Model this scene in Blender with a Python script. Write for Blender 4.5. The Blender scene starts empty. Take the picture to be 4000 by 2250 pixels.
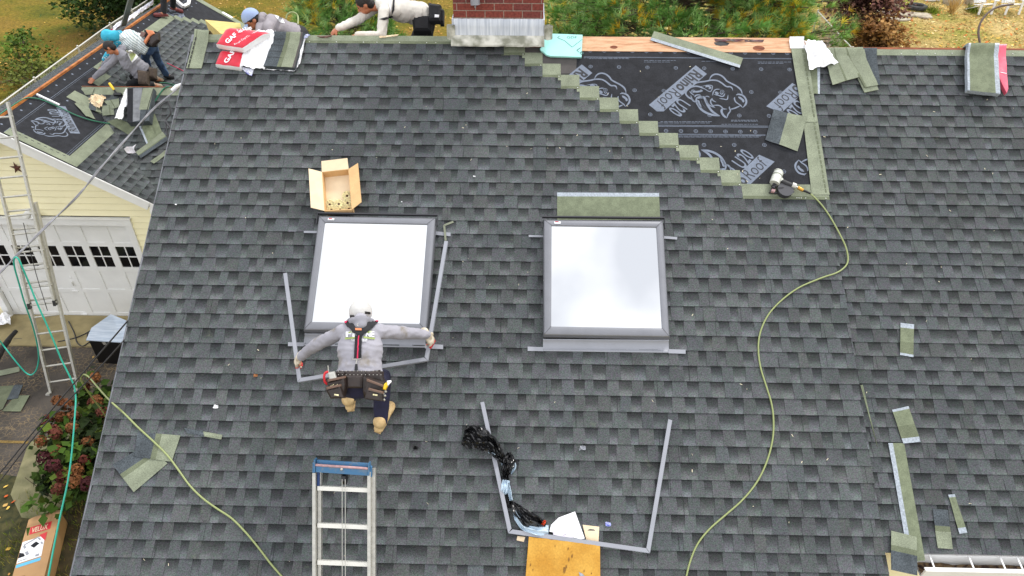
import bpy, bmesh, math, random
from mathutils import Vector, Matrix, noise
random.seed(11)
V=Vector; PI=math.pi; rad=math.radians
# ---------- viewpoint and the planes of the place ----------
FL=2800.0; TH=rad(37); PS=0.024; HC=9.03
CAM=V((0,0,HC))
FW=V((-math.sin(PS)*math.cos(TH),math.cos(PS)*math.cos(TH),-math.sin(TH)))
RT=V((math.cos(PS),math.sin(PS),0)); DN=FW.cross(RT)
def ray(px,py): return FW+RT*((px-2000)/FL)+DN*((py-1125)/FL)
def hit(px,py,p0,n,h=0.0):
    d=ray(px,py); return CAM+d*(((p0+n*h)-CAM).dot(n)/d.dot(n))
PIT=rad(31.8); CP,SP=math.cos(PIT),math.sin(PIT)
P0=CAM+FW*6.85; UP=V((0,CP,SP)); NR=V((0,-SP,CP)); XA=V((1,0,0)); ZA=V((0,0,1))
def R(px,py,h=0.0): return hit(px,py,P0,NR,h)            # point over the main roof plane
def ab(p): return ((p-P0).dot(XA),(p-P0).dot(UP))
def RP(a,b,h=0.0): return P0+XA*a+UP*b+NR*h
def G(px,py,z=0.0): return hit(px,py,V((0,0,z)),ZA)       # point at a height above ground
def W(px,py,y): return hit(px,py,V((0,y,0)),V((0,1,0)))   # point on an upright wall plane
def at(px,py,d): return CAM+ray(px,py)*d
SKYOFF=(8.4647,7.3660,-3.7076); EXPO=0.68
# ---------- scene, mesh builder, tagging ----------
SC=bpy.context.scene
COL=SC.collection
class MB:
    def __init__(s): s.v=[];s.f=[];s.m=[];s.c=[];s.sm=[]
    def face(s,pts,mi=0,col=None,smooth=False):
        i=len(s.v); s.v+= [tuple(p) for p in pts]; s.f.append(tuple(range(i,i+len(pts)))); s.m.append(mi); s.sm.append(smooth)
        if col is None: col=(1,1,1)
        if not isinstance(col[0],(tuple,list)): col=[col]*len(pts)
        s.c+= [tuple(c)+(1,) for c in col]
    def grid(s,rows,mi=0,col=None,smooth=True,closed=False,fmi=None):
        i=len(s.v); n=len(rows[0]); m=len(rows)
        for r in rows: s.v+=[tuple(p) for p in r]
        s.c+=[tuple(col or (1,1,1))+(1,)]*(n*m)
        for a in range(m-1):
            for b in range(n if closed else n-1):
                b2=(b+1)%n
                s.f.append((i+a*n+b,i+a*n+b2,i+(a+1)*n+b2,i+(a+1)*n+b)); s.m.append(fmi(a,b) if fmi else mi); s.sm.append(smooth)
        return i
    def prism(s,poly,ext,mi=0,top=None,col=None):
        poly=[V(p) for p in poly]; ext=V(ext); q=[p+ext for p in poly]
        s.face(q,mi if top is None else top,col); s.face(poly[::-1],mi,col)
        for i in range(len(poly)):
            j=(i+1)%len(poly); s.face([poly[i],poly[j],q[j],q[i]],mi,col)
    def box(s,c,x,y,z,mi=0,col=None):      # c centre, x y z full edge vectors
        c,x,y,z=V(c),V(x)/2,V(y)/2,V(z)/2
        s.prism([c-x-y-z,c+x-y-z,c+x+y-z,c-x+y-z],z*2,mi,None,col)
    def bx(s,x0,x1,y0,y1,z0,z1,mi=0):
        s.box(((x0+x1)/2,(y0+y1)/2,(z0+z1)/2),(x1-x0,0,0),(0,y1-y0,0),(0,0,z1-z0),mi)
    def bar(s,p,q,w,h,up=ZA,mi=0):
        p,q=V(p),V(q); d=(q-p); u=V(up)
        if d.normalized().cross(u.normalized()).length<.02: u=V((0,1,.01))
        sd=d.cross(u).normalized(); u2=sd.cross(d).normalized()
        s.box((p+q)/2,d,sd*w,u2*h,mi)
    def tube(s,pts,r,n=8,mi=0,cap=True,col=None,flat=1.0):
        pts=[V(p) for p in pts]; rr=r if isinstance(r,(list,tuple)) else [r]*len(pts)
        t0=(pts[1]-pts[0]).normalized(); ref=ZA if abs(t0.z)<.9 else XA
        nx=t0.cross(ref).normalized(); rows=[]
        for i,p in enumerate(pts):
            t=(pts[min(i+1,len(pts)-1)]-pts[max(i-1,0)]).normalized()
            nx=(nx-t*nx.dot(t)).normalized(); ny=t.cross(nx)
            rows.append([p+nx*math.cos(2*PI*k/n)*rr[i]+ny*math.sin(2*PI*k/n)*rr[i]*flat for k in range(n)])
        s.grid(rows,mi,col,True,True)
        if cap: s.face(rows[0][::-1],mi,col); s.face(rows[-1],mi,col)
    def ball(s,c,rx,ry=None,rz=None,n=12,m=8,M=None,mi=0,col=None):
        ry=ry or rx; rz=rz or rx; rows=[]; c=V(c)
        for a in range(m+1):
            th=PI*a/m; row=[]
            for b in range(n):
                ph=2*PI*b/n; p=V((rx*math.sin(th)*math.cos(ph),ry*math.sin(th)*math.sin(ph),rz*math.cos(th)))
                row.append(c+(M@p if M else p))
            rows.append(row)
        s.grid(rows[::-1],mi,col,True,True)
    def build(s,name,mats,parent=None,weld=False,color=False,at=None):
        me=bpy.data.meshes.new(name); me.from_pydata(s.v,[],s.f)
        if not isinstance(mats,(list,tuple)): mats=[mats]
        for m in mats: me.materials.append(m)
        me.polygons.foreach_set('material_index',s.m); me.polygons.foreach_set('use_smooth',s.sm)
        if color:
            ca=me.color_attributes.new('Col','FLOAT_COLOR','POINT'); ca.data.foreach_set('color',[x for c in s.c for x in c])
        o=bpy.data.objects.new(name,me); COL.objects.link(o)
        if weld:
            b=bmesh.new(); b.from_mesh(me); bmesh.ops.remove_doubles(b,verts=b.verts,dist=1e-5); b.to_mesh(me); b.free()
        if at is not None:
            me.transform(Matrix.Translation(-V(at))); o.location=V(at)
        if parent: par(o,parent)
        return o
def wm(p): return Matrix.Translation(p.location)@p.rotation_euler.to_matrix().to_4x4()
def par(o,p): o.parent=p; o.matrix_parent_inverse=wm(p).inverted()
def tag(o,label,cat,group=None,kind=None):
    if label: o['label']=label
    if cat: o['category']=cat
    if group: o['group']=group
    if kind: o['kind']=kind
    return o
def thing(name,label,cat,loc=(0,0,0),group=None):
    o=bpy.data.objects.new(name,None); o.empty_display_size=.1; COL.objects.link(o); o.location=V(loc)
    return tag(o,label,cat,group)
def sub(name,loc,parent,label=None):
    o=bpy.data.objects.new(name,None); o.empty_display_size=.1; COL.objects.link(o); o.location=V(loc); par(o,parent)
    if label: o['label']=label
    return o
def struct(o): o['kind']='structure'; return o
def crom(pts,n=8,closed=False):
    pts=[V(p) for p in pts]; out=[]
    P=[pts[0]*2-pts[1]]+pts+[pts[-1]*2-pts[-2]]
    for i in range(1,len(P)-2):
        for k in range(n):
            t=k/n; a,b,c,d=P[i-1:i+3]
            out.append(.5*((2*b)+(c-a)*t+(2*a-5*b+4*c-d)*t*t+(3*b-a-3*c+d)*t**3))
    out.append(pts[-1]); return out
def lerp(a,b,t): return a+(b-a)*t
def bil(q,u,v):   # q: tl,tr,br,bl
    return lerp(lerp(q[0],q[1],u),lerp(q[3],q[2],u),v)
# ---------- materials ----------
def srgb(r,g,b):
    f=lambda c:(c/255/12.92 if c/255<=.04045 else ((c/255+.055)/1.055)**2.4)
    return (f(r),f(g),f(b))
def mat(name,col,rough=.6,metal=0,var=.0,scale=20,bump=0,bscale=60,col2=None,spec=.5,vc=False,detail=4,trans=0,coat=0,thr=(.35,.65),stretch=None,gen='Object',grain=0,gscale=300):
    m=bpy.data.materials.new(name); m.use_nodes=True; nt=m.node_tree; N=nt.nodes; L=nt.links
    b=N['Principled BSDF']; b.inputs['Roughness'].default_value=rough; b.inputs['Metallic'].default_value=metal
    b.inputs['Specular IOR Level'].default_value=spec
    if coat: b.inputs['Coat Weight'].default_value=coat
    if trans: b.inputs['Transmission Weight'].default_value=trans
    c=tuple(col)+(1,); tc=N.new('ShaderNodeTexCoord'); src=tc.outputs[gen]
    if stretch:
        mp=N.new('ShaderNodeMapping'); mp.inputs['Scale'].default_value=stretch; L.new(src,mp.inputs[0]); src=mp.outputs[0]
    def noi(sc,det):
        n=N.new('ShaderNodeTexNoise'); n.inputs['Scale'].default_value=sc; n.inputs['Detail'].default_value=det; L.new(src,n.inputs['Vector']); return n
    out=None
    if vc:
        a=N.new('ShaderNodeVertexColor'); a.layer_name='Col'; out=a.outputs[0]
        mx=N.new('ShaderNodeMix'); mx.data_type='RGBA'; mx.blend_type='MULTIPLY'; mx.inputs[0].default_value=1; mx.inputs[6].default_value=c; L.new(out,mx.inputs[7]); out=mx.outputs[2]
    if var or col2:
        n=noi(scale,detail); rp=N.new('ShaderNodeValToRGB'); e=rp.color_ramp.elements
        e[0].position,e[1].position=thr
        if col2: e[0].color=tuple(col2)+(1,); e[1].color=c
        else: e[0].color=(1-var,)*3+(1,); e[1].color=(1+var,)*3+(1,)
        L.new(n.outputs[0],rp.inputs[0])
        if col2 and not vc: out=rp.outputs[0]
        else:
            mx=N.new('ShaderNodeMix'); mx.data_type='RGBA'; mx.blend_type='MULTIPLY'; mx.inputs[0].default_value=1
            L.new(rp.outputs[0],mx.inputs[7])
            if out: L.new(out,mx.inputs[6])
            else: mx.inputs[6].default_value=c
            out=mx.outputs[2]
    if grain:
        n=noi(gscale,2); rp=N.new('ShaderNodeValToRGB'); e=rp.color_ramp.elements; e[0].position,e[1].position=.3,.7
        e[0].color=(1-grain,)*3+(1,); e[1].color=(1+grain,)*3+(1,); L.new(n.outputs[0],rp.inputs[0])
        mx=N.new('ShaderNodeMix'); mx.data_type='RGBA'; mx.blend_type='MULTIPLY'; mx.inputs[0].default_value=1; L.new(rp.outputs[0],mx.inputs[7])
        if out: L.new(out,mx.inputs[6])
        else: mx.inputs[6].default_value=c
        out=mx.outputs[2]
    if out: L.new(out,b.inputs['Base Color'])
    else: b.inputs['Base Color'].default_value=c
    if bump:
        n=noi(bscale,3); bp=N.new('ShaderNodeBump'); bp.inputs['Strength'].default_value=bump; bp.inputs['Distance'].default_value=.01
        L.new(n.outputs[0],bp.inputs['Height']); L.new(bp.outputs[0],b.inputs['Normal'])
    m.diffuse_color=c
    return m
# granule-surfaced asphalt: vertex colour x two scales of grain with coloured flecks
def shingle_mat():
    m=mat('asphalt_granules',(1,1,1),.92,vc=True,var=.10,scale=3,grain=.32,gscale=95,bump=.5,bscale=120,spec=.25)
    nt=m.node_tree; N=nt.nodes; L=nt.links; b=N['Principled BSDF']
    src=b.inputs['Base Color'].links[0].from_socket
    tc=[n for n in N if n.type=='TEX_COORD'][0]
    n=N.new('ShaderNodeTexNoise'); n.inputs['Scale'].default_value=45; n.inputs['Detail'].default_value=3; L.new(tc.outputs['Object'],n.inputs['Vector'])
    rp=N.new('ShaderNodeValToRGB'); rp.color_ramp.elements[0].position=.36; rp.color_ramp.elements[1].position=.64
    rp.color_ramp.elements[0].color=(.90,1.06,.92,1); rp.color_ramp.elements[1].color=(1.05,.97,1.04,1)
    L.new(n.outputs[1],rp.inputs[0]) if False else L.new(n.outputs[0],rp.inputs[0])
    mx=N.new('ShaderNodeMix'); mx.data_type='RGBA'; mx.blend_type='MULTIPLY'; mx.inputs[0].default_value=1
    L.new(src,mx.inputs[6]); L.new(rp.outputs[0],mx.inputs[7])
    # pale scuffs
    n2=N.new('ShaderNodeTexNoise'); n2.inputs['Scale'].default_value=9; n2.inputs['Detail'].default_value=8; n2.inputs['Roughness'].default_value=.75; L.new(tc.outputs['Object'],n2.inputs['Vector'])
    r2=N.new('ShaderNodeValToRGB'); r2.color_ramp.elements[0].position=.60; r2.color_ramp.elements[1].position=.78; r2.color_ramp.elements[1].color=(.5,.5,.5,1); L.new(n2.outputs[0],r2.inputs[0])
    m3=N.new('ShaderNodeMix'); m3.data_type='RGBA'; m3.blend_type='MIX'; m3.inputs[7].default_value=(.17,.19,.13,1)
    L.new(r2.outputs[0],m3.inputs[0]); L.new(mx.outputs[2],m3.inputs[6]); L.new(m3.outputs[2],b.inputs['Base Color'])
    return m
M={}
M['shingle']=shingle_mat()
M['green']=mat('headlap_granules',srgb(128,134,114),.9,var=.14,scale=6,grain=.22,gscale=110,bump=.3,bscale=160,spec=.2)
M['greendk']=mat('headlap_band',srgb(103,109,88),.9,var=.12,scale=8,grain=.2,gscale=110,spec=.2)
M['back']=mat('shingle_underside',srgb(110,117,94),.85,var=.14,scale=14,grain=.14,gscale=90,spec=.3)
M['seal']=mat('sealant_film',srgb(152,160,168),.35,var=.22,scale=60,detail=6)
M['tab']=mat('dark_tab_granules',srgb(72,78,82),.92,var=.18,scale=8,grain=.4,gscale=95,spec=.25)
M['felt']=mat('underlayment',srgb(37,38,42),.8,var=.22,scale=10,grain=.35,gscale=120,bump=.25,bscale=20,spec=.2)
M['felt2']=mat('old_felt',srgb(74,70,68),.85,var=.1,scale=10,grain=.15,gscale=140)
M['print']=mat('printed_ink',srgb(106,115,130),.7,var=.10,scale=30,grain=.12,gscale=140)
M['feltink']=mat('dark_ink',srgb(34,36,42),.7,var=.16,scale=10,grain=.2,gscale=140)
M['wood']=mat('ridge_board',srgb(212,170,134),.8,col2=srgb(178,128,92),scale=5,stretch=(1,9,9),thr=(.3,.62),grain=.12,gscale=40)
M['woodred']=mat('weathered_board',srgb(150,84,48),.8,col2=srgb(96,46,26),scale=8,stretch=(1,8,8))
M['woodor']=mat('orange_board',srgb(190,120,56),.75,col2=srgb(140,76,28),scale=8)
M['alu']=mat('painted_aluminium',srgb(126,127,132),.36,.45,var=.05,scale=6,spec=.5)
M['alud']=mat('dark_aluminium',srgb(58,58,62),.45,.3)
M['flash']=mat('grey_flashing',srgb(146,148,155),.45,.15,var=.04,scale=5)
M['mill']=mat('mill_aluminium',srgb(186,184,176),.42,.55,var=.10,scale=25)
M['black']=mat('black_matte',srgb(22,22,24),.6)
M['blackg']=mat('black_glossy',srgb(14,14,16),.28)
M['white']=mat('white_paint',srgb(226,226,224),.55,var=.03,scale=6)
M['whitep']=mat('white_plastic_film',srgb(238,238,240),.4,var=.03,scale=12)
M['card']=mat('cardboard',srgb(206,168,118),.85,var=.05,scale=12,grain=.04,gscale=60)
M['cardl']=mat('cardboard_pale',srgb(226,204,170),.85,var=.05,scale=12)
M['cardd']=mat('cardboard_brown',srgb(176,138,96),.85,var=.06,scale=5)
M['foam']=mat('yellow_foam',srgb(194,148,62),.9,col2=srgb(176,126,42),scale=5,bump=.6,bscale=14,grain=.1,gscale=70)
M['foamp']=mat('pale_yellow_foam',srgb(196,176,106),.9,var=.1,scale=7,bump=.5,bscale=14)
M['dirt']=mat('dark_smudge',srgb(120,84,34),.9,var=.2,scale=30)
M['brick']=None
M['lead']=mat('lead_sheet',srgb(206,210,216),.5,.1,col2=srgb(172,178,188),scale=5,stretch=(9,1,.6),bump=.4,bscale=10)
M['leaddk']=mat('lead_dull',srgb(206,204,192),.6,col2=srgb(128,128,112),scale=9,bump=.5,bscale=20)
M['red']=mat('red_wrapper',srgb(205,32,56),.35,var=.08,scale=20,bump=.3,bscale=25)
M['pink']=mat('pink_wrapper',srgb(220,90,112),.4,var=.06,scale=20,bump=.3,bscale=25)
M['cyan']=mat('cyan_foam_board',srgb(164,226,218),.6,var=.03,scale=8)
M['teal']=mat('teal_hose',srgb(40,170,150),.45)
M['tealdk']=mat('green_hose_dark',srgb(24,104,76),.5)
M['hose']=mat('green_air_hose',srgb(142,152,98),.45)
M['cable']=mat('grey_cable',srgb(128,128,134),.5,.2,var=.3,scale=8)
M['cabled']=mat('black_cable',srgb(48,48,52),.6)
M['blue']=mat('blue_paint',srgb(58,106,144),.6,col2=srgb(92,112,130),scale=22,thr=(.3,.5))
M['bluedk']=mat('dark_blue_paint',srgb(28,58,112),.5)
M['rust']=mat('rust_worn',srgb(176,140,140),.7,var=.15,scale=30)
M['siding']=mat('cream_siding',srgb(243,235,196),.6,var=.03,scale=2)
M['glassdk']=mat('dark_window',srgb(8,8,10),.08,spec=.6)
M['brass']=mat('brass_wire',srgb(232,222,176),.4,.0,var=.3,scale=60)
M['leather']=mat('brown_leather',srgb(44,34,30),.5,var=.25,scale=14,bump=.3,bscale=40)
M['leatherl']=mat('leather_binding',srgb(104,80,66),.6)
M['ydev']=mat('yellow_plastic',srgb(238,196,30),.4)
M['redp']=mat('red_plastic',srgb(196,34,44),.4)
M['pinks']=mat('crimson_webbing',srgb(206,30,78),.6)
M['orange']=mat('orange_leather',srgb(206,126,84),.6)
M['skin']=mat('skin',srgb(176,112,80),.5,var=.06,scale=20)
M['glove']=mat('glove_knit',srgb(216,206,186),.85,col2=srgb(170,156,134),scale=25)
M['gloveR']=mat('glove_rubber',srgb(206,50,52),.5)
M['grey']=mat('grey_jersey',srgb(134,133,140),.85,var=.05,scale=6,bump=.35,bscale=18)
M['greyd']=mat('grey_jersey_soiled',srgb(158,156,164),.85,col2=srgb(128,120,108),thr=(.30,.43),scale=5,bump=.6,bscale=14)
M['navy']=mat('navy_trousers',srgb(26,26,52),.85,var=.2,scale=10,bump=.4,bscale=20)
M['jeans']=mat('blue_denim',srgb(66,94,132),.85,col2=srgb(40,60,90),scale=7,bump=.4,bscale=20)
M['blk']=mat('black_cloth',srgb(24,24,28),.8,var=.2,scale=10,bump=.4,bscale=20)
M['boot']=mat('tan_boot',srgb(214,186,136),.75,col2=srgb(178,146,98),scale=14)
M['maroon']=mat('maroon_shoe',srgb(112,52,52),.7,var=.15,scale=30)
M['hair']=mat('dark_hair',srgb(26,20,18),.6,bump=.8,bscale=60)
M['capb']=mat('light_blue_cap',srgb(148,166,200),.8,var=.04,scale=10)
M['capw']=mat('white_cap',srgb(228,226,222),.8)
M['cream']=mat('cream_sweater',srgb(206,202,192),.9,var=.03,scale=10,bump=.35,bscale=16)
M['turq']=mat('turquoise_jersey',srgb(60,176,204),.85,bump=.3,bscale=14)
M['lime']=mat('lime_print',srgb(150,166,92),.7)
M['trunk']=mat('tree_bark',srgb(92,80,66),.95,var=.25,scale=12,bump=.7,bscale=18)
# ---------- shingle courses as real laminated courses ----------
def field(mb,o,xd,ud,nd,rows,xr,seed,exp,tone=1.0,lift=.004,tooth=.0035):
    rnd=random.Random(seed)
    def pt(x,b,h): return o+xd*x+ud*b+nd*h
    for b0 in rows:
        rng=xr(b0)
        if not rng: continue
        x0,x1=rng
        if x1-x0<.03: continue
        e=exp; rt=rnd.uniform(.95,1.05)*tone
        hb=lift+.009; ht=lift+.0015; wob=lambda x:.0018*noise.noise(V((x*1.3,b0*7,seed)))
        # backing layer: segments, dark band at the top fading to pale granules below
        x=x0-rnd.uniform(0,.5); segs=[]
        while x<x1:
            w=rnd.choice((.075,.09,.10,.11,.12,.13,.15,.10)); segs.append((x,x+w)); x+=w
        dark=rnd.random()<.5; nsh=x0-rnd.uniform(0,1); stone=1
        for (a,c) in segs:
            while nsh<a: nsh+=1.0; stone=rnd.uniform(.93,1.07)
            a2,c2=max(a,x0),min(c,x1)
            if c2-a2<.004: continue
            base=rt*stone*.91
            tint=(rnd.uniform(.97,1.03),1.0,rnd.uniform(.98,1.06))
            def C(v): v=v*base; return (v*tint[0]*.955,v*tint[1]*1.0,v*tint[2]*1.03)
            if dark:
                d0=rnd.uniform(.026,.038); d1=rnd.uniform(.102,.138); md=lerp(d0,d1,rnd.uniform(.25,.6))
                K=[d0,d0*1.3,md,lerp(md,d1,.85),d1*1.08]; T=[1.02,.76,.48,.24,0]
            else:
                m_=rnd.uniform(.077,.102); K=[m_*rnd.uniform(.82,1),m_,m_*1.03,m_*1.06,m_*1.06]; T=[1.02,.8,.5,.2,0]
            for i in range(4):
                t0,t1=T[i+1],T[i]
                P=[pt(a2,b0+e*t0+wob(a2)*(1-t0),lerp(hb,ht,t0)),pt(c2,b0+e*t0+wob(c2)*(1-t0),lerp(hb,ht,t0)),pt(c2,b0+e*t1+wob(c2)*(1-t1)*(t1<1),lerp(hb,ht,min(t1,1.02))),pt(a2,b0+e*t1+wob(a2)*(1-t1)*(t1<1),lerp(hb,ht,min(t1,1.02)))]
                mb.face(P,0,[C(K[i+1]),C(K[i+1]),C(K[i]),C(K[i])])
            q=[pt(a2,b0+wob(a2),0),pt(c2,b0+wob(c2),0),pt(c2,b0+wob(c2),hb),pt(a2,b0+wob(a2),hb)]
            mb.face(q,0,C(.03))
            if not dark:   # raised tooth with leaning sides
                l,r=(rnd.uniform(-.016,.005) for _ in range(2))
                al,ar=max(a2+.0,x0),min(c2,x1); tl=max(al-l*0,x0); 
                bl=max(al+l,x0); br=min(ar-r,x1); v=rnd.uniform(.077,.100)
                hh=tooth
                P=[pt(bl,b0+wob(bl),hb+hh),pt(br,b0+wob(br),hb+hh),pt(ar,b0+e*1.02,ht+hh*.6),pt(tl,b0+e*1.02,ht+hh*.6)]
                mb.face(P,0,[C(v*1.08),C(v*1.08),C(v*.93),C(v*.93)])
                mb.face([pt(bl,b0+wob(bl),hb),pt(br,b0+wob(br),hb),P[1],P[0]],0,C(.05))
                mb.face([pt(bl,b0,hb),P[0],P[3],pt(tl,b0+e,ht)],0,C(.05)); mb.face([P[1],pt(br,b0,hb),pt(ar,b0+e,ht),P[2]],0,C(.05))
            # butt joint between whole shingles
            if a<=nsh<c and rnd.random()<.9 and x0+.02<nsh<x1-.02 and nsh<c2 and nsh>a2:
                g=.0016; mb.face([pt(nsh-g,b0+.001,hb+.0042),pt(nsh+g,b0+.001,hb+.0042),pt(nsh+g,b0+e,ht+.0035),pt(nsh-g,b0+e,ht+.0035)],0,C(.03))
            dark=not dark if rnd.random()<.95 else dark
# ---------- main house ----------
house=thing('house','cream sided house under the large dark shingled roof with two skylights','house',(0,8,0))
EXP=.1445; AL=-3.617; AR=3.145; RIDGE=2.975; EAVE=-2.80
bref=ab(R(1394,211.5))[1]
rows=[bref+EXP*k for k in range(-60,8) if EAVE-.01<bref+EXP*k<RIDGE-.2]
ENDS=[(217,1959),(260,2043),(303,2112),(347,2184),(391,2257),(435,2334),(823,2985)]
def endpx(y):
    if y<=217: return 1959
    for (y0,x0),(y1,x1) in zip(ENDS,ENDS[1:]):
        if y<=y1: return x0+(x1-x0)*(y-y0)/(y1-y0)
    return 9e9
def pxy(a,b):
    d=RP(a,b)-CAM; z=d.dot(FW); return 2000+FL*d.dot(RT)/z,1125+FL*d.dot(DN)/z
def aend(b):
    y=pxy(1.5,b)[1]+.5
    x=endpx(y)
    if x>1e6: return AR
    lo,hi=-1.,4.
    for _ in range(30):
        m=(lo+hi)/2
        if pxy(m,b)[0]<x: lo=m
        else: hi=m
    return lo
EAVE=rows[0]+.012
mb=MB()
jit=random.Random(5)
field(mb,P0,XA,UP,NR,rows,lambda b:(AL+jit.uniform(-.004,.004),aend(b)+(jit.uniform(-.004,.004) if aend(b)==AR else 0)),3,EXP)
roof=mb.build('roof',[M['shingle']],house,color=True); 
roof['label']='freshly shingled dark grey roof slope'
def rpt(a,b,h): return RP(a,b,h)
def sheet(mb,q,h0,th,mi=0,side=None,nu=1,nv=1,wob=0,fm=None,plane=RP):
    """thin real-thickness sheet: q four (a,b) corners tl,tr,br,bl at height h0 over a plane"""
    def P(u,v,h):
        a,b=bil([V((x[0],x[1],0)) for x in q],u,v)[:2]
        return plane(a,b,h+wob*noise.noise(V((a*4,b*4,h0*50))) )
    top=[[P(j/nu,i/nv,h0+th) for j in range(nu+1)] for i in range(nv+1)]
    mb.grid(top[::-1],mi,None,False,False,fm and (lambda a,b:fm((nv-1-a+.5)/nv,(b+.5)/nu)))
    e=[P(j/nu,0,0) for j in range(nu+1)]+[P(1,i/nv,0) for i in range(1,nv+1)]+[P(1-j/nu,1,0) for j in range(1,nu+1)]+[P(0,1-i/nv,0) for i in range(1,nv)]
    e2=[P(j/nu,0,1) for j in range(nu+1)]
    per=[(j/nu,0) for j in range(nu+1)]+[(1,i/nv) for i in range(1,nv+1)]+[(1-j/nu,1) for j in range(1,nu+1)]+[(0,1-i/nv) for i in range(1,nv)]
    for k in range(len(per)):
        u0,v0=per[k]; u1,v1=per[(k+1)%len(per)]
        mb.face([P(u0,v0,h0-.001),P(u0,v0,h0+th),P(u1,v1,h0+th),P(u1,v1,h0-.001)],mi if side is None else side)
def pq(*pts): return [ab(R(*p)) for p in pts]
# headlap steps left open at the staggered edge + ridge course headlap
mb=MB(); dots=[]
for k,b in enumerate(rows):
    y=pxy(1.5,b)[1]
    e=aend(b)
    if y<840 and e<AR:
        up=aend(b+EXP) if b+EXP<rows[-1]+.01 else e-.24
        sheet(mb,[(up-.03,b+EXP+.178),(e,b+EXP+.178),(e,b+EXP-.004),(up-.03,b+EXP-.004)],.004,.0035)
        sheet(mb,[(up-.03,b+EXP+.034),(e,b+EXP+.034),(e,b+EXP+.026),(up-.03,b+EXP+.026)],.0068,.0014,1)
        sheet(mb,[(up-.03,b+EXP+.026),(e,b+EXP+.026),(e,b+EXP-.004),(up-.03,b+EXP-.004)],.0068,.001,2)
        dots.append((e-.02,b+EXP+.012))
yb=[b for b in rows if aend(b)>=AR-1e-6][-1]
ae=aend(yb+EXP)
sheet(mb,[(ae-.01,yb+EXP+.165),(AR,yb+EXP+.165),(AR,yb+EXP-.004),(ae-.01,yb+EXP-.004)],.004,.004)
sheet(mb,[(ae-.01,yb+EXP+.03),(AR,yb+EXP+.03),(AR,yb+EXP-.004),(ae-.01,yb+EXP-.004)],.0075,.001,2)
for t in (.1,.16,.22,.34,.6,.9): dots.append((lerp(ae+.5,AR,t),yb+EXP+.012))
bt=rows[-1]+EXP
sheet(mb,[(-3.60,RIDGE),(aend(rows[-1]),RIDGE),(aend(rows[-1]),bt-.004),(-3.60,bt-.004)],.004,.0035)
sheet(mb,[(-3.6,bt+.03),(aend(rows[-1]),bt+.03),(aend(rows[-1]),bt-.004),(-3.6,bt-.004)],.0072,.0012,2)
for a in (-2.3,-2.0,-1.7,-1.55,-1.3,-1.0,-.9,-.6,-.35,-.1,.1,.35): dots.append((a,bt+.012))
lap=mb.build('exposed_headlap',[M['green'],M['back'],M['greendk']],roof)
mb=MB()
for a,b in dots: mb.ball(RP(a,b,.009),.0065,.0065,.003,6,4)
mb.build('nail_head',M['mill'],roof).data.materials[0]=M['white']
bpy.data.objects['nail_head']['kind']='stuff'
# decking and underlayment
mb=MB()
mb.prism([RP(AL+.02,RIDGE,-.004),RP(AL+.02,EAVE,-.004),RP(AR-.02,EAVE,-.004),RP(AR-.02,RIDGE,-.004)],-NR*.16)
mb.prism([RP(AR-.018,2.86,-.034),RP(AR-.018,-2.295,-.034),RP(6.4,-2.295,-.034),RP(6.4,2.86,-.034)],-NR*.13)
mb.build('deck',M['wood'],roof)
mb=MB(); mb.face([RP(.3,.9,.002),RP(3.12,.9,.002),RP(3.12,2.81,.002),RP(.3,2.81,.002)][::1])
felt=mb.build('underlayment',M['felt'],roof)
mb=MB(); q=pq((2050,168),(2256,176),(2250,288),(2050,290)); mb.face([RP(*c,.0032) for c in q][::-1]); mb.build('old_felt',M['felt2'],roof)
mb=MB(); q=pq((2150,138),(3110,149),(3110,202),(2150,190))
def knot(u,v): return 0
sheet(mb,[ (.45,2.985),(3.06,2.985),(3.06,2.79),(.45,2.79)],.0035,.004,nu=40,nv=2)
mb.build('ridge_board',M['wood'],roof)
for (x,y,r) in ((2398,184,.035),(2964,188,.055),(2560,165,.02)):
    mb=MB(); c=R(x,y,.009); mb.face([c+XA*math.cos(t)*r*1.2+UP*math.sin(t)*r*.6 for t in [k*PI/6 for k in range(12)]]); mb.build('wood_knot',M['woodred'],roof)
mb=MB(); c=[(2788,166),(2800,164),(2822,160),(2850,168),(2842,177),(2815,179),(2796,176)]
mb.face([R(x,y,.0095) for x,y in c][::-1]); mb.build('splintered_hole',M['black'],roof)
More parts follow.
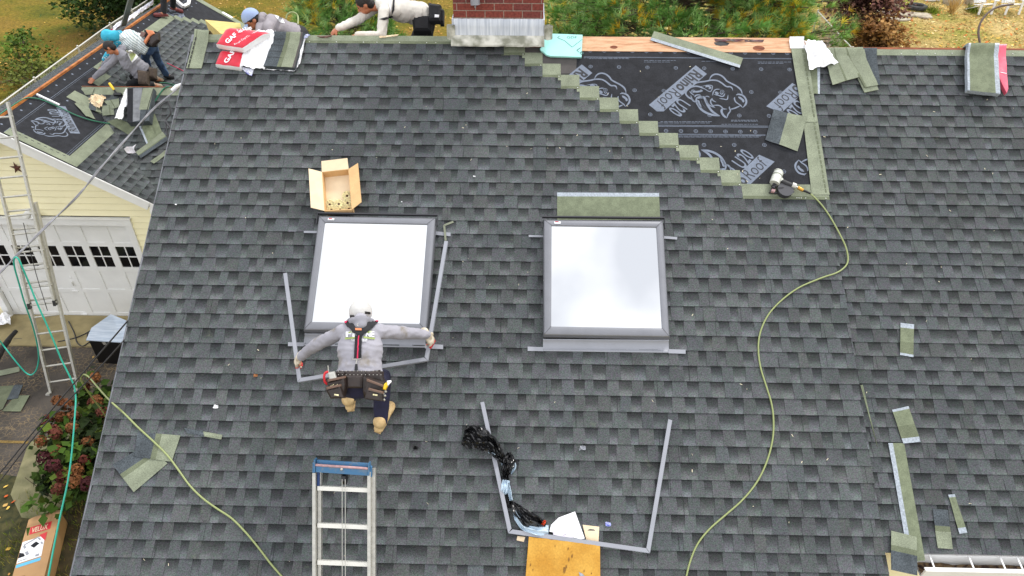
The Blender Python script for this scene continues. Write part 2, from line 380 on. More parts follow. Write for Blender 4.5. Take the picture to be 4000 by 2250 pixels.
# printed stamps (traced once in plane coordinates, then repeated)
K=5.367
def cs(x,y): return ab(R(2520+x/K,250+y/K))
c0=cs(1100,620)
def L(pts): return [(cs(*p)[0]-c0[0],cs(*p)[1]-c0[1]) for p in pts]
def stroke(mb,pl,w,T,h=.0035,mi=0,taper=True,n=4):
    pts=crom([V((x,y,0)) for x,y in pl],n) if len(pl)>2 else [V((x,y,0)) for x,y in pl]
    rows_=[]
    for i,p in enumerate(pts):
        t=(pts[min(i+1,len(pts)-1)]-pts[max(0,i-1)]).normalized(); s=V((-t.y,t.x,0))
        f=w*(1 if not taper else min(1,.25+3*min(i,len(pts)-1-i)/len(pts)*1.6))/2
        rows_.append([T(*(p+s*f)[:2],h),T(*(p-s*f)[:2],h)])
    mb.grid(rows_,mi,None,False)
STR=[(L(p),w) for p,w in [
([(1345,340),(1375,275),(1430,230),(1500,218),(1580,240),(1650,290),(1710,360),(1800,410),(1900,460),(1980,520),(2020,580),(2035,650)],.019),
([(1010,460),(1060,410),(1130,385),(1250,370),(1370,345),(1500,350),(1600,400),(1700,475),(1780,480),(1820,510),(1835,560)],.018),
([(1310,560),(1250,530),(1150,485),(1060,470),(960,490),(890,540),(850,600),(860,650),(920,710),(980,740),(1020,790),(1080,805)],.019),
([(1150,480),(1300,450),(1400,460),(1405,520),(1370,580),(1320,570),(1200,510)],.010),([(1260,490),(1310,470),(1370,500),(1330,530)],.02),
([(975,565),(1050,585),(1130,580),(1185,565),(1150,545)],.022),([(930,575),(970,620),(1030,665)],.012),
([(1035,700),(1060,665),(1110,650),(1170,660)],.014),([(950,660),(985,730),(1040,790)],.01),
([(1075,700),(1075,780),(1110,860),(1180,960),(1300,1035),(1430,1075),(1570,1095)],.026),
([(1150,705),(1230,700),(1270,780),(1330,900),(1420,1010),(1570,1095)],.026),([(1080,720),(1150,700),(1225,705)],.03),([(1110,760),(1120,830),(1170,920)],.03),
([(1260,690),(1300,680),(1350,700)],.012),([(1270,730),(1300,810),(1350,870),(1465,922)],.014),
([(1400,720),(1370,790),(1400,860),(1465,922)],.014),([(1400,720),(1420,770),(1490,805)],.012),
([(1410,870),(1540,872),(1600,905),(1640,945),(1715,948)],.015),([(1620,930),(1600,1000),(1640,1080),(1712,1140)],.024),([(1712,1140),(1735,1060),(1785,985),(1765,930),(1770,895)],.014),
([(1785,955),(1880,930),(1990,880)],.016),([(1905,655),(1960,640),(2040,662),(2092,710),(2120,780),(2105,850),(2045,920)],.02),([(2045,920),(1990,865),(1900,800),(1870,735),(1880,700)],.014),
([(1950,690),(2010,730),(2050,765),(2060,810)],.026),([(1940,610),(1950,650)],.012),
([(1412,665),(1430,590),(1480,538),(1575,533)],.012),([(1440,640),(1530,660),(1625,685),(1675,620)],.014),([(1550,725),(1640,738),(1718,745),(1738,650)],.012),([(1460,600),(1500,610),(1530,640)],.03),([(1560,600),(1600,640),(1640,610)],.01),
([(1165,735),(1200,840),(1280,950)],.001)]]
BAND=L([(1060,32),(1295,212),(385,997),(245,997),(80,860)])
def textmesh(s,bold=0,size=1.0):
    cu=bpy.data.curves.new('t','FONT'); cu.body=s; cu.size=size; cu.offset=bold; cu.resolution_u=3
    o=bpy.data.objects.new('t',cu); COL.objects.link(o); dg=bpy.context.evaluated_depsgraph_get()
    me=bpy.data.meshes.new_from_object(o.evaluated_get(dg)); bpy.data.objects.remove(o)
    vs=[v.co.copy() for v in me.vertices]; fs=[tuple(p.vertices) for p in me.polygons]; bpy.data.meshes.remove(me); bpy.data.curves.remove(cu)
    x0=min(v.x for v in vs); x1=max(v.x for v in vs); y0=min(v.y for v in vs); y1=max(v.y for v in vs)
    return vs,fs,(x0,x1,y0,y1)
def puttext(mb,s,org,xd,yd,W_,H_,mi=0,bold=0,lift=None):
    vs,fs,(x0,x1,y0,y1)=textmesh(s,bold)
    nrm=xd.cross(yd).normalized()
    P=[org+xd*((v.x-x0)/(x1-x0)*W_)+yd*((v.y-y0)/(y1-y0)*H_)+nrm*(lift or 0) for v in vs]
    for f in fs: mb.face([P[i] for i in f],mi)
def text2d(s,p0,p1,ht,bold=0):
    """letters laid in plane coords, baseline p0->p1, ht signed height; returns faces of 2D points"""
    vs,fs,(x0,x1,y0,y1)=textmesh(s,bold)
    d=V(p1)-V(p0); w=d.length; d.normalize(); u=V((-d.y,d.x))
    P=[V(p0)+d*((v.x-x0)/(x1-x0)*w)+u*((v.y-y0)/(y1-y0)*ht) for v in vs]
    return [[P[i] for i in f] for f in fs]
TX1=text2d('Rhino',L([(1010,108)])[0],L([(615,480)])[0],.135,.03)
TX2=text2d('Roof',L([(575,500)])[0],L([(215,800)])[0],.135,-.004)
TX3=text2d('U20',L([(700,705)])[0],L([(470,960)])[0],.16,.012)
def stamp(mb,T,clip=None):
    ok=lambda pts:(clip is None) or all(clip(*T(x,y,0,True)) for x,y in pts)
    def TT(x,y,h): return T(x,y,h)
    if ok(BAND) : mb.face([T(x,y,.0034) for x,y in BAND][::-1],0)
    elif clip:
        # cut the band along its length where the underlayment ends
        n=24
        for i in range(n):
            a,b=BAND[0],BAND[4]; c,d=BAND[1],BAND[2]
            q=[V(a).lerp(V(b),i/n),V(a).lerp(V(b),(i+1)/n),V(c).lerp(V(d),(i+1)/n),V(c).lerp(V(d),i/n)]
            if ok(q): mb.face([T(x,y,.0034) for x,y in q],0)
    for fs,mi,h in ((TX1,1,.0040),(TX2,1,.0040),(TX3,0,.0036)):
        for f in fs:
            if ok(f): mb.face([T(x,y,h) for x,y in f],mi)
    for pl,w in STR:
        if ok(pl): stroke(mb,pl,w,TT)
def mkT(ca,cb,rot=0,plane=RP):
    c_,s_=math.cos(rot),math.sin(rot)
    def T(x,y,h,raw=False):
        a,b=ca+x*c_-y*s_,cb+x*s_+y*c_
        return (a,b) if raw else plane(a,b,h)
    return T
mb=MB()
clipm=lambda a,b: .35<a<3.08 and .93<b<2.78
stamp(mb,mkT(*c0))
d1=ab(R(2100+1325/2.147,550/2.147))[0]-ab(R(2100+370/2.147,545/2.147))[0]
stamp(mb,mkT(c0[0]-d1,c0[1]),clipm); stamp(mb,mkT(c0[0]+d1,c0[1]-.005),clipm)
# lower course printed the other way up
tl=ab(R(2992,605)); o=BAND[3]; cc=(tl[0]+o[0],tl[1]+o[1])
for k in (-1,0,1): stamp(mb,mkT(cc[0]+k*d1,cc[1],PI),clipm)
rr=random.Random(4)
for (y,dy) in ((233,0),(311,0),(520,1),(496,1),(545,1)): pass
def hline(px0,px1,y,w=.006):
    a,b=ab(R(px0,y)),ab(R(px1,y+(px1-px0)*.009)); mb.face([RP(a[0],a[1]-w/2,.0034),RP(b[0],b[1]-w/2,.0034),RP(b[0],b[1]+w/2,.0034),RP(a[0],a[1]+w/2,.0034)])
for y in (222,224): hline(2280,3095,y,.003)
for x0,x1,y in ((2280,2455,227),(2300,2460,230),(2515,2640,237),(2515,2620,243),(2740,2885,240),(2960,3090,243),(2960,3060,248)):
    x=x0
    while x<x1: w=rr.uniform(6,20); hline(x,min(x+w,x1),y,.0045); x+=w+3
for x0,x1,y in ((2580,2780,476),(2570,2775,481),(2818,2960,486),(2855,2960,470),(2855,2960,474)):
    x=x0
    while x<x1: w=rr.uniform(6,20); hline(x,min(x+w,x1),y,.005); x+=w+3
for y in (489.5,494): hline(2565,3010,y,.005)
for y in (524,527): hline(2640,2990,y,.004)
for y in (532,536):
    x=2650
    while x<2965: w=rr.uniform(6,24); hline(x,x+w,y,.0045); x+=w+3
def ring(px,py,r=.022):
    c=R(px,py,.0034); n=12
    if ab(c)[0]>3.03: return
    for k in range(n):
        t0,t1=2*PI*k/n,2*PI*(k+1)/n
        mb.face([c+(XA*math.cos(t)+UP*math.sin(t))*q for t,q in ((t0,r*.8),(t0,r),(t1,r),(t1,r*.8))][::-1])
    mb.box(c,XA*r*1.5,UP*.003,NR*.0004); mb.box(c+NR*.0002,XA*.003,UP*r*1.5,NR*.0004)
for x in range(2305,3100,55): ring(x,198+(x-2305)*.013)
for x in range(2307,3100,111): ring(x,260+(x-2307)*.015)
for x in range(2365,3080,114): ring(x,351+(x-2365)*.015)
for x in range(2540,3040,116): ring(x,447+(x-2540)*.012)
for x in range(2602,3000,58): ring(x,511+(x-2602)*.012)
for x in range(2750,3060,118): ring(x,566)
for x in range(2830,3120,116): ring(x,670)
mb.build('printed_logo',[M['print'],M['feltink']],roof)
# ---- adjoining right roof, 25 mm lower ----
RE=.1325; rref=ab(R(3582,256,-.03))[1]; RE=(rref+2.31)/round((rref+2.31)/RE)
rr_=[rref+RE*k for k in range(-60,6) if -2.33<rref+RE*k<2.75]
mb=MB()
def RPR(a,b,h=0): return RP(a,b,h-.03)
def rx(b):
    return (3.0 if b<.95 else 2.98,6.4)
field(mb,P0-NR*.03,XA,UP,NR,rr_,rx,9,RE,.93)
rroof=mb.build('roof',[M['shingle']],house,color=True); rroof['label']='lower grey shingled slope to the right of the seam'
mb=MB()
bt2=rr_[-1]+RE
sheet(mb,[(2.98,2.87),(6.4,2.87),(6.4,bt2-.004),(2.98,bt2-.004)],.004,.004,plane=RPR)
mb.build('exposed_headlap',[M['green']],rroof)
mb=MB(); rs=random.Random(8)
for k in range(14): 
    a=3.5+k*.21+rs.uniform(-.05,.05); mb.ball(RPR(a,bt2+.02+rs.uniform(-.01,.01),.012),.0065,.0065,.003,6,4)
o=mb.build('nail_head',M['white'],rroof); o['kind']='stuff'
mb=MB(); sheet(mb,[(3.05,2.895),(6.4,2.895),(6.4,2.868),(3.05,2.868)],-.0,.008,nu=30,nv=1,plane=RPR)
mb.build('ridge_board',M['woodred'],rroof)
# metal drip edge and light seam edge
mb=MB()
mb.prism([RP(AL-.012,RIDGE,.0),RP(AL-.012,EAVE-.01,0),RP(AL+.03,EAVE-.01,0),RP(AL+.03,RIDGE,0)],NR*.003)
mb.prism([RP(AL-.014,RIDGE,.003),RP(AL-.014,EAVE-.01,.003),RP(AL-.009,EAVE-.01,.003),RP(AL-.009,RIDGE,.003)],-NR*.05)
mb.build('drip_edge',M['alu'],roof)
# fascia boards
mb=MB()
mb.prism([RP(AL+.0,RIDGE,-.01),RP(AL,EAVE,-.01),RP(AL+.02,EAVE,-.01),RP(AL+.02,RIDGE,-.01)],-NR*.2)
e=RP(0,EAVE,0); mb.bx(AL,AR,e.y-.01,e.y+.015,e.z-.19,e.z-.01)
# back slope and walls
Yr,Zr=RP(0,RIDGE).y,RP(0,RIDGE).z
Yb=Yr+(Yr-e.y); 
mb.build('fascia',M['white'],house)
mb=MB(); bo=V((0,Yr+.03,Zr-.02)); UB=V((0,-CP,SP)); NB=V((0,SP,CP)); LB=(RIDGE-EAVE)
brows=[-EXP*k-EXP for k in range(1,43)]
field(mb,bo,-XA,UB,NB,brows,lambda b:(-3.06,-AL),21,EXP)
bo2=RPR(0,2.90,-.012)-XA*RPR(0,2.9).x+V((0,.01,0)); field(mb,bo2,-XA,UB,NB,brows,lambda b:(-6.4,-3.07),22,EXP)
mb.build('back_roof',[M['shingle']],house,color=True)
mb=MB(); mb.prism([bo+XA*AL,bo+XA*3.06,bo+XA*3.06-UB*6.2,bo+XA*AL-UB*6.2],-NB*.15); mb.prism([bo2+XA*3.07,bo2+XA*6.4,bo2+XA*6.4-UB*6.1,bo2+XA*3.07-UB*6.1],-NB*.15); mb.build('back_deck',M['wood'],house)
def sidingwall(mb,p,xd,w,z0,z1,nrm,exp=.127,clipf=None,mi=0):
    z=z0
    while z<z1:
        zt=min(z+exp,z1); 
        x0,x1=(0,w)
        if clipf:
            r=clipf(z); 
            if r is None: z+=exp; continue
            x0,x1=r
            r2=clipf(zt-.001) or (((x0+x1)/2,)*2)
        else: r2=(0,w)
        a=p+xd*x0+ZA*(z-p.z); b=p+xd*x1+ZA*(z-p.z); c=p+xd*r2[1]+ZA*(zt-p.z); d=p+xd*r2[0]+ZA*(zt-p.z)
        U_=ZA*.013; mb.face([a+nrm*.022+U_,b+nrm*.022+U_,c+nrm*.004,d+nrm*.004],mi)
        mb.face([a+nrm*.002,b+nrm*.002,b+nrm*.022+U_,a+nrm*.022+U_],mi)
        z+=exp
YF=e.y+.35; 
mb=MB()
yg0,yg1=YF,Yb-.35
def gclip(z):
    h=Zr-.2-z
    half=min((yg1-yg0)/2,h/math.tan(PIT)); 
    if half<=.02: return None
    c=(yg1-yg0)/2; return (c-half,c+half)
sidingwall(mb,V((AL+.22,yg1,-.05)),V((0,-1,0)),yg1-yg0,-.05,Zr-.2,V((-1,0,0)),clipf=gclip)
sidingwall(mb,V((AL+.22,YF,-.05)),XA,AR-AL-.25,-.05,e.z,V((0,-1,0)))
sidingwall(mb,V((6.2,YF+.5,-.05)),V((0,1,0)),yg1-YF-.5,-.05,3.2,V((1,0,0)))
sidingwall(mb,V((6.2,yg1,-.05)),-XA,6.2-AL-.22,-.05,e.z,V((0,1,0)))
# right front wall under the gutter
er=RPR(3.3,-2.31,0)
WY=er.y-.02+.0
sidingwall(mb,V((2.9,er.y+.12,-.05)),XA,3.3,-.05,er.z-.1,V((0,-1,0)))
mb.build('wall',M['siding'],house)
# gutter, white lip outside, brown debris inside
gx0,gx1=3.32,6.4; gy=er.y-.0; gz=er.z-.02
mb=MB()
mb.prism([V((gx0,gy-.005,gz+.0)),V((gx0,gy+.006,gz)),V((gx0,gy+.006,gz-.13)),V((gx0,gy-.005,gz-.13))],XA*(gx1-gx0))
mb.prism([V((gx0,gy-.115,gz-.125)),V((gx0,gy,gz-.125)),V((gx0,gy,gz-.13)),V((gx0,gy-.115,gz-.13))],XA*(gx1-gx0))
mb.prism([V((gx0,gy-.135,gz-.02)),V((gx0,gy-.12,gz-.02)),V((gx0,gy-.11,gz-.12)),V((gx0,gy-.118,gz-.13)),V((gx0,gy-.125,gz-.13))][::-1],XA*(gx1-gx0))
mb.prism([V((gx0,gy-.14,gz-.012)),V((gx0,gy-.105,gz-.012)),V((gx0,gy-.105,gz-.024)),V((gx0,gy-.14,gz-.024))],XA*(gx1-gx0))
gut=mb.build('gutter',M['white'],house)
mb=MB(); rg=random.Random(3); rowsg=[]
for i in range(60):
    x=lerp(gx0,gx1,i/59); rowsg.append([V((x,gy-.112+.1*j/6,gz-.105+.03*noise.noise(V((x*7,j*.9,1)))+.01*(j%2))) for j in range(7)])
mb.grid(rowsg); mb.build('gutter_debris',mat('wet_debris',srgb(104,84,58),.95,col2=srgb(40,22,14),scale=24,thr=(.42,.58)),gut)
for px in (3640,3793,3915,3982):
    a=R(px,2160).x; mb=MB(); mb.bar((a,gy-.13,gz-.018),(a,gy,gz+.004),.012,.006); mb.build('gutter_strap',M['white'],gut)
mb=MB(); mb.bx(3.3,6.4,er.y-.004,er.y+.012,er.z-.16,er.z-.012); mb.build('fascia',M['white'],rroof)
# window in the wall below
wx=W(3840,2226,er.y+.12).x; wz=W(3840,2246,er.y+.12).z
wt=sub('window',(wx,er.y+.1,wz),house)
mb=MB(); y0=er.y+.10
mb.bx(wx-.04,wx+1.1,y0-.01,y0,wz-.02,wz+.0); mb.bx(wx-.04,wx+.04,y0-.03,y0,wz-1.2,wz-.02); mb.bx(wx+1.02,wx+1.1,y0-.03,y0,wz-1.2,wz-.02); mb.bx(wx-.06,wx+1.12,y0-.06,y0,wz-1.28,wz-1.2)
mb.build('frame',M['white'],wt)
mb=MB(); mb.bx(wx+.04,wx+1.02,y0-.012,y0-.004,wz-1.2,wz-.02); mb.build('pane',M['glassdk'],wt)
mb=MB(); s0=W(3972,2226,er.y+.05); mb.prism([V((s0.x,er.y+.1,s0.z+.02)),V((s0.x+.6,er.y+.1,s0.z+.02)),V((s0.x+.6,er.y+.02,s0.z-.06)),V((s0.x-.06,er.y+.02,s0.z-.06))],V((0,0,-.02)))
mb.build('window_hood',M['white'],house)
# ---------- brick chimney ----------
def brick_mat():
    m=bpy.data.materials.new('red_brick'); m.use_nodes=True; N=m.node_tree.nodes; Lk=m.node_tree.links; b=N['Principled BSDF']
    tc=N.new('ShaderNodeTexCoord'); mp=N.new('ShaderNodeMapping'); mp.inputs['Rotation'].default_value=(PI/2,0,0)
    sep=N.new('ShaderNodeSeparateXYZ'); add=N.new('ShaderNodeMath'); add.operation='ADD'; cmb=N.new('ShaderNodeCombineXYZ')
    Lk.new(tc.outputs['Object'],sep.inputs[0]); Lk.new(sep.outputs[0],add.inputs[0]); Lk.new(sep.outputs[1],add.inputs[1]); Lk.new(add.outputs[0],cmb.inputs[0]); Lk.new(sep.outputs[2],cmb.inputs[1])
    bt=N.new('ShaderNodeTexBrick'); bt.inputs['Scale'].default_value=1; bt.inputs['Brick Width'].default_value=.2; bt.inputs['Row Height'].default_value=.076; bt.inputs['Mortar Size'].default_value=.0048; bt.inputs['Bias'].default_value=-.2
    bt.inputs['Color1'].default_value=srgb(128,62,52)+(1,); bt.inputs['Color2'].default_value=srgb(96,54,56)+(1,); bt.inputs['Mortar'].default_value=srgb(150,138,124)+(1,); bt.inputs['Mortar Smooth'].default_value=.3
    Lk.new(cmb.outputs[0],bt.inputs['Vector'])
    n=N.new('ShaderNodeTexNoise'); n.inputs['Scale'].default_value=40; n.inputs['Detail'].default_value=5; Lk.new(tc.outputs['Object'],n.inputs['Vector'])
    rp=N.new('ShaderNodeValToRGB'); rp.color_ramp.elements[0].color=(.6,.55,.55,1); rp.color_ramp.elements[1].color=(1.25,1.2,1.2,1); rp.color_ramp.elements[0].position=.3; rp.color_ramp.elements[1].position=.7; Lk.new(n.outputs[0],rp.inputs[0])
    mx=N.new('ShaderNodeMix'); mx.data_type='RGBA'; mx.blend_type='MULTIPLY'; mx.inputs[0].default_value=1; Lk.new(bt.outputs[0],mx.inputs[6]); Lk.new(rp.outputs[0],mx.inputs[7]); Lk.new(mx.outputs[2],b.inputs['Base Color'])
    bp=N.new('ShaderNodeBump'); bp.inputs['Strength'].default_value=.7; bp.inputs['Distance'].default_value=.006; bp.invert=True; Lk.new(bt.outputs['Fac'],bp.inputs['Height']); Lk.new(bp.outputs[0],b.inputs['Normal']); b.inputs['Roughness'].default_value=.9
    return m
CY=Yr-.12
cl,cr=W(1771,60,CY).x,W(2122,60,CY).x
zb=RP(0,RIDGE-.14).z
ch=sub('chimney',(cl,CY,zb),house)
zt=W(1950,75,CY).z
mb=MB(); mb.bx(cl,cr,CY,CY+.62,zb-.1,zt+.95); mb.bx(cl-.03,cr+.03,CY-.03,CY+.65,zt+.95,zt+1.03); mb.build('brickwork',brick_mat(),ch,at=(cl+.04,CY,zt+.012))
z0=W(1950,140,CY-.05).z
mb=MB(); n=40; rws=[]
top=zt+.006
rws.append([V((lerp(cl-.008,cr+.008,i/n),CY-.004,top+.004*noise.noise(V((i*.8,1,2))))) for i in range(n+1)])
rws.append([V((lerp(cl-.008,cr+.008,i/n),CY-.016,top-.006)) for i in range(n+1)])
rws.append([V((lerp(cl-.014,cr+.012,i/n),CY-.02-.006*noise.noise(V((i*.3,0,1))),lerp(top,z0,.5))) for i in range(n+1)])
rws.append([V((lerp(cl-.03,cr+.02,i/n),CY-.035,z0)) for i in range(n+1)])
mb.grid(rws[::-1]); 
for s,x in ((-1,cl-.012),(1,cr+.01)): mb.bx(x-.006,x+.006,CY-.03,CY+.6,z0-.1,top)
lead=mb.build('lead_apron',M['lead'],ch)
mb=MB(); rws=[]
for k,(yy,zz) in enumerate([(-.036,0),(-.06,-.018),(-.09,-.04),(-.115,-.065),(-.12,-.078)]):
    rws.append([V((lerp(cl-.028,cr+.018,i/n),CY+yy-.02*(.5+noise.noise(V((i*.12,3,1))))*k/4,z0+zz+.012*noise.noise(V((i*.25,k*.3,5)))*k/4)) for i in range(n+1)])
mb.grid(rws[::-1]); mb.grid([[p+V((0,.0,-.012)) for p in r] for r in rws])
mb.build('old_flashing_lip',M['leaddk'],ch)
for (sx,px,py) in ((1,2142,130),(-1,1762,128)):
    mb=MB(); c=W(px,py,CY-.04)
    rws=[[c+V((.045*math.cos(t)*(1+.4*noise.noise(V((t,k,sx)))),.02*math.sin(t)+.03*noise.noise(V((k*.9,t,2))),.085-.05*k)) for t in [j*PI/5 for j in range(10)]] for k in range(4)]
    mb.grid(rws,closed=True); mb.build('crumpled_flashing',M['leaddk'],ch)
mb=MB(); c=W(1857,10,CY-.05); mb.tube([c+V((-.01,0,.14)),c+V((-.005,0,.05)),c+V((.0,-.01,-.02))],[.05,.05,.05],12); mb.bx(c.x-.012,c.x+.004,CY-.05,CY-.002,c.z-.055,c.z-.035)
mb.build('pipe_stub',M['flash'],ch)
# ---------- garage: gable roof with a lower cross wing ----------
TG=.62; GX,GZ=-8.67,4.2; GY0=10.52; GW=10.8; GYE=18.6
n2=V((TG,0,1)).normalized(); u2=V((-1,0,TG)).normalized(); p2=V((GX,0,GZ))
def S2(px,py,h=0): return hit(px,py,p2,n2,h)
def SP2(y,s,h=0): return p2+V((0,y,0))-u2*s+n2*h      # y along ridge, s metres down the slope
WYR,WZR=12.72,3.98
n1=V((0,-TG,1)).normalized(); u1=V((0,1,TG)).normalized(); p1=V((0,WYR,WZR))
def S1(px,py,h=0): return hit(px,py,p1,n1,h)
garage=thing('garage','cream sided garage with a white panelled door and a half finished roof','garage',(GX,GW,0))
# right slope: courses run along the ridge
xs=lambda p:(-(p-p2).dot(u2))
mb=MB()
s_start=xs(S2(258,610))+.24     # first finished course below the green headlap
def valley_y(s):   # where the wing slope cuts in
    p=SP2(0,s); # wing plane z = WZR-TG*(WYR-y)
    return WYR-(WZR-p.z)/TG
gg=random.Random(2)
smax=4.1
def r2(b):
    s=-b
    if s<s_start: return None
    return (GY0+gg.uniform(-.004,.004), min(WYR+.0,valley_y(s)+.03))
rowsb=[-(s_start+EXP*k)-EXP for k in range(0,22)]
field(mb,p2,V((0,1,0)),u2,n2,rowsb,lambda b:(lambda q:q and q)(r2(b+EXP) and (GY0,min(WYR,valley_y(-b-EXP*.5)+.05))),31,EXP,.98)
# behind the wing ridge: finished up to a staircase near the back gable
s_up=xs(S2(355,345))-.42
stair=[]
def yend(s): return 17.15-.0*s if s<.9 else 17.15+(s-.9)*.45
k=0; s=.44; greens=[]
while s<smax:
    y1=17.0+ (1 if False else 0)+ k*.16; y0=14.35 if k<3 else 12.6
    y0=(13.0,12.75,12.6)[k] if k<3 else 12.55
    if k==0: y0=13.5
    field(mb,p2,V((0,1,0)),u2,n2,[-(s+EXP)],lambda b,y0=y0,y1=y1:(y0,min(y1,GYE)),40+k,EXP,.98)
    greens.append((s,y0,y1)); s+=EXP; k+=1
groof=mb.build('roof',[M['shingle']],garage,color=True); groof['label']='partly shingled grey garage roof slope'
mb=MB()
def gs(y0,y1,s0,s1,h0=.004,th=.004,mi=0): sheet(mb,[(y0,s0),(y1,s0),(y1,s1),(y0,s1)],h0,th,mi,plane=SP2)
for k,(s,y0,y1) in enumerate(greens):
    yn=greens[k-1][2] if k else y0
    if k==0: gs(y0,y1+.02,s-.2,s+.002)
    else: gs(yn-.03,y1,s-.2,s+.003)
    if k==1: gs(13.0,greens[0][1]+.02,s-.2,s+.002)
# front part: starter headlap course, cross column and rake starter
gs(GY0+.02,12.45,s_start-.2,s_start+.004)
gs(12.2,12.5,s_start-1.0,s_start-.0,.008)
gs(GY0+.02,GY0+.2,.25,s_start-.15,.006)
mb.build('exposed_headlap',[M['green']],groof)
mb=MB()
rk=GY0+.035
y=.3
while y<s_start-.2: mb.face([SP2(GY0+.14,y,.0112),SP2(GY0+.155,y,.0112),SP2(GY0+.155,y+.05,.0112),SP2(GY0+.14,y+.05,.0112)][::-1]); y+=.1
mb.build('sealant_dash',[M['black']],groof)
# underlayment with printed stamps
mb=MB(); mb.face([SP2(GY0,.03,.0028),SP2(GYE,.03,.0028),SP2(GYE,smax,.0028),SP2(GY0,smax,.0028)])
mb.build('underlayment',M['felt'],groof)
mb=MB()
def plane2(a,b,h): return SP2(a,-b,h)        # a along ridge, b upslope
cg=S2(248,472); ca=(cg.y,-xs(cg))
# stamp upright as seen from the eave side; reading direction matches the photograph
def mk2(ca,cb,rot): 
    T0=mkT(ca,cb,rot,plane2)
    return T0
stamp(mb,mk2(ca[0]-.12,ca[1]+.02,PI),lambda a,b:(a>GY0+.02 and b<-.05 and a<12.2 and b>-(s_start-.2)) or (a>12.5 and b<-.05 and b>-.5))
cg=S2(690,70); ca2=(cg.y,-xs(cg)); stamp(mb,mk2(ca2[0],ca2[1],PI),lambda a,b:a<GYE and b<-.05)
stamp(mb,mk2(ca2[0]-1.5,ca2[1]+.0,PI),lambda a,b:a>16.6 and b<-.05)
stamp(mb,mk2(ca[0]-1.35,ca[1]+.0,PI),lambda a,b:a>GY0+.2 and b<-.2 and b>-(s_start-.2))
for s_,w in ((.24,.006),(.27,.003),(s_start-.23,.006),(s_start-.26,.004)):
    mb.face([SP2(GY0+.05,s_,.0036),SP2(12.2 if s_>.5 else GYE,s_,.0036),SP2(12.2 if s_>.5 else GYE,s_+w,.0036),SP2(GY0+.05,s_+w,.0036)])
y=GY0+.2
while y<GYE-.1:
    for s_ in (.12,.45):
        c=SP2(y,s_,.0036); mb.face([c+(V((0,1,0))*math.cos(t)+u2*math.sin(t))*.02 for t in [j*PI/3 for j in range(6)]][::-1])
    y+=.28
mb.build('printed_logo',[M['print'],M['feltink']],groof)
# wing slope facing the camera
mb=MB(); vall=lambda b:0
def vx(b): # x where garage slope plane meets the wing plane at upslope distance b (negative)
    p=p1+u1*b; return GX+(GZ-p.z)/TG
wrows=[-.31-EXP*k for k in range(0,17)]
field(mb,p1,XA,u1,n1,wrows,lambda b:(vx(b+EXP*.5)-.05,-3.45) if b>-2.6 else None,51,EXP,.97,lift=.008)
wroof=mb.build('wing_roof',[M['shingle']],garage,color=True)
mb=MB()
def SP1(a,b,h): return p1+XA*a+u1*b+n1*h
sheet(mb,[(vx(0)-.02,.01),(-3.5,.01),(-3.5,-.17),(vx(-.17),-.17)],.008,.004,plane=SP1)
mb.build('exposed_headlap',[M['green']],wroof)
mb=MB(); mb.box(SP1((vx(0)-3.5)/2,.012,.012),XA*(-3.5-vx(0)),V((0,.016,0)),V((0,0,.010))); mb.build('ridge_board',M['woodred'],wroof)
mb=MB()
# decks
mb.prism([SP2(GY0,0,-.002),SP2(GYE,0,-.002),SP2(GYE,smax,-.002),SP2(WYR+.4,smax,-.002),SP2(valley_y(2.55),2.55,-.002),SP2(GY0,2.45,-.002)],-n2*.12)
mb.prism([SP1(vx(0)+.02,0,.004),SP1(-3.45,0,.004),SP1(-3.45,-2.55,.004),SP1(vx(-2.3),-2.3,.004)][::-1],-n1*.12)
mb.prism([V((vx(0)+.2,WYR+.01,WZR-.01)),V((-3.45,WYR+.01,WZR-.01)),V((-3.45,WYR+2.6,WZR-1.62)),V((vx(0)+2.4,WYR+2.6,WZR-1.62))],V((0,0,-.1)))
mb.build('roof_deck',M['felt2'],garage)
# left slope
nl=V((-.5,0,1)).normalized(); ul=V((1,0,.5)).normalized(); pl=V((GX-.03,0,GZ-.015))
mb=MB(); field(mb,pl,V((0,-1,0)),ul,nl,[-.18-EXP*k for k in range(0,21)],lambda b:(-GYE,-GY0),61,EXP,.95)
mb.build('far_roof',[M['shingle']],garage,color=True)
mb=MB(); mb.prism([pl+V((0,GY0,0)),pl+V((0,GYE,0)),pl+V((0,GYE,0))-ul*3.2,pl+V((0,GY0,0))-ul*3.2][::-1],-nl*.12); mb.build('far_deck',M['felt2'],garage)
mb=MB(); mb.bx(GX-.02,GX+.03,GY0+.02,GYE,GZ-.03,GZ+.022); mb.build('ridge_board',M['woodor'],garage)
# back gable edge: flashing, worn green starter strip
mb=MB(); gs(GYE-.18,GYE,.02,smax,.008,.004); mb.build('rake_starter',[M['green']],groof)
for t in (.1,1.0,1.9): mb=MB(); mb.box(SP2(GYE-.05,t+.15,.016),V((0,.1,0)),u2*.26,n2*.004); mb.build('rake_flashing',M['whitep'],groof)
# walls
mb=MB()
HWL=2.55
def gc(z):
    h=GZ-.1-z; half=min(2.35,h/TG)
    if half<.02: return None
    return (2.35-half,2.35+half)
def wallpart(z0,z1,clip,x0,x1): pass
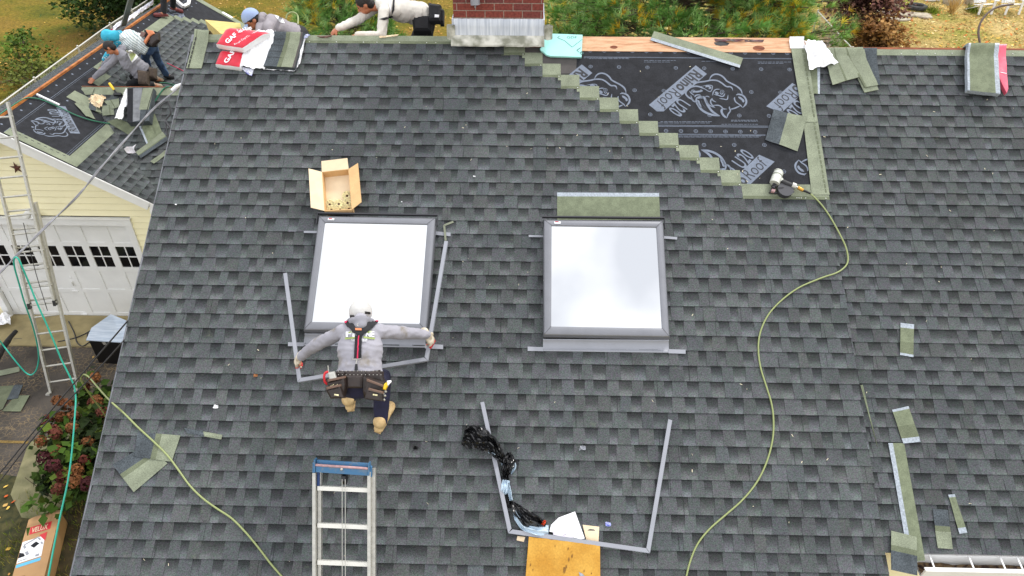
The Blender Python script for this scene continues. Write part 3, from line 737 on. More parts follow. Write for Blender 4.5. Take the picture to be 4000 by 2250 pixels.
# siding above and beside the door opening
dx0,dx1,dz=-10.16,-7.18,2.19
z=-.05
while z<GZ-.15:
    zt=z+.127; r=gc(z); rt=gc(zt-.001)
    if r:
        rt=rt or ((r[0]+r[1])/2,)*2
        A,B=GX-2.35+r[0],GX-2.35+r[1]; A2,B2=GX-2.35+rt[0],GX-2.35+rt[1]
        segs=[(A,B,A2,B2)] if z>2.3 else [(A,-10.3,A2,-10.3),(-7.07,B,-7.07,B2)]
        for a,b,a2,b2 in segs:
            mb.face([V((a,GW-.024,z+.014)),V((b,GW-.024,z+.014)),V((b2,GW-.004,zt)),V((a2,GW-.004,zt))])
            mb.face([V((a,GW-.002,z)),V((b,GW-.002,z)),V((b,GW-.024,z+.014)),V((a,GW-.024,z+.014))])
    z+=.127
sidingwall(mb,V((GX+2.35,GW,-.05)),XA,3.0,-.05,2.75,V((0,-1,0)))
sidingwall(mb,V((GX-2.35,18.2,-.05)),V((0,-1,0)),18.2-GW,-.05,2.7,V((-1,0,0)))
mb.face([V((GX-2.35,18.2,0)),V((GX+2.35,18.2,0)),V((GX+2.35,18.2,2.7)),V((GX,18.2,4.1)),V((GX-2.35,18.2,2.7))][::-1])
mb.face([V((GX+2.35,18.2,0)),V((GX+2.35,14,0)),V((GX+2.35,14,2.7)),V((GX+2.35,18.2,2.7))][::-1])
mb.build('wall',M['siding'],garage)
# rake boards and soffit
mb=MB()
for sgn in (1,-1):
    def q(s,h,y): p=V((GX+sgn*s*math.cos(math.atan(TG)),y,GZ-s*math.sin(math.atan(TG)))); return p+V((sgn*math.sin(math.atan(TG)),0,math.cos(math.atan(TG))))*h
    L_=2.62 if sgn>0 else 3.1
    mb.prism([q(0,-.003,GY0-.02),q(L_,-.003,GY0-.02),q(L_,-.16,GY0-.02),q(0,-.19,GY0-.02)][::sgn],V((0,.022,0)))
    mb.prism([q(0,.012,GY0-.035),q(L_,.012,GY0-.035),q(L_,-.02,GY0-.035),q(0,-.02,GY0-.035)][::sgn],V((0,.016,0)))
    mb.prism([q(0,-.13,GY0),q(L_,-.13,GY0),q(L_,-.14,GY0),q(0,-.14,GY0)][::sgn],V((0,GW-GY0,0)))
    mb.prism([q(0,-.20,GW-.03),q(L_-.1,-.17,GW-.03),q(L_-.1,-.23,GW-.03),q(0,-.27,GW-.03)][::sgn],V((0,.02,0)))
mb.prism([V((-6.45,GY0-.02,2.82)),V((-6.3,GY0-.02,2.72)),V((-6.3,GY0-.02,2.35)),V((-6.42,GY0-.02,2.45)),V((-6.5,GY0-.02,2.62))][::-1],V((0,.28,0)))
mb.build('rake_board',M['white'],garage)
# door surround
mb=MB()
mb.bx(-10.30,-7.065,GW-.05,GW-.0,2.19,2.32); mb.bx(-7.19,-7.07,GW-.045,GW+.05,-.02,2.188); mb.bx(-10.29,-10.17,GW-.045,GW+.05,-.02,2.188)
mb.bx(-10.32,-7.05,GW-.07,GW-.0,2.322,2.345)
mb.build('door_trim',M['white'],garage)
door=sub('garage_door',(GX,GW+.05,0),garage)
mb=MB(); Yd=GW+.06
mb.bx(-10.17,-7.19,Yd,Yd+.03,0.02,1.2); mb.bx(-10.17,-7.19,Yd,Yd+.03,1.69,2.19)
cw=.4860; 
wx=[-7.245-i*cw for i in range(6)]
rails=[(.02,.10),(.60,.68),(1.10,1.21),(1.675,1.76)]
for z0,z1 in rails: mb.bx(-10.17,-7.19,Yd-.012,Yd,z0,z1)
for i in range(7):
    x=-7.245-i*cw+.0; x1=x+ (cw-.36); x0=x
    xa=-7.245-i*cw; mb.bx(xa,min(xa+.13,-7.19),Yd-.0122,Yd+.02,.1,2.19)
o=mb.build('panel',mat('door_paint',srgb(226,226,224),.5,var=.04,scale=2.5),door)
for i in range(6):
    xr_=-7.245-i*cw; xl=xr_-.36
    mb=MB(); mb.bx(xl-.001,xr_+.001,Yd+.006,Yd+.012,1.205,1.68)
    g=mb.build('window',[M['glassdk']],door)
    mb=MB(); mb.bx(xl,xr_,Yd-.004,Yd+.006,1.435,1.455); mb.bx((xl+xr_)/2-.01,(xl+xr_)/2+.01,Yd-.0045,Yd+.0055,1.205,1.68)
    mb.build('muntin',M['white'],g)
for x,z in ((-8.72,.63),(-8.75,.05)): mb=MB(); mb.bx(x-.06,x+.06,Yd-.03,Yd-.012,z-.012,z+.012); mb.build('handle',M['white'],door)
mb=MB(); c=W(285,1105,Yd); mb.bx(c.x-.012,c.x+.012,Yd-.05,Yd-.012,c.z-.05,c.z+.05); mb.build('latch',M['white'],door); mb=MB(); mb.ball((W(277,1083,Yd)),.03,.02,.03,10,6); mb.build('knob',M['white'],door)
# flood light
fl=sub('flood_light',W(115,832,GW-.05),garage)
mb=MB(); b=W(125,835,GW-.02); mb.ball(b,.06,.03,.06,12,8); mb.build('base',M['white'],fl)
for px,py,dx in ((105,838,-.5),(137,845,.25)):
    c=W(px,py,GW-.14); d=V((dx,-.6,-.65)).normalized(); mb=MB(); mb.tube([b,b.lerp(c,.5),c-d*.05],.014,8); rws=[]
    mb.tube([c-d*.09,c-d*.07,c-d*.02,c+d*.05,c+d*.055],[.02,.045,.052,.062,.064],14); mb.build('lamp_head',M['white'],fl)
# star ornament
mb=MB(); c=W(64,656,GW-.03); pts=[]
for k in range(10):
    a=PI/2+k*PI/5+.06; r=.118 if k%2==0 else .042; pts.append(c+V((math.cos(a)*r,0,math.sin(a)*r)))
ap=c+V((0,-.03,0))
for k in range(10): mb.face([ap,pts[(k+1)%10],pts[k]])
mb.face([p for p in pts])
o=mb.build('star_ornament',mat('rusty_star',srgb(84,42,30),.6,var=.3,scale=30),at=c); tag(o,'rusty brown five pointed star hanging on the cream gable siding','star ornament')
# ---------- ground, paving, plants, fence ----------
def ground_mat():
    m=bpy.data.materials.new('autumn_lawn'); m.use_nodes=True; N=m.node_tree.nodes; Lk=m.node_tree.links; b=N['Principled BSDF']; b.inputs['Roughness'].default_value=1; b.inputs['Specular IOR Level'].default_value=.1
    tc=N.new('ShaderNodeTexCoord')
    def noi(s,d,st=(1,1,1),r=.5):
        mp=N.new('ShaderNodeMapping'); mp.inputs['Scale'].default_value=st; n=N.new('ShaderNodeTexNoise'); n.inputs['Scale'].default_value=s; n.inputs['Detail'].default_value=d; n.inputs['Roughness'].default_value=r
        Lk.new(tc.outputs['Object'],mp.inputs[0]); Lk.new(mp.outputs[0],n.inputs['Vector']); return n
    def ramp(n,stops):
        r=N.new('ShaderNodeValToRGB'); e=r.color_ramp.elements
        while len(e)<len(stops): e.new(.5)
        for k,(p,c) in enumerate(stops): e[k].position=p; e[k].color=c+(1,)
        Lk.new(n.outputs[0],r.inputs[0]); return r
    big=ramp(noi(.35,5),[(.30,srgb(72,80,26)),(.45,srgb(104,98,34)),(.56,srgb(124,104,42)),(.72,srgb(124,98,50))])
    fine=ramp(noi(9,9,(1,1,1),.78),[(.30,(.25,.32,.22)),(.47,(.8,.82,.8)),(.58,(1.2,1.15,1.1)),(.74,(2.1,1.9,1.9))])
    dry=ramp(noi(.5,6),[(.35,srgb(132,134,62)),(.5,srgb(168,146,88)),(.65,srgb(186,164,112))])
    sx=N.new('ShaderNodeSeparateXYZ'); Lk.new(tc.outputs['Object'],sx.inputs[0]); mr=N.new('ShaderNodeMapRange'); mr.inputs[1].default_value=-3; mr.inputs[2].default_value=9; Lk.new(sx.outputs[0],mr.inputs[0])
    mz=N.new('ShaderNodeMix'); mz.data_type='RGBA'; Lk.new(mr.outputs[0],mz.inputs[0]); Lk.new(big.outputs[0],mz.inputs[6]); Lk.new(dry.outputs[0],mz.inputs[7]); big=mz
    mx=N.new('ShaderNodeMix'); mx.data_type='RGBA'; mx.blend_type='MULTIPLY'; mx.inputs[0].default_value=1
    Lk.new(big.outputs[2],mx.inputs[6]); Lk.new(fine.outputs[0],mx.inputs[7]); Lk.new(mx.outputs[2],b.inputs['Base Color'])
    bp=N.new('ShaderNodeBump'); bp.inputs['Strength'].default_value=.9; bp.inputs['Distance'].default_value=.04; Lk.new(noi(22,6).outputs[0],bp.inputs['Height']); Lk.new(bp.outputs[0],b.inputs['Normal'])
    return m
mb=MB(); mb.face([(-400,-200,-.02),(400,-200,-.02),(400,900,-.02),(-400,900,-.02)])
struct(mb.build('ground',ground_mat()))
def asphalt_mat():
    m=mat('old_asphalt',srgb(84,78,72),.95,col2=srgb(62,58,54),scale=2,detail=8,bump=.5,bscale=50,spec=.2)
    N=m.node_tree.nodes; Lk=m.node_tree.links; b=N['Principled BSDF']; src=b.inputs['Base Color'].links[0].from_socket
    tc=[n for n in N if n.type=='TEX_COORD'][0]
    ns=N.new('ShaderNodeTexNoise'); ns.inputs['Scale'].default_value=7; ns.inputs['Detail'].default_value=3
    ad=N.new('ShaderNodeMix'); ad.data_type='VECTOR'; ad.inputs[0].default_value=.12
    Lk.new(tc.outputs['Object'],ns.inputs['Vector']); Lk.new(tc.outputs['Object'],ad.inputs[4]); Lk.new(ns.outputs[1],ad.inputs[5])
    vo=N.new('ShaderNodeTexVoronoi'); vo.feature='DISTANCE_TO_EDGE'; vo.inputs['Scale'].default_value=13; Lk.new(ad.outputs[1],vo.inputs['Vector'])
    rp=N.new('ShaderNodeValToRGB'); rp.color_ramp.elements[0].position=.02; rp.color_ramp.elements[0].color=(1,1,1,1); rp.color_ramp.elements[1].position=.07; rp.color_ramp.elements[1].color=(0,0,0,1); Lk.new(vo.outputs[0],rp.inputs[0])
    n2_=N.new('ShaderNodeTexNoise'); n2_.inputs['Scale'].default_value=1.1; Lk.new(tc.outputs['Object'],n2_.inputs['Vector'])
    r2_=N.new('ShaderNodeValToRGB'); r2_.color_ramp.elements[0].position=.42; r2_.color_ramp.elements[1].position=.58; Lk.new(n2_.outputs[0],r2_.inputs[0])
    mu=N.new('ShaderNodeMath'); mu.operation='MULTIPLY'; Lk.new(rp.outputs[0],mu.inputs[0]); Lk.new(r2_.outputs[0],mu.inputs[1])
    mx=N.new('ShaderNodeMix'); mx.data_type='RGBA'; mx.inputs[7].default_value=srgb(122,106,82)+(1,); Lk.new(mu.outputs[0],mx.inputs[0]); Lk.new(src,mx.inputs[6]); Lk.new(mx.outputs[2],b.inputs['Base Color'])
    return m
def flat(name,pts,z,m):
    mb=MB(); P=[V((p[0],p[1],z)) for p in pts]
    a=sum(P[i].x*P[(i+1)%len(P)].y-P[(i+1)%len(P)].x*P[i].y for i in range(len(P)))
    mb.face(P if a>0 else P[::-1]); return struct(mb.build(name,m))
flat('driveway',[(-30,9.95),(-7.0,9.95),(-7.05,9.0),(-7.35,7.7),(-7.7,7.0),(-7.95,5.8),(-7.9,4.6),(-7.9,3.9),(-8,1.5),(-30,1)],.0,asphalt_mat())
mb=MB(); mb.bx(-14,-6.6,9.93,10.83,-.05,.035); struct(mb.build('pavement',mat('apron_concrete',srgb(156,142,102),.95,col2=srgb(132,120,86),scale=4,bump=.3,bscale=30,detail=7)))
q=[G(*p) for p in ((108,1735),(240,1700),(330,1440),(350,1400),(430,1440),(360,1680),(290,1960),(200,2030),(125,2020))]
flat('path',[(-8.05,7.62),(-7.2,7.9),(-6.6,9.9),(-6.2,9.9),(-6.6,7.2),(-6.95,6.15),(-7.35,6.2),(-7.75,6.6)],.008,mat('mossy_concrete',srgb(134,128,96),.95,col2=srgb(98,98,66),scale=3,detail=8,bump=.4,bscale=40))
flat('flower_bed',[(-7.6,7.9),(-6.6,9.3),(-3.5,9.6),(-3.5,2),(-5.5,2),(-6.9,5.2),(-6.75,6.3),(-7.2,7.0)],.004,mat('bed_soil',srgb(74,62,40),1,col2=srgb(44,42,22),scale=6,detail=8,bump=1,bscale=20))
mb=MB(); a,b=G(0,1722,.004),G(110,1728,.004); mb.bar(a+V((-1.5,0,0)),b,.05,.006); struct(mb.build('pavement_joint',mat('dry_grass_joint',srgb(120,98,52),1,var=.3,scale=30)))
flat('soil_verge',[(-8.3,7.0),(-7.6,6.9),(-6.7,5.2),(-5.4,2),(-9,2),(-7.8,4.2)],.002,mat('dark_verge',srgb(70,66,34),1,col2=srgb(36,40,16),scale=9,detail=8,bump=1,bscale=24))
# fallen leaves: one uncountable layer
def leaves(name,n,box,cols,size,avoid=None,z=.01,lab=None,seed=1):
    r=random.Random(seed); mb=MB()
    for _ in range(n):
        x,y=r.uniform(*box[0]),r.uniform(*box[1])
        if avoid and avoid(x,y): continue
        s=r.uniform(*size); a=r.uniform(0,2*PI); t=r.uniform(-.5,.5); t2=r.uniform(-.5,.5)
        X=V((math.cos(a),math.sin(a),t))*s; Y_=V((-math.sin(a),math.cos(a),t2))*s*r.uniform(.5,.9); c=V((x,y,z+s*.25))
        col=r.choice(cols); k=r.uniform(.8,1.2); col=tuple(min(1,q_*k) for q_ in col)
        mb.face([c-X,c-Y_*.8-X*.2,c+X*.3-Y_*.6,c+X,c+X*.2+Y_*.8,c-X*.5+Y_*.6],0,col)
    o=mb.build(name,M['leafvc'],color=True); tag(o,lab,'leaves',None,'stuff'); return o
M['leafvc']=mat('leaf_litter',(1,1,1),.85,vc=True,spec=.2)
AUT=[srgb(196,160,96),srgb(176,128,66),srgb(214,176,84),srgb(150,100,52),srgb(220,196,140),srgb(196,110,52)]
hb=lambda x,y:(-11.2<x<-6 and 10.5<y<18.8) or (-6.5<x<6.6 and 2.7<y<13.2) or x<-6 and y<10.9
leaves('fallen_leaves',17000,((3,26),(12,46)),AUT,(.035,.075),hb,.0,'dry yellow and brown leaves scattered over the back lawn')
leaves('fallen_leaves',4500,((-20,6),(11,40)),AUT[:4],(.03,.06),hb,.0,'sparse dry leaves on the darker lawn at the left',seed=2)
leaves('fallen_leaves',420,((-11,-5),(3.5,10.8)),AUT[:3]+[srgb(190,90,40)],(.02,.05),lambda x,y:(y>6.8 and random.Random(int(x*997+y*31)).random()<.93) or x>-3.8 or (x<-8 and random.Random(int(x*97+y*31)).random()<.8),.012,'dry leaves lying along the flower bed beside the driveway',seed=3)
# grass blades near bed and lawn tufts (ground cover)
def tufts(name,pts,n,h,cols,lab,seed,spread=.3,w=.006):
    r=random.Random(seed); mb=MB()
    for (x,y) in pts:
        for _ in range(n):
            a=r.uniform(0,2*PI); d=r.uniform(0,spread); b=V((x+math.cos(a)*d,y+math.sin(a)*d,0)); hh=h*r.uniform(.5,1.2); l=V((r.uniform(-.5,.5),r.uniform(-.5,.5),1))*hh
            s=V((math.cos(a+1),math.sin(a+1),0))*w; c=r.choice(cols); mb.face([b-s,b+s,b+l*.6+s*.6,b+l],0,c)
    o=mb.build(name,M['leafvc'],color=True); return o
r=random.Random(9)
GR=[srgb(104,120,34),srgb(128,138,48),srgb(84,98,30),srgb(150,138,66)]
pts=[(r.uniform(-19,24),r.uniform(12.5,34)) for _ in range(2300)]; pts=[p for p in pts if not hb(*p)]
tag(tufts('grass',pts,16,.09,GR,'',4,.45,.007),'short autumn grass on the lawn behind the house','grass',None,'stuff')
pts=[(r.uniform(-7.4,-5.2),r.uniform(3.6,6.6)) for _ in range(260)]
tag(tufts('grass',pts,18,.1,GR,'',5,.25,.004),'dark straggly grass beside the long cardboard carton','grass',None,'stuff')
# ---- leafy shrubs built from many leaf faces ----
def foliage(mb,c,rad3,n,size,cols,r,clumps=30,gap=.5,droop=.3,shape=None):
    c=V(c); cl=[]
    for _ in range(clumps):
        d=V((r.gauss(0,1),r.gauss(0,1),r.gauss(0,1))).normalized()*r.uniform(.35,1)
        if d.z<-.6: d.z*=-.3
        cl.append((c+V((d.x*rad3[0],d.y*rad3[1],d.z*rad3[2])),r.uniform(.14,.3)*min(rad3)*1.5,r.choice(cols),r.uniform(.75,1.2)))
    for k in range(n):
        p0,s,col,tn=r.choice(cl); p=p0+V((r.gauss(0,1),r.gauss(0,1),r.gauss(0,1)))*s*gap
        a=V((r.uniform(-1,1),r.uniform(-1,1),r.uniform(-.3,.7))).normalized(); b=a.cross(V((r.uniform(-1,1),r.uniform(-1,1),1))).normalized()
        L_=size*r.uniform(.6,1.3); w=L_*.42; kk=tn*r.uniform(.7,1.25); cc=tuple(q_*kk for q_ in col)
        m_=p+a*L_*.45; t=p+a*L_-ZA*L_*droop
        mb.face([p,m_+b*w,t,m_-b*w],0,cc)
    return cl
def shrub(name,label,base,rad3,n,size,cols,seed,cat='bush',clumps=30,gap=.5,group=None):
    r=random.Random(seed); t=thing(name,label,cat,base,group); mb=MB(); c=V(base)+V((0,0,rad3[2]*.95))
    cl=foliage(mb,c,rad3,n,size,cols,r,clumps,gap); mb.build('foliage',M['leafvc'],t,color=True)
    mb=MB()
    for p,s,_,_ in cl[:12]:
        b=V(base)+V((r.uniform(-.1,.1),r.uniform(-.1,.1),0)); mb.tube([b,b.lerp(p,.5)+V((r.uniform(-.1,.1),0,.1)),p],[.02,.013,.006],6)
    mb.build('stem',M['trunk'],t); return t
DG=[srgb(40,62,22),srgb(56,80,30),srgb(34,52,20),srgb(74,98,40)]
b=G(395,120); shrub('leafy_bush','dense dark green bush on the lawn beyond the garage fence',(b.x+.6,b.y+.2,0),(1.7,1.5,1.5),5200,.16,DG,1,clumps=60,gap=.7)
b=G(500,60); shrub('leafy_bush','low green undergrowth beyond the far garage ridge',(b.x+.8,b.y,0),(1.5,2.2,.7),3600,.14,DG+[srgb(92,118,40)],2,clumps=60,gap=.9)
b=G(105,280); shrub('sapling','sparse young green sapling on the lawn at the left',(b.x,b.y,0),(.75,.8,.75),500,.14,[srgb(64,88,28),srgb(84,108,34)],3,'sapling',16,.9)
b=G(90,170); shrub('sapling','small green seedling on the lawn near the left edge, behind the sapling',(b.x,b.y,0),(.3,.3,.3),120,.12,[srgb(74,98,30)],4,'sapling',8,.9)
b=G(180,345); shrub('weed_clump','weeds growing along the chain link fence',(b.x-.5,b.y+.4,0),(1.6,2.4,.4),1500,.12,[srgb(76,92,30),srgb(96,104,44)],5,'weeds',40,.9)
MR=[srgb(112,76,70),srgb(90,58,54),srgb(134,98,84),srgb(74,50,44)]
BR=[srgb(150,110,64),srgb(120,84,50),srgb(172,132,80),srgb(96,70,42)]
b=G(3345,150); shrub('maroon_shrub','maroon brown leafed shrub right of the big pine',(b.x,b.y,0),(1.5,1.3,1.9),7500,.15,MR,6,clumps=90,gap=.6)
b=G(3372,212); shrub('tan_shrub','dry tan hydrangea shrub in front of the maroon shrub',(b.x,b.y,0),(1.5,1.0,.7),4500,.14,BR,7,clumps=70,gap=.6)
b=G(3240,45); shrub('pale_shrub','small pale leafed shrub between the pine and the maroon shrub',(b.x,b.y,0),(.6,.5,.6),700,.14,[srgb(190,186,140),srgb(150,150,96)],8,clumps=20)
# ---- white pines: tufts of long needles on whorled limbs ----
def pine(name,label,base,h,rad,nt,seed,ylw=.2,nl=.16,zmin=.2,shape=1.0):
    r=random.Random(seed); t=thing(name,label,'pine tree',base); B=V(base); mb=MB(); tb=MB()
    tb.tube([B+V((0,0,h*k/6)) for k in range(7)],[.17*(1-k/6.6) for k in range(7)],10)
    tips=[]
    nb=max(14,int(nt/34))
    for i in range(nb):
        z=h*(zmin+(1-zmin)*(i+.5)/nb); f=(z/h); R_=rad*min(1.0,(1.08-f)**.55*shape)*r.uniform(.75,1.08)
        a=i*2.399+r.uniform(-.4,.4); d=V((math.cos(a),math.sin(a),0)); 
        p0=B+V((0,0,z*.94)); p3=B+d*R_+V((0,0,z+R_*r.uniform(-.05,.16)))
        p1=p0.lerp(p3,.4)+V((0,0,-.03)); tb.tube([p0,p1,p3],[.045*(1.1-f),.028*(1.1-f),.008],6)
        for k in range(34):
            u=r.uniform(.4,1)**.6; q=p0.lerp(p3,u); s=d.cross(ZA)*r.uniform(-1,1)*R_*.36*(1.15-u*.6); q=q+s+V((0,0,r.uniform(-.1,.16)+abs(s.length)*.12)); tips.append((q,(d*.6+s.normalized()*.5+ZA*r.uniform(.2,.9)).normalized(),u))
            if r.random()<.35: tb.tube([p0.lerp(p3,u*.85),q],[.008,.004],4)
    for q,d,u in tips:
        yy=noise.noise(q*.9+V((seed,0,0)))*.5+.5
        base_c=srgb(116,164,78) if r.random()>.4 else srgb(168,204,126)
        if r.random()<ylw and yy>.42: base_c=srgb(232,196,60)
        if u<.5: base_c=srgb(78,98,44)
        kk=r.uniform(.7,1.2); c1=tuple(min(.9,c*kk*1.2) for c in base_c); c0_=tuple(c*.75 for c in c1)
        ax=d.orthogonal().normalized(); bx_=d.cross(ax)
        for j in range(18):
            a=j*2*PI/18+r.uniform(-.1,.1); sp=r.uniform(.25,1.25); n_=(d+(ax*math.cos(a)+bx_*math.sin(a))*sp).normalized(); L_=nl*r.uniform(.75,1.1)
            s=n_.cross(ax+bx_*.3).normalized()*.0072; o_=q+d*r.uniform(-.04,.03)
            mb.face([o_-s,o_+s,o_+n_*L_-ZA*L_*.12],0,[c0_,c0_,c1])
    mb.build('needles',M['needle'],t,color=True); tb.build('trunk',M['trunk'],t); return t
M['needle']=mat('pine_needles',(1,1,1),.65,vc=True,spec=.3)
pine('pine_tree','large spreading white pine directly behind the ridge, right of the chimney',(3.35,16.4,-.02),9.3,3.35,12500,11,.16,.23,.3,1.25)
b=at(1310,60,13); pine('pine_tree','smaller pale green pine behind the ridge, left of the chimney',(b.x+.15,b.y,-.02),b.z+2.6,1.35,3800,12,.18,.2,.35,1.2)
b=at(3000,70,14.5); pine('pine_tree','yellowing pine bough tree at the right edge of the big pine',(b.x-.2,b.y,-.02),b.z+2.2,1.5,1900,13,.4,.22,.35,1.1)
# ---- chain link fences ----
def fence(label,pts,h,posts):
    t=thing('chain_link_fence',label,'fence',pts[0]); mb=MB(); mb.tube([V(p)+V((0,0,h)) for p in pts],.024,8); mb.build('top_rail',M['mill'],t)
    P=[V(p) for p in pts]
    for k in range(posts):
        u=k/(posts-1)*(len(P)-1); i=min(int(u),len(P)-2); p=P[i].lerp(P[i+1],u-i); m2=MB(); m2.tube([p,p+V((0,0,h+.03))],.03,8); m2.ball(p+V((0,0,h+.04)),.036,n=8,m=5); m2.build('post',M['mill'],t)
    mb=MB(); d=(P[-1]-P[0]); Ln=d.length; d.normalize(); k=0; st=.09
    while k*st<Ln:
        a=P[0]+d*k*st
        for sg in (1,-1):
            b_=a+d*h*sg
            if 0<=(b_-P[0]).dot(d)<=Ln: mb.bar(a,b_+V((0,0,h)),.004,.004,d.cross(ZA))
        k+=1
    mb.build('wire_mesh',M['mill'],t)
a,b=G(0,407,1.2),G(400,115,1.2); d=(b-a)
fence('galvanised chain link fence running past the garage on the left lawn',[(a.x,a.y-5,0),(a.x,a.y,0),(b.x,b.y,0),(b.x,b.y+4,0)],1.2,8)
a,b=G(3195,45,1.2),G(3330,190,1.2)
fence('short run of chain link fence beside the tan shrub',[(a.x,a.y,0),(b.x,b.y,0)],1.2,3)
# ---- back yard bits ----
ST=mat('field_stone',srgb(176,166,144),.95,col2=srgb(140,128,110),scale=6,bump=.5,bscale=14)
def stone(px,py,w,d,h,seed,lab,nm='stone_slab'):
    c=G(px,py); r=random.Random(seed); mb=MB(); n=14; w*=.72; d*=.7; prof=[r.uniform(.8,1.1) for _ in range(n)]
    rows_=[[c+V((math.cos(2*PI*k/n)*w*prof[k]*f,math.sin(2*PI*k/n)*d*prof[k]*f,z)) for k in range(n)] for f,z in ((1,-.02),(1.02,h*.5),(.9,h),(.4,h*1.1),(.02,h*1.1))]
    mb.grid(rows_,closed=True); tag(mb.build(nm,ST,at=c),lab,'stone')
stone(3470,50,.7,.7,.06,1,'pale flat stone nearest the maroon shrub, left of the other slabs')
stone(3568,58,.95,.45,.05,2,'long pale stone slab in the lawn left of the tyre grass',)
stone(3610,66,.5,.35,.05,3,'smaller whitish slab touching the right end of the long slab')
stone(3508,76,.9,.35,.04,4,'flat grey slab half sunk in the lawn, nearest the ridge')
stone(3478,14,.35,.5,.5,5,'pale upright rock near the top edge above the shrubs','rock')
stone(3500,24,.3,.3,.35,6,'small grey rock beside the pale upright rock','rock')
stone(3712,12,.5,.6,.35,7,'large pale boulder near the top edge behind the dry grass','rock')
stone(3782,14,.25,.25,.3,8,'small grey rock left of the nearer white lawn chair','rock')
c=G(3580,36); t=thing('tyre','old dark rubber ring lying on the back lawn','tyre',c); mb=MB(); rows_=[]
for k in range(24):
    a=2*PI*k/24; rows_.append([c+V((math.cos(a)*(.32+.09*math.cos(b_)),math.sin(a)*(.32+.09*math.cos(b_)),.10+.10*math.sin(b_))) for b_ in [j*PI/4 for j in range(8)]])
mb.grid(rows_+[rows_[0]],closed=True); mb.build('tread',mat('tyre_rubber',srgb(74,72,70),.9,col2=srgb(40,40,40),scale=8),t)
pts=[(G(3715,50).x,G(3715,50).y)]
tag(tufts('dry_grass_clump',pts,110,.9,[srgb(200,168,104),srgb(176,140,80)],'',6,.16,.008),'tall dry straw coloured grass clump on the back lawn','grass clump')
for (px,py,lb,s_) in ((3640,48,'small bright green grass tuft on the back lawn left of the dry clump',7),(3800,45,'green grass tuft beside the front legs of the nearer lawn chair',8)):
    g=G(px,py); tag(tufts('grass_tuft',[(g.x,g.y)],160,.3,[srgb(120,140,40),srgb(88,104,36)],'',s_,.35,.012),lb,'grass tuft')
# white lawn chairs
def chair(px,py,label,rot):
    b=G(px,py); t=thing('lawn_chair',label,'chair',b,'white lawn chairs on the back lawn'); c_,s_=math.cos(rot),math.sin(rot)
    def w(x,y,z): return b+V((x*c_-y*s_,x*s_+y*c_,z))
    def bd(mb,p,q,wd,th,up=ZA): mb.bar(w(*p),w(*q),wd,th,up)
    mb=MB()
    for k in range(5): bd(mb,(-.24+.12*k,.42,.36),(-.26+.13*k,.82,1.05),.09,.02,V((0,-1,.5)))
    mb.build('backrest',M['white'],t)
    mb=MB()
    for k in range(5): bd(mb,(-.27,-.02+.1*k,.42-.03*k),(.27,-.02+.1*k,.42-.03*k),.085,.02)
    mb.build('seat',M['white'],t)
    for sx in (-1,1):
        mb=MB(); bd(mb,(sx*.3,-.06,0),(sx*.3,-.06,.56),.09,.03); mb.build('leg',M['white'],t)
        mb=MB(); bd(mb,(sx*.29,-.06,.4),(sx*.29,.75,.02),.1,.03); mb.build('leg',M['white'],t)
        mb=MB(); bd(mb,(sx*.34,-.14,.57),(sx*.34,.62,.54),.13,.025); mb.build('armrest',M['white'],t)
chair(3842,56,'white slatted lawn chair at the top right, the left one of the two',.2)
chair(3948,56,'white slatted lawn chair at the top right corner, the right one of the two',.1)
mb=MB(); c=G(3640,2); mb.bx(c.x-.3,c.x+.3,c.y-.1,c.y+.1,0,.3); tag(mb.build('white_planter',M['white'],at=c),'small white planter box at the top edge of the lawn','planter')
# ---- hydrangea by the driveway ----
hc=V((-6.75,7.35,0)); hy=thing('hydrangea_bush','hydrangea bush with faded russet flower heads between driveway and house','bush',hc)
r=random.Random(21); mb=MB()
for (cx,cy,rx_,ry_) in ((-6.75,7.9,.5,.45),(-6.8,7.3,.55,.6),(-6.6,6.6,.45,.45)):
    foliage(mb,(cx,cy,.45),(rx_*1.1,ry_*1.2,.35),650,.15,[srgb(42,60,17),srgb(56,80,23),srgb(30,44,14),srgb(74,90,30)],r,26,.9,.15)
mb.build('foliage',M['leafvc'],hy,color=True)
mb=MB()
for _ in range(34): 
    b_=hc+V((r.uniform(-.3,.3),r.uniform(-.9,.7),0)); mb.tube([b_,b_+V((r.uniform(-.25,.25),r.uniform(-.2,.2),.7))],[.008,.004],5)
mb.build('stem',M['trunk'],hy)
FC=[srgb(88,42,34),srgb(108,66,40),srgb(70,32,36),srgb(96,52,42),srgb(118,76,46)]
def flower(mb,c,R_,col,r):
    for _ in range(95):
        d=V((r.gauss(0,1),r.gauss(0,1),r.gauss(.4,1))).normalized(); p=c+d*R_*r.uniform(.75,1.05); a=d.orthogonal().normalized(); a=(Matrix.Rotation(r.uniform(0,6.3),3,d)@a); b_=d.cross(a); s=R_*.28*r.uniform(.7,1.2); k=r.uniform(.6,1.25)
        mb.face([p-a*s,p+b_*s+d*s*.4,p+a*s,p-b_*s+d*s*.3],0,tuple(q_*k for q_ in col))
HP=[(370,1475,.11),(330,1515,.11),(375,1560,.09),(225,1565,.10),(262,1580,.11),(285,1625,.1),(235,1630,.1),(190,1640,.10),(360,1575,.09),(398,1610,.1),(215,1680,.1),(180,1670,.1),(380,1570,.1),(160,1725,.10),(217,1695,.11),(280,1670,.1),(220,1765,.12),(175,1790,.12),(208,1820,.12),(345,1730,.11),(295,1840,.12),(245,1860,.11),(290,1880,.12),(225,1910,.1),(340,1890,.12),(330,1800,.1)]
for i,(x,y,R_) in enumerate(HP):
    c=G(x,y,.72+r.uniform(-.12,.12)); mb=MB(); flower(mb,c,R_*.86,r.choice(FC),r); mb.build('flower_head',M['leafvc'],hy,color=True)
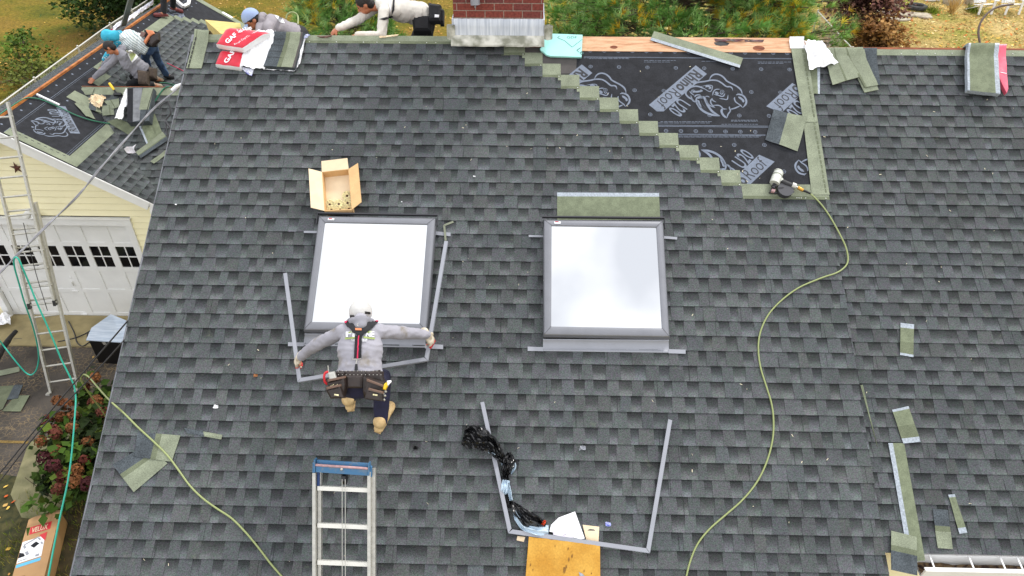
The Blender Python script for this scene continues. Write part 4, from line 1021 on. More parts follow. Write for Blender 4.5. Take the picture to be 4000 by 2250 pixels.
# ---------- skylights ----------
SK=thing
def skylight(outer,glass,apron,tabs,label,hh=.115):
    t=sub('skylight',R(outer[0][0],outer[0][1],0),house,label)
    O=[R(x,y,hh) for x,y in outer]; Gq=[R(x,y,hh+.004) for x,y in glass]
    Ob=[R(*pxy(*ab(p)),0)if False else p-NR*hh for p in O]
    cen=sum(O,V((0,0,0)))/4
    # metal frame: four mitred sides, convex profile
    mb=MB()
    prof=[(0,-.030),(.05,-.006),(.2,.004),(.55,.009),(.9,.006),(1,.0)]
    for i in range(4):
        a,b=O[i],O[(i+1)%4]; c,d=Gq[i],Gq[(i+1)%4]; rws=[]
        for f,z in prof: rws.append([a.lerp(c,f)+NR*(z-.004*f),b.lerp(d,f)+NR*(z-.004*f)])
        rws.append([c-NR*.014,d-NR*.014])
        mb.grid(rws[::-1])
        mb.face([a-NR*.062,b-NR*.062,b-NR*.03,a-NR*.03][::-1])
        # mitre seam
        s=(c-a).normalized().cross(NR)*.0016
        mb.face([a+NR*.006-s,a+NR*.006+s,c+NR*.010+s,c+NR*.010-s],1)
    mb.build('frame',[M['alu'],M['alud']],t)
    mb=MB(); mb.face([p-NR*.012 for p in Gq][::-1]); mb.build('glass',M['mirror'],t)
    # dark curb below
    mb=MB(); I=[p+(cen-p)*.02 for p in O]; mb.prism([p-NR*hh for p in I][::-1],NR*(hh-.055)); mb.build('curb',M['alud'],t)
    # head flashing cover at the top: thin dark raised lip and short side returns
    mb=MB(); u=(O[0]-O[3]).normalized(); a,b=O[0]+u*.028-XA*.012,O[1]+u*.026+XA*.012
    mb.bar(a-NR*.01,b-NR*.01,.012,.035,NR); mb.bar(a-NR*.01,a-NR*.02-u*.11,.007,.03,NR); mb.bar(b-NR*.01,b-NR*.02-u*.11,.007,.03,NR)
    mb.build('head_cover',M['alud'],t)
    mb=MB(); A=[R(x,y,z) for (x,y),z in zip(apron,(.05,.05,.012,.012))]; rws=[]
    for f,z in ((0,0),(.08,.004),(.12,-.008),(.5,-.006),(.86,-.004),(.9,.004),(1,.0)): rws.append([A[0].lerp(A[3],f)+NR*z,A[1].lerp(A[2],f)+NR*z])
    mb.grid(rws[::-1]); mb.face([A[3]-NR*.01,A[2]-NR*.01,A[2],A[3]])
    mb.build('sill_flashing',M['flash'],t)
    for q in tabs:
        mb=MB(); Q=[R(x,y,.017) for x,y in q]; mb.prism(Q[::-1],NR*.002); mb.build('step_flashing',M['flash'],t)
    # small sticker
    mb=MB(); f=lerp(O[0],Gq[0],.45); e=(O[1]-O[0]).normalized(); s0=f+e*.07+NR*.0125
    v=(O[3]-O[0]).normalized(); mb.face([s0,s0+v*.022,s0+v*.022+e*.062,s0+e*.062],0); mb.face([s0+NR*.0008+e*.008,s0+NR*.0008+e*.008+v*.009,s0+NR*.0008+v*.009+e*.04,s0+NR*.0008+e*.04],1)
    mb.build('sticker',[M['whitep'],M['redp']],t)
    return t
M['mirror']=mat('coated_glass',(.66,.67,.68),.03,1.0)
skylight([(1244,842),(1704,849),(1670,1298),(1184,1292)],[(1268,868),(1669,876),(1639,1264),(1217,1257)],[(1190,1302),(1664,1308),(1660,1358),(1184,1350)],
 [[(1125,1337),(1186,1338),(1186,1353),(1125,1352)],[(1660,1343),(1731,1347),(1731,1364),(1660,1361)],[(1187,902),(1238,902),(1238,911),(1187,910)],[(1703,904),(1760,909),(1760,923),(1703,918)]],'left skylight with blank white reflection, behind the stooping worker')
skylight([(2122,856),(2592,860),(2618,1319),(2122,1311)],[(2155,881),(2564,887),(2586,1282),(2153,1275)],[(2121,1324),(2613,1327),(2613,1378),(2121,1371)],
 [[(2061,1354),(2122,1356),(2122,1372),(2061,1371)],[(2611,1364),(2678,1366),(2678,1382),(2611,1380)],[(2065,918),(2122,919),(2122,927),(2065,926)],[(2592,922),(2645,926),(2645,936),(2592,932)]],'right skylight reflecting soft grey clouds')
# ---------- loose shingle pieces ----------
def scrap(name,label,px,zones,h0=.013,th=.004,vert=False,plane=None,group=None,wob=.008,nu=14,nv=14,cat='shingle piece',lift=0):
    """px corners tl,tr,br,bl in the photograph, laid on a roof plane; zones = [(upto,material)] across u (or v)"""
    pl=plane or (lambda x,y,h:R(x,y,h)); q=[pl(x,y,0) for x,y in px]; n=(q[3]-q[0]).cross(q[1]-q[0]).normalized()
    if n.z<0: n=-n
    mb=MB(); ms=[]; 
    for _,m in zones:
        if m not in ms: ms.append(m)
    sd=px[0][0]*.13
    def P(u,v,e): 
        p=bil(q,u,v); w=wob*(noise.noise(V((u*2.2,v*2.2,sd)))+.35)+lift*(u if not vert else v)
        return p+n*(h0+max(w,-.001)+e)
    def fm(a,b):
        t=(a+.5)/nv if vert else (b+.5)/nu
        for z,m in zones:
            if t<=z: return ms.index(m)
        return len(ms)-1
    top=[[P(j/nu,i/nv,th) for j in range(nu+1)] for i in range(nv+1)]; bot=[[P(j/nu,i/nv,0) for j in range(nu+1)] for i in range(nv+1)]
    mb.grid(top,0,None,False,False,fm); mb.grid([r_[::-1] for r_ in bot],0,None,False,False)
    E=lambda a:[*a[0],*[r_[-1] for r_ in a[1:]],*a[-1][-2::-1],*[r_[0] for r_ in a[-2:0:-1]]]
    et,eb=E(top),E(bot)
    for k in range(len(et)): mb.face([et[k],et[(k+1)%len(et)],eb[(k+1)%len(et)],eb[k]],len(ms))
    o=mb.build(name,[M[m] for m in ms]+[M['black'] if th<.01 else M[ms[0]]],at=q[0]); tag(o,label,cat,group); return o
GRP='loose shingle offcuts lying on the roof'
sc=lambda *a,**k:scrap('shingle_offcut',*a,group=GRP,**k)
sc('green strip with silvery top edge lying right above the right skylight',[(2176,755),(2573,757),(2578,862),(2176,862)],[(.16,'seal'),(.55,'back'),(.6,'greendk'),(1,'back')],vert=True,wob=.002)
sc('long green strip lying diagonally across the bare ridge board',[(2554,126),(2901,231),(2887,269),(2539,161)],[(.74,'green'),(1,'seal')],vert=True,h0=.014,wob=.003)
sc('offcut with dark tabs on its left half, lying on the black underlayment',[(3020,431),(3150,461),(3113,594),(2987,550)],[(.42,'tab'),(1,'green')],h0=.01,wob=.012)
sc('green and dark offcut pinned beneath the green hose at the lower left',[(542,1689),(708,1702),(675,1805),(530,1785)],[(.46,'tab'),(.6,'greendk'),(1,'green')])
sc('green offcut pointing down, under the dark and green one at the lower left',[(443,1816),(575,1742),(658,1811),(526,1923)],[(.35,'tab'),(.55,'greendk'),(1,'green')],vert=False,h0=.012) if False else sc('green offcut pointing down, under the dark and green one at the lower left',[(575,1738),(658,1811),(526,1923),(443,1816)],[(.40,'tab'),(.58,'greendk'),(1,'green')],h0=.0125,wob=.002)if False else None
def rotq(q,k): return q[k:]+q[:k]
sc('green offcut pointing down, under the dark and green one at the lower left',rotq([(443,1816),(575,1738),(658,1811),(526,1923)],0),[(.36,'tab'),(.52,'greendk'),(1,'green')],vert=True,h0=.0125,wob=.002)
sc('small narrow offcut, half dark and half green, on the left roof',[(722,1673),(872,1700),(867,1718),(735,1694)],[(.48,'tab'),(1,'green')],wob=.003)
sc('upright short green piece with two silvery ends, alone on the right roof',[(3519,1260),(3572,1266),(3570,1394),(3517,1386)],[(.13,'seal'),(.55,'back'),(.93,'greendk'),(1,'seal')],vert=True,h0=-.015)
sc('thin green sliver standing along the roof seam at the right',[(3361,1505),(3370,1503),(3428,1748),(3414,1700)],[(1,'back')],h0=-.005,nu=3)
sc('leaning green piece with a silvery lower edge, above the longest strip',[(3486,1600),(3550,1586),(3598,1725),(3530,1732)],[(.08,'seal'),(.52,'back'),(.86,'greendk'),(1,'seal')],vert=True,h0=-.012)
sc('longest green strip on the right roof with a silvery left edge',[(3472,1730),(3534,1730),(3617,2190),(3553,2195)],[(.26,'seal'),(1,'back')],h0=-.014,nv=24,wob=.004)
sc('piece hanging over the eave, green above and dark below',[(3480,2073),(3581,2097),(3578,2248),(3476,2226)],[(.35,'green'),(.52,'greendk'),(1,'tab')],vert=True,h0=-.004,wob=.006,lift=.02)
sc('piece above the gutter with dark upper half and green lower half',[(3645,1987),(3705,1992),(3724,2145),(3665,2141)],[(.45,'tab'),(.6,'greendk'),(1,'green')],vert=True,h0=-.014)
sc('narrow green slip with silvery ends, right of the dark and green piece',[(3706,1932),(3732,1930),(3780,2081),(3750,2085)],[(.1,'seal'),(.88,'back'),(1,'seal')],vert=True,h0=-.014)
sc('green strip hanging from the ridge beside the white paper, silvery right edge',[(3165,268),(3204,262),(3204,365),(3177,364)],[(.68,'back'),(1,'seal')],h0=-.012,wob=.004)
# tall vertical strip closing the right side of the patch
sc('very tall pale green strip running down from the ridge beside the bare underlayment',[(3087,187),(3149,187),(3192,480),(3136,480)],[(.76,'green'),(.8,'greendk'),(1,'green')],h0=.012,nv=26,wob=.003)
sc('lower pale green strip continuing the tall one down to the nail gun',[(3134,455),(3190,455),(3239,763),(3169,763)],[(.76,'green'),(.8,'greendk'),(1,'green')],h0=.008,nv=26,wob=.002)
for (x0,y0,x1,y1,n_d) in ((3137,200,3180,450,15),(3181,480,3226,745,15)):
    mb=MB()
    for k in range(n_d):
        c=R(lerp(x0,x1,k/(n_d-1)),lerp(y0,y1,k/(n_d-1)),.0195 if y0<300 else .0145); mb.box(c,XA*.014,UP*.04,NR*.002)
    mb.build('sealant_dash',M['greendk'],[x for x in bpy.data.objects if x.get('label','').startswith('very tall pale' if y0<300 else 'lower pale green strip')][0])
# pieces draped over the ridge at right
def drape(name,label,px,zones,cat='shingle piece',h=.02,th=.006,over=.18,vert=False,wob=.01,group=None,wid=None,planeh=None,nm=None):
    """px tl,tr,br,bl on the front slope; the top edge bends over the ridge and hangs behind"""
    q=[R(x,y,h-.0) for x,y in px]
    ms=[]; 
    for _,m in zones:
        if m not in ms: ms.append(m)
    nu,nv=14,18; mb=MB(); top=[]
    for i in range(-6,nv+1):
        row=[]
        for j in range(nu+1):
            u=j/nu
            if i>=0:
                p=bil(q,u,i/nv); p=p+NR*(wob*(noise.noise(V((u*2,i*.2,px[0][0]*.1)))+.2)+max(0,.03*(1-i/4)) )
            else:
                p0=bil(q,u,0)+NR*.03; t=-i/6; d=(bil(q,u,0)-bil(q,u,.1)).normalized(); dy=V((d.x,abs(d.y),0)).normalized(); p=p0+dy*over*t*.9-ZA*over*(.15*t+.75*t*t)
            row.append(p)
        top.append(row)
    def fm(a,b):
        t=min(1,max(0,(a-6+.5)/nv)) if vert else (b+.5)/nu
        for z,m in zones:
            if t<=z: return ms.index(m)
        return len(ms)-1
    bot=[[p-NR*th for p in r_] for r_ in top]
    mb.grid(top,0,None,True,False,fm); mb.grid([r_[::-1] for r_ in bot])
    E=lambda a:[*a[0],*[r_[-1] for r_ in a[1:]],*a[-1][-2::-1],*[r_[0] for r_ in a[-2:0:-1]]]
    et,eb=E(top),E(bot)
    for k in range(len(et)): mb.face([et[k],et[(k+1)%len(et)],eb[(k+1)%len(et)],eb[k]],0)
    o=mb.build(name,[M[m] for m in ms],at=q[0]); tag(o,label,cat,group); return o
G2='shingles draped over the ridge'
drape('shingle','dark shingle flat on the slope at the right end of the draped pile',[(3352,194),(3421,194),(3439,332),(3400,326)],[(1,'tab')],group=G2,h=.0,wob=.002,over=.1)
drape('shingle','lowest green shingle in the draped pile, only its bottom corner showing',[(3300,200),(3372,200),(3432,350),(3377,361)],[(1,'green')],group=G2,h=.006,wob=.003)
drape('shingle','green shingle on top at the right of the draped pile',[(3293,193),(3365,192),(3431,332),(3378,342)],[(.12,'greendk'),(1,'green')],group=G2,h=.016)
drape('shingle','wide green shingle at the left of the draped pile, beside the white paper',[(3214,192),(3298,192),(3363,298),(3253,331)],[(.42,'green'),(.5,'greendk'),(1,'green')],group=G2,h=.024)
drape('shingle','small green piece low in the draped pile',[(3300,240),(3345,240),(3352,328),(3320,326)],[(1,'greendk')],group=G2,h=-.004,wob=.002,over=.02) if False else None
drape('shingle_bundle','thick green shingle bundle folded over the ridge at the far right',[(3778,176),(3897,176),(3907,367),(3780,352)],[(.05,'seal'),(.88,'back'),(1,'seal')],cat='shingle bundle',h=.085,th=.05,over=.22)
o=drape('red_package','red wrapped package under the folded green bundle at the far right',[(3840,180),(3926,180),(3938,345),(3932,364)],[(1,'pink')],cat='package',h=.04,th=.045,over=.16)
mb=MB(); a,b=R(3908,282,.05),R(3932,287,.052); mb.bar(a,b,.006,.002,NR); mb.build('white_print',M['whitep'],o)
drape('shingle','pale green strip laid over the ridge at the far left, left of the red packages',[(765,121),(821,127),(787,267),(728,267)],[(.16,'green'),(.19,'greendk'),(1,'green')],h=.02,over=.1,group=G2)
mb=MB()
for k in range(8):
    c=R(lerp(768,737,k/7)-.0,lerp(134,256,k/7),.032); mb.box(c,XA*.012,UP*.045,NR*.002)
o=mb.build('sealant_dash',M['black'],[x for x in bpy.data.objects if x.get('label','').startswith('pale green strip laid')][0])
# ---------- red shingle packages ----------
def package(label,px,h,th,side=.9,text=True,big=None,name='shingle_package'):
    t=thing(name,label,'package',R(px[3][0],px[3][1],0),'red shingle packages stacked on the ridge'); nu,nv=12,14; q=[R(x,y,h+th) for x,y in px]; mb=MB(); r=random.Random(px[0][0])
    def P(u,v,e,out=0):
        p=bil(q,u,v); b=NR*(-.07*max(0,.25-v)**1.2*3); e0=min(u,1-u,v,1-v); pf=.018*min(1,e0*9)**.5+.008*noise.noise(V((u*4,v*4,px[0][0]))); return p+b+NR*(pf*e-(1-e)*th)
    top=[[P(j/nu,i/nv,1) for j in range(nu+1)] for i in range(nv+1)]
    mb.grid(top)
    E=lambda a:[*a[0],*[r_[-1] for r_ in a[1:]],*a[-1][-2::-1],*[r_[0] for r_ in a[-2:0:-1]]]
    et=E(top); mid=[p-NR*th*.5+ (p-bil(q,.5,.5)).normalized()*.012 for p in et]; bt=[p-NR*th for p in et]
    wh=lambda k:1
    rows_=[et+[et[0]],mid+[mid[0]],bt+[bt[0]]]
    mb.grid(rows_,1); mb.face(bt[::-1],1)
    mb.build('wrapper',[M['red'],M['whitep']],t)
    mb=MB()
    return t,q,P
def lbl(t,q,P,items):
    for s,(u0,v0),(u1,v1),hf,bold in items:   # text from u0v0 to u1v1 on the pack, letter height fraction toward +
        vs,fs,(x0,x1,y0,y1)=textmesh(s,bold); mb=MB(); d=V((u1-u0,v1-v0)); 
        a=P(u0,v0,1); b=P(u1,v1,1); e=(b-a); n=NR; up_=n.cross(e).normalized()*hf
        for f in fs: mb.face([a+e*((vs[i].x-x0)/(x1-x0))+up_*((vs[i].y-y0)/(y1-y0))+n*.012 for i in f])
        mb.build('lettering',M['whitep'],t)
t1,q1,Pf1=package('lower red shingle package with white end, beneath the top one',[(866,190),(950,196),(936,262),(842,250)],.01,.07)
lbl(t1,q1,Pf1,[('GAF',(.52,.95),(.72,.15),.055,.03)])
t2,q2,Pf2=package('top red shingle package leaning on the ridge with white lettering',[(893,99),(1052,118),(946,188),(845,172)],.10,.075)
lbl(t2,q2,Pf2,[('GAF',(.44,.96),(.50,.52),.06,.03),('Seal-A-Ridge',(.50,.44),(.68,-.02) if False else (.62,.05),.07,.01),('Ridge Cap/Capuchon',(.74,.98),(.86,.18),.03,.0)])
# white wrapper and opened bundle
def crumple(name,label,px,m,cat,h=.03,amp=.04,nu=22,nv=22,seed=1,fr=5,edge=.03,ex=None,parent=None,plane=R,base=.0):
    q=[plane(x,y,h) for x,y in px]; mb=MB(); rws=[]
    n=(q[3]-q[0]).cross(q[1]-q[0]).normalized(); n=n if n.z>0 else -n
    for i in range(nv+1):
        row=[]
        for j in range(nu+1):
            u,v=j/nu,i/nv; e=edge*noise.noise(V((u*6,v*6,seed+9)))*(1 if min(u,v,1-u,1-v)<.02 else 0)
            p=bil(q,min(1,max(0,u))+e*2,v+e*2); w=noise.noise(V((u*fr,v*fr,seed)))*amp+abs(noise.noise(V((u*fr*2.3,v*fr*2.3,seed+3))))*amp*.7
            if ex: w+=ex(u,v)
            row.append(p+n*max(w+base,-h+.005))
        rws.append(row)
    mb.grid(rws,0,None,False); mb.grid([[p-n*.003 for p in r_][::-1] for r_ in rws],0,None,False)
    o=mb.build(name,m,at=None if parent else q[0],parent=parent)
    if not parent: tag(o,label,cat)
    return o
crumple('plastic_wrapper','torn white plastic wrapper between the red packages and the opened bundle',[(1010,128),(1082,128),(1032,268),(922,255)],M['whitep'],'wrapper',.07,.02,seed=2,ex=lambda u,v:.04-.05*v)
crumple('wrapper_corner','blue and white corner of torn wrapping below the white wrapper',[(938,262),(992,268),(984,297),(966,290)],mat('blue_white_print',srgb(226,228,240),.4,col2=srgb(60,60,170),scale=9,thr=(.42,.5)),'wrapper',.02,.015,8,8,seed=4)
o=drape('shingle_bundle','opened shingle bundle over the ridge with dark and green faces, left end',[(1075,131),(1186,133),(1150,264),(1030,258)],[(.46,'tab'),(.56,'greendk'),(.94,'green'),(1,'felt2')],cat='shingle bundle',h=.085,th=.07,over=.2)
mb=MB(); 
for k in range(4):
    a=R(lerp(1069,1036,k/4),lerp(152,245,k/4),.100); b=R(lerp(1113,1096,k/4),lerp(152,250,k/4),.100); mb.bar(a,b,.004,.002,NR)
mb.build('tab_joint',M['black'],o)
crumple('wrapper_edge','',[(1026,252),(1158,262),(1152,279),(1028,271)],M['whitep'],'',.035,.02,16,5,seed=6,parent=o)
crumple('wrapper_edge','',[(1186,140),(1196,142),(1172,248),(1156,270)],M['whitep'],'',.04,.02,4,16,seed=7,parent=o)
crumple('wrapper_edge','',[(1190,132),(1212,136),(1196,150),(1186,150)],mat('blue_print',srgb(60,70,150),.5,col2=srgb(200,205,230),scale=14,thr=(.4,.6)),'',.05,.02,6,6,seed=8,parent=o)
# yellow foam wedge behind the ridge
mb=MB(); A=at(800,78,9.3); B=at(940,92,9.0); Cc=at(944,128,8.6); D=at(862,131,8.5); 
mb.prism([at(800,77,9.2),at(938,90,8.85),at(950,150,8.5),at(862,131,8.35)],V((0,.05,-.22)))
tag(mb.build('foam_wedge',M['foamp'],at=D),'yellow foam wedge behind the left end of the ridge','foam block')
# white paper tag + white plastic at the top of the tall strip
drape('white_sheet','small square white sheet at the top end of the tall green strip',[(3082,150),(3138,150),(3147,188),(3087,188)],[(1,'whitep')],cat='paper',h=.022,th=.003,over=.02,wob=.002)
crumple('plastic_wrapper','bulky torn white plastic wrapper right of the tall green strip',[(3142,158),(3210,160),(3274,246),(3162,272)],M['whitep'],'wrapper',.05,.028,seed=11,ex=lambda u,v:.06*math.sin(PI*u)*math.sin(PI*v))
# pry bar / debris on ridge
crumple('torn_wrapper_strip','crumpled dark and pink wrapper strip lying on the ridge board',[(2790,150),(2985,156),(2980,164),(2795,162)],mat('mixed_wrapper',srgb(96,48,52),.6,col2=srgb(60,64,56),scale=12),'wrapper',.012,.014,20,3,seed=12)
crumple('wood_splinter','splinters of pale torn wood on the ridge beside the white shirted man',[(1480,142),(1558,134),(1552,140),(1484,148)],M['cardl'],'wood splinter',.02,.012,14,3,seed=13)
mb=MB(); pp=crom([R(1248,144,.035),R(1272,143,.03),R(1296,139,.04)],5); mb.tube(pp,.008,6); pp=crom([R(1240,141,.02),R(1265,147,.025),R(1294,142,.035)],5); mb.tube(pp,.006,6)
tag(mb.build('pincers',mat('rusty_steel',srgb(110,84,76),.6,.4,var=.3,scale=30)),'rusty steel pincers on the ridge under the reaching hand','pincers')
# cyan foam board
t=thing('foam_board','pale cyan insulation board offcut lying right of the chimney','foam board',R(2190,200))
mb=MB(); P=[(2150,137),(2275,142),(2271,228),(2150,224),(2134,219),(2122,208),(2114,203),(2109,196),(2114,190),(2111,163),(2135,158)]
mb.prism([R(x,y,.02) for x,y in P][::-1],NR*.025); mb.build('board',M['cyan'],t)
mb=MB()
def seg(pts,w=.005):
    for a,b in zip(pts,pts[1:]): mb.bar(R(*a,.0465),R(*b,.0465),w,.001,NR)
seg([(2186,140),(2178,147),(2206,159),(2235,184),(2274,154)]); 
a,b=R(2250,193,.0465),R(2278,213,.0465)
puttext(mb,'Le',R(2251,196,.0465),(R(2270,214,.0465)-R(2251,196,.0465)).normalized(),NR.cross((R(2270,214,.0465)-R(2251,196,.0465)).normalized()),.085,.06)
puttext(mb,'GDF',R(2214,150,.0465),XA,UP,.11,.03,bold=.0)
mb.build('lettering',mat('grey_ink',srgb(70,110,104),.7),t)
# ---------- nail gun and hoses ----------
t=thing('nail_gun','silver and black pneumatic coil nail gun lying on the underlayment','nail gun',R(3010,740))
n_=lambda x,y,h:R(2960+x/9.057,640+y/9.057,h)
mb=MB(); mb.tube([n_(745,300,.075),n_(700,400,.075)],[.047,.049],16); mb.tube([n_(700,405,.072),n_(675,470,.072),n_(590,690,.07)],[.04,.05,.048],16); mb.tube([n_(740,285,.076),n_(765,235,.078)],[.05,.035],14)
mb.tube([n_(760,560,.06),n_(850,640,.05)],[.035,.03],10); mb.build('cylinder_housing',mat('cast_aluminium',srgb(204,206,196),.4,.2,var=.06,scale=20),t)
mb=MB(); mb.tube([n_(800,590,.06),n_(1000,690,.055),n_(1210,770,.055)],[.03,.033,.030],12,flat=.8); mb.build('grip',M['black'],t)
mb=MB(); mb.tube([n_(1205,760,.055),n_(1340,810,.055)],[.034,.032],12); mb.tube([n_(1345,810,.055),n_(1410,838,.055)],.012,8); mb.build('air_cap',M['mill'],t)
mb=MB(); 
for (x,y) in ((560,760),(600,800),(540,850)): mb.box(n_(x,y,.05),(n_(x+90,y+30,.05)-n_(x,y,.05)),(n_(x-20,y+60,.05)-n_(x,y,.05)),NR*.05)
mb.bar(n_(560,740,.05),n_(440,1000,.04),.014,.014,NR); mb.bar(n_(400,1020,.03),n_(700,1040,.03),.012,.02,NR); mb.build('nose',M['alud'],t)
mb=MB(); mb.box(n_(540,960,.055),(n_(640,960,.05)-n_(520,940,.05)),(n_(540,1000,.05)-n_(560,920,.05)),NR*.03); mb.build('contact_foot',M['rust'],t)
mb=MB(); c=n_(960,940,.04); d=(n_(1180,960,.04)-n_(740,940,.04)).normalized(); mb.tube([c-NR*.03,c+NR*.03],[.075,.078],18); mb.bar(n_(700,890,.06),n_(900,860,.06),.02,.02,NR); mb.bar(n_(1180,900,.05),n_(1250,1030,.04),.02,.03,NR); mb.build('coil_magazine',mat('grey_magazine',srgb(60,60,64),.45),t)
mb=MB(); mb.tube(crom([n_(740,700,.05),n_(800,730,.045),n_(835,780,.04)],4),.004,6); mb.build('trigger',M['mill'],t)
def hose(name,label,pts,r,m,cat='hose',n=8,sub=7):
    mb=MB(); mb.tube(crom(pts,sub),r,n); return tag(mb.build(name,m),label,cat)
h1=thing('air_hose','green air hose curving from the nail gun down the right side of the roof','hose',n_(1500,880,.05))
hp=[(3147,747,.03),(3166,757,.03),(3198,787,.022),(3228,825,.020),(3255,868,.020),(3282,918,.016),(3302,960,.008),(3312,1000,.0),(3309,1030,.004),(3290,1052,.012),(3262,1068,.02),(3225,1080,.020),(3180,1097,.020),(3120,1124,.020),(3062,1165,.020),(3012,1215,.020),(2982,1265,.02),(2965,1320,.02),(2963,1380,.02),(2972,1440,.02),(2992,1505,.02),(3012,1570,.02),(3021,1630,.02),(3020,1700,.02),(3006,1770,.02),(2980,1840,.02),(2945,1900,.02),(2895,1958,.02),(2830,2015,.02),(2770,2068,.02),(2725,2125,.02),(2697,2190,.02),(2681,2252,.02),(2677,2275,.0),(2674,2300,-.2)]
mb=MB(); mb.tube(crom([R(*p) for p in hp],6),.0076,8); mb.build('tube',M['hose'],h1)
mb=MB(); mb.tube([n_(1410,838,.055),n_(1430,845,.055),n_(1600,940,.05)],[.014,.018,.017],10); mb.build('brass_coupler',mat('brass_coupler',srgb(196,146,60),.3,.6),h1)
mb=MB(); mb.tube([n_(1600,940,.05),n_(1700,975,.045),n_(1860,1050,.035)],[.013,.012,.011],8); mb.build('strain_relief',M['black'],h1)
# arching dark tube at far right
hose('dark_hose_loop','thin dark hose arching up behind the ridge at the far right',[at(3832,200,8.35),at(3826,160,8.3),at(3822,125,8.3),at(3829,92,8.3),at(3848,62,8.3),at(3876,38,8.3),at(3905,25,8.3),at(3932,20,8.3),at(3958,17,8.3)],[.012]*57,mat('dark_hose',srgb(92,76,68),.6))
hose('green_hose_loop','short loop of green hose sticking up behind the ridge among pine twigs',[at(1118,72,8.6),at(1122,58,8.6),at(1138,48,8.6),at(1155,52,8.6),at(1164,66,8.6),at(1164,95,8.5)],.010,M['hose'])
# ---------- front-left green hose: over the service wire, onto the roof ----------
gh=[(1135,2300,-.2),(1118,2272,.0),(1060,2205,.02),(1010,2140,.02),(960,2080,.02),(905,2025,.02),(845,1985,.02),(790,1945,.02),(740,1895,.02),(700,1840,.02),(655,1780,.022),(600,1725,.022),(540,1670,.022),(485,1615,.02)]
pts=[R(*p) for p in gh]+[R(440,1575,.03)]
wireL=lambda px,py,d:at(px,py,d)
pts+= [at(410,1545,7.1),at(375,1505,7.6),at(348,1474,7.9),at(330,1463,8.05),at(317,1470,8.15),at(318,1488,8.3),at(340,1525,8.8),at(365,1560,9.4),at(395,1600,10.0),at(420,1640,10.6)]
hose('air_hose','green air hose crossing the lower left roof and dropping over the rake edge',pts,.0082,M['hose'])
# ---------- aerial cables ----------
cab=[(711,328,11.5),(690,350,11.2),(600,425,10.9),(500,535,10.5),(440,602,10.25),(380,672,10.0),(330,735,9.85),(275,795,9.7),(180,885,9.4),(110,955,9.2),(60,1003,9.05),(0,1065,8.9),(-200,1250,8.4)]
t=thing('service_cable','twisted grey service cable slung from the main roof edge to the left','cable',at(*cab[0]))
mb=MB(); P=crom([at(*p) for p in cab],8); 
for ph in (0,PI):
    mb.tube([p+RT*math.cos(i*.25+ph)*.008+DN*math.sin(i*.25+ph)*.008 for i,p in enumerate(P)],.0095,7)
mb.build('cable',M['cable'],t)
mb=MB(); mb.tube([at(672,354,11.2),at(690,338,11.2),at(712,326,11.2)],[.03,.034,.014],8); mb.build('clamp',M['whitep'],t)
mb=MB(); mb.tube(crom([at(655,395,10.9),at(664,420,10.9),at(665,445,10.9),at(648,470,10.9),at(650,505,10.8),at(662,545,10.8),at(672,518,10.8),at(658,490,10.8),at(646,470,10.9)],5),.012,6); mb.tube(crom([at(655,395,10.9),at(630,412,10.9),at(624,430,10.9)],5),.009,6); mb.build('drip_loop',M['cabled'],t)
e0=R(500,1252,.05); e1=R(486,1328,.05)
hose('thin_black_wire','upper thin dark wire running from the rake edge down to the left',[e0,at(440,1322,7.0),at(330,1450,7.3),at(165,1645,7.8),at(0,1848,8.4),at(-200,2090,9.0)],.0075,M['cabled'],'wire')
hose('thin_black_wire','lower thin dark wire running from the rake edge down to the left',[e1,at(440,1380,7.0),at(330,1500,7.3),at(165,1670,7.8),at(0,1843+36,8.4),at(-200,2095+40,9.0)],.0075,M['cabled'],'wire')
# teal hose looped over the service cable
d0=9.03
th=[(-60,1250,10.6),(0,1332,11.4),(35,1378,11.5),(70,1422,11.6),(100,1455,11.7),(122,1464,11.7),(140,1448,11.6),(150,1415,11.4),(150,1375,11.1),(140,1320,10.7),(122,1255,10.2),(95,1180,9.7),(75,1110,9.4),(58,1050,9.15),(54,1018,9.04),(60,1005,9.0),(72,1012,9.0),(88,1046,9.05),(115,1110,9.2),(145,1185,9.3),(178,1258,9.4),(210,1332,9.5),(240,1405,9.6),(270,1465,9.65),(290,1510,9.7),(296,1560,9.7),(292,1630,9.5),(285,1720,9.2),(277,1800,9.0),(265,1880,8.8),(248,1960,8.5),(228,2050,8.2),(210,2140,8.0),(195,2220,7.8),(180,2300,7.6)]
hose('teal_hose','teal hose slung over the service cable in front of the ladder',[at(*p) for p in th],.0105,M['teal'])
# teal line over garage roof
tp=[(-20,460),(40,418),(95,385),(130,383),(170,392),(230,418),(290,447),(350,468),(410,480),(455,484),(490,481)]
hose('teal_hose','thin teal line lying across the garage roof underlayment',[S2(x,y,.03) for x,y in tp],.011,M['tealdk'])
hose('teal_hose','teal hose hanging from the wing ridge toward the service cable clamp',[S1(595,412,.03),S1(612,385,.03),S1(635,352,.03),S1(655,339,.03),S1(700,338,.03),at(711,335,11.5)],.011,M['tealdk'])
hose('teal_hose','teal hose end lying on the garage roof behind the wing ridge',[S2(622,324,.03),S2(650,324,.03),S2(680,331,.03),S2(706,336,.03)],.011,M['tealdk'])
hose('cord','thin crimson cord stretched on the garage roof by the striped worker',[S2(652,246,.02),S2(690,264,.02),S2(727,283,.02)],.007,M['pinks'],'cord')
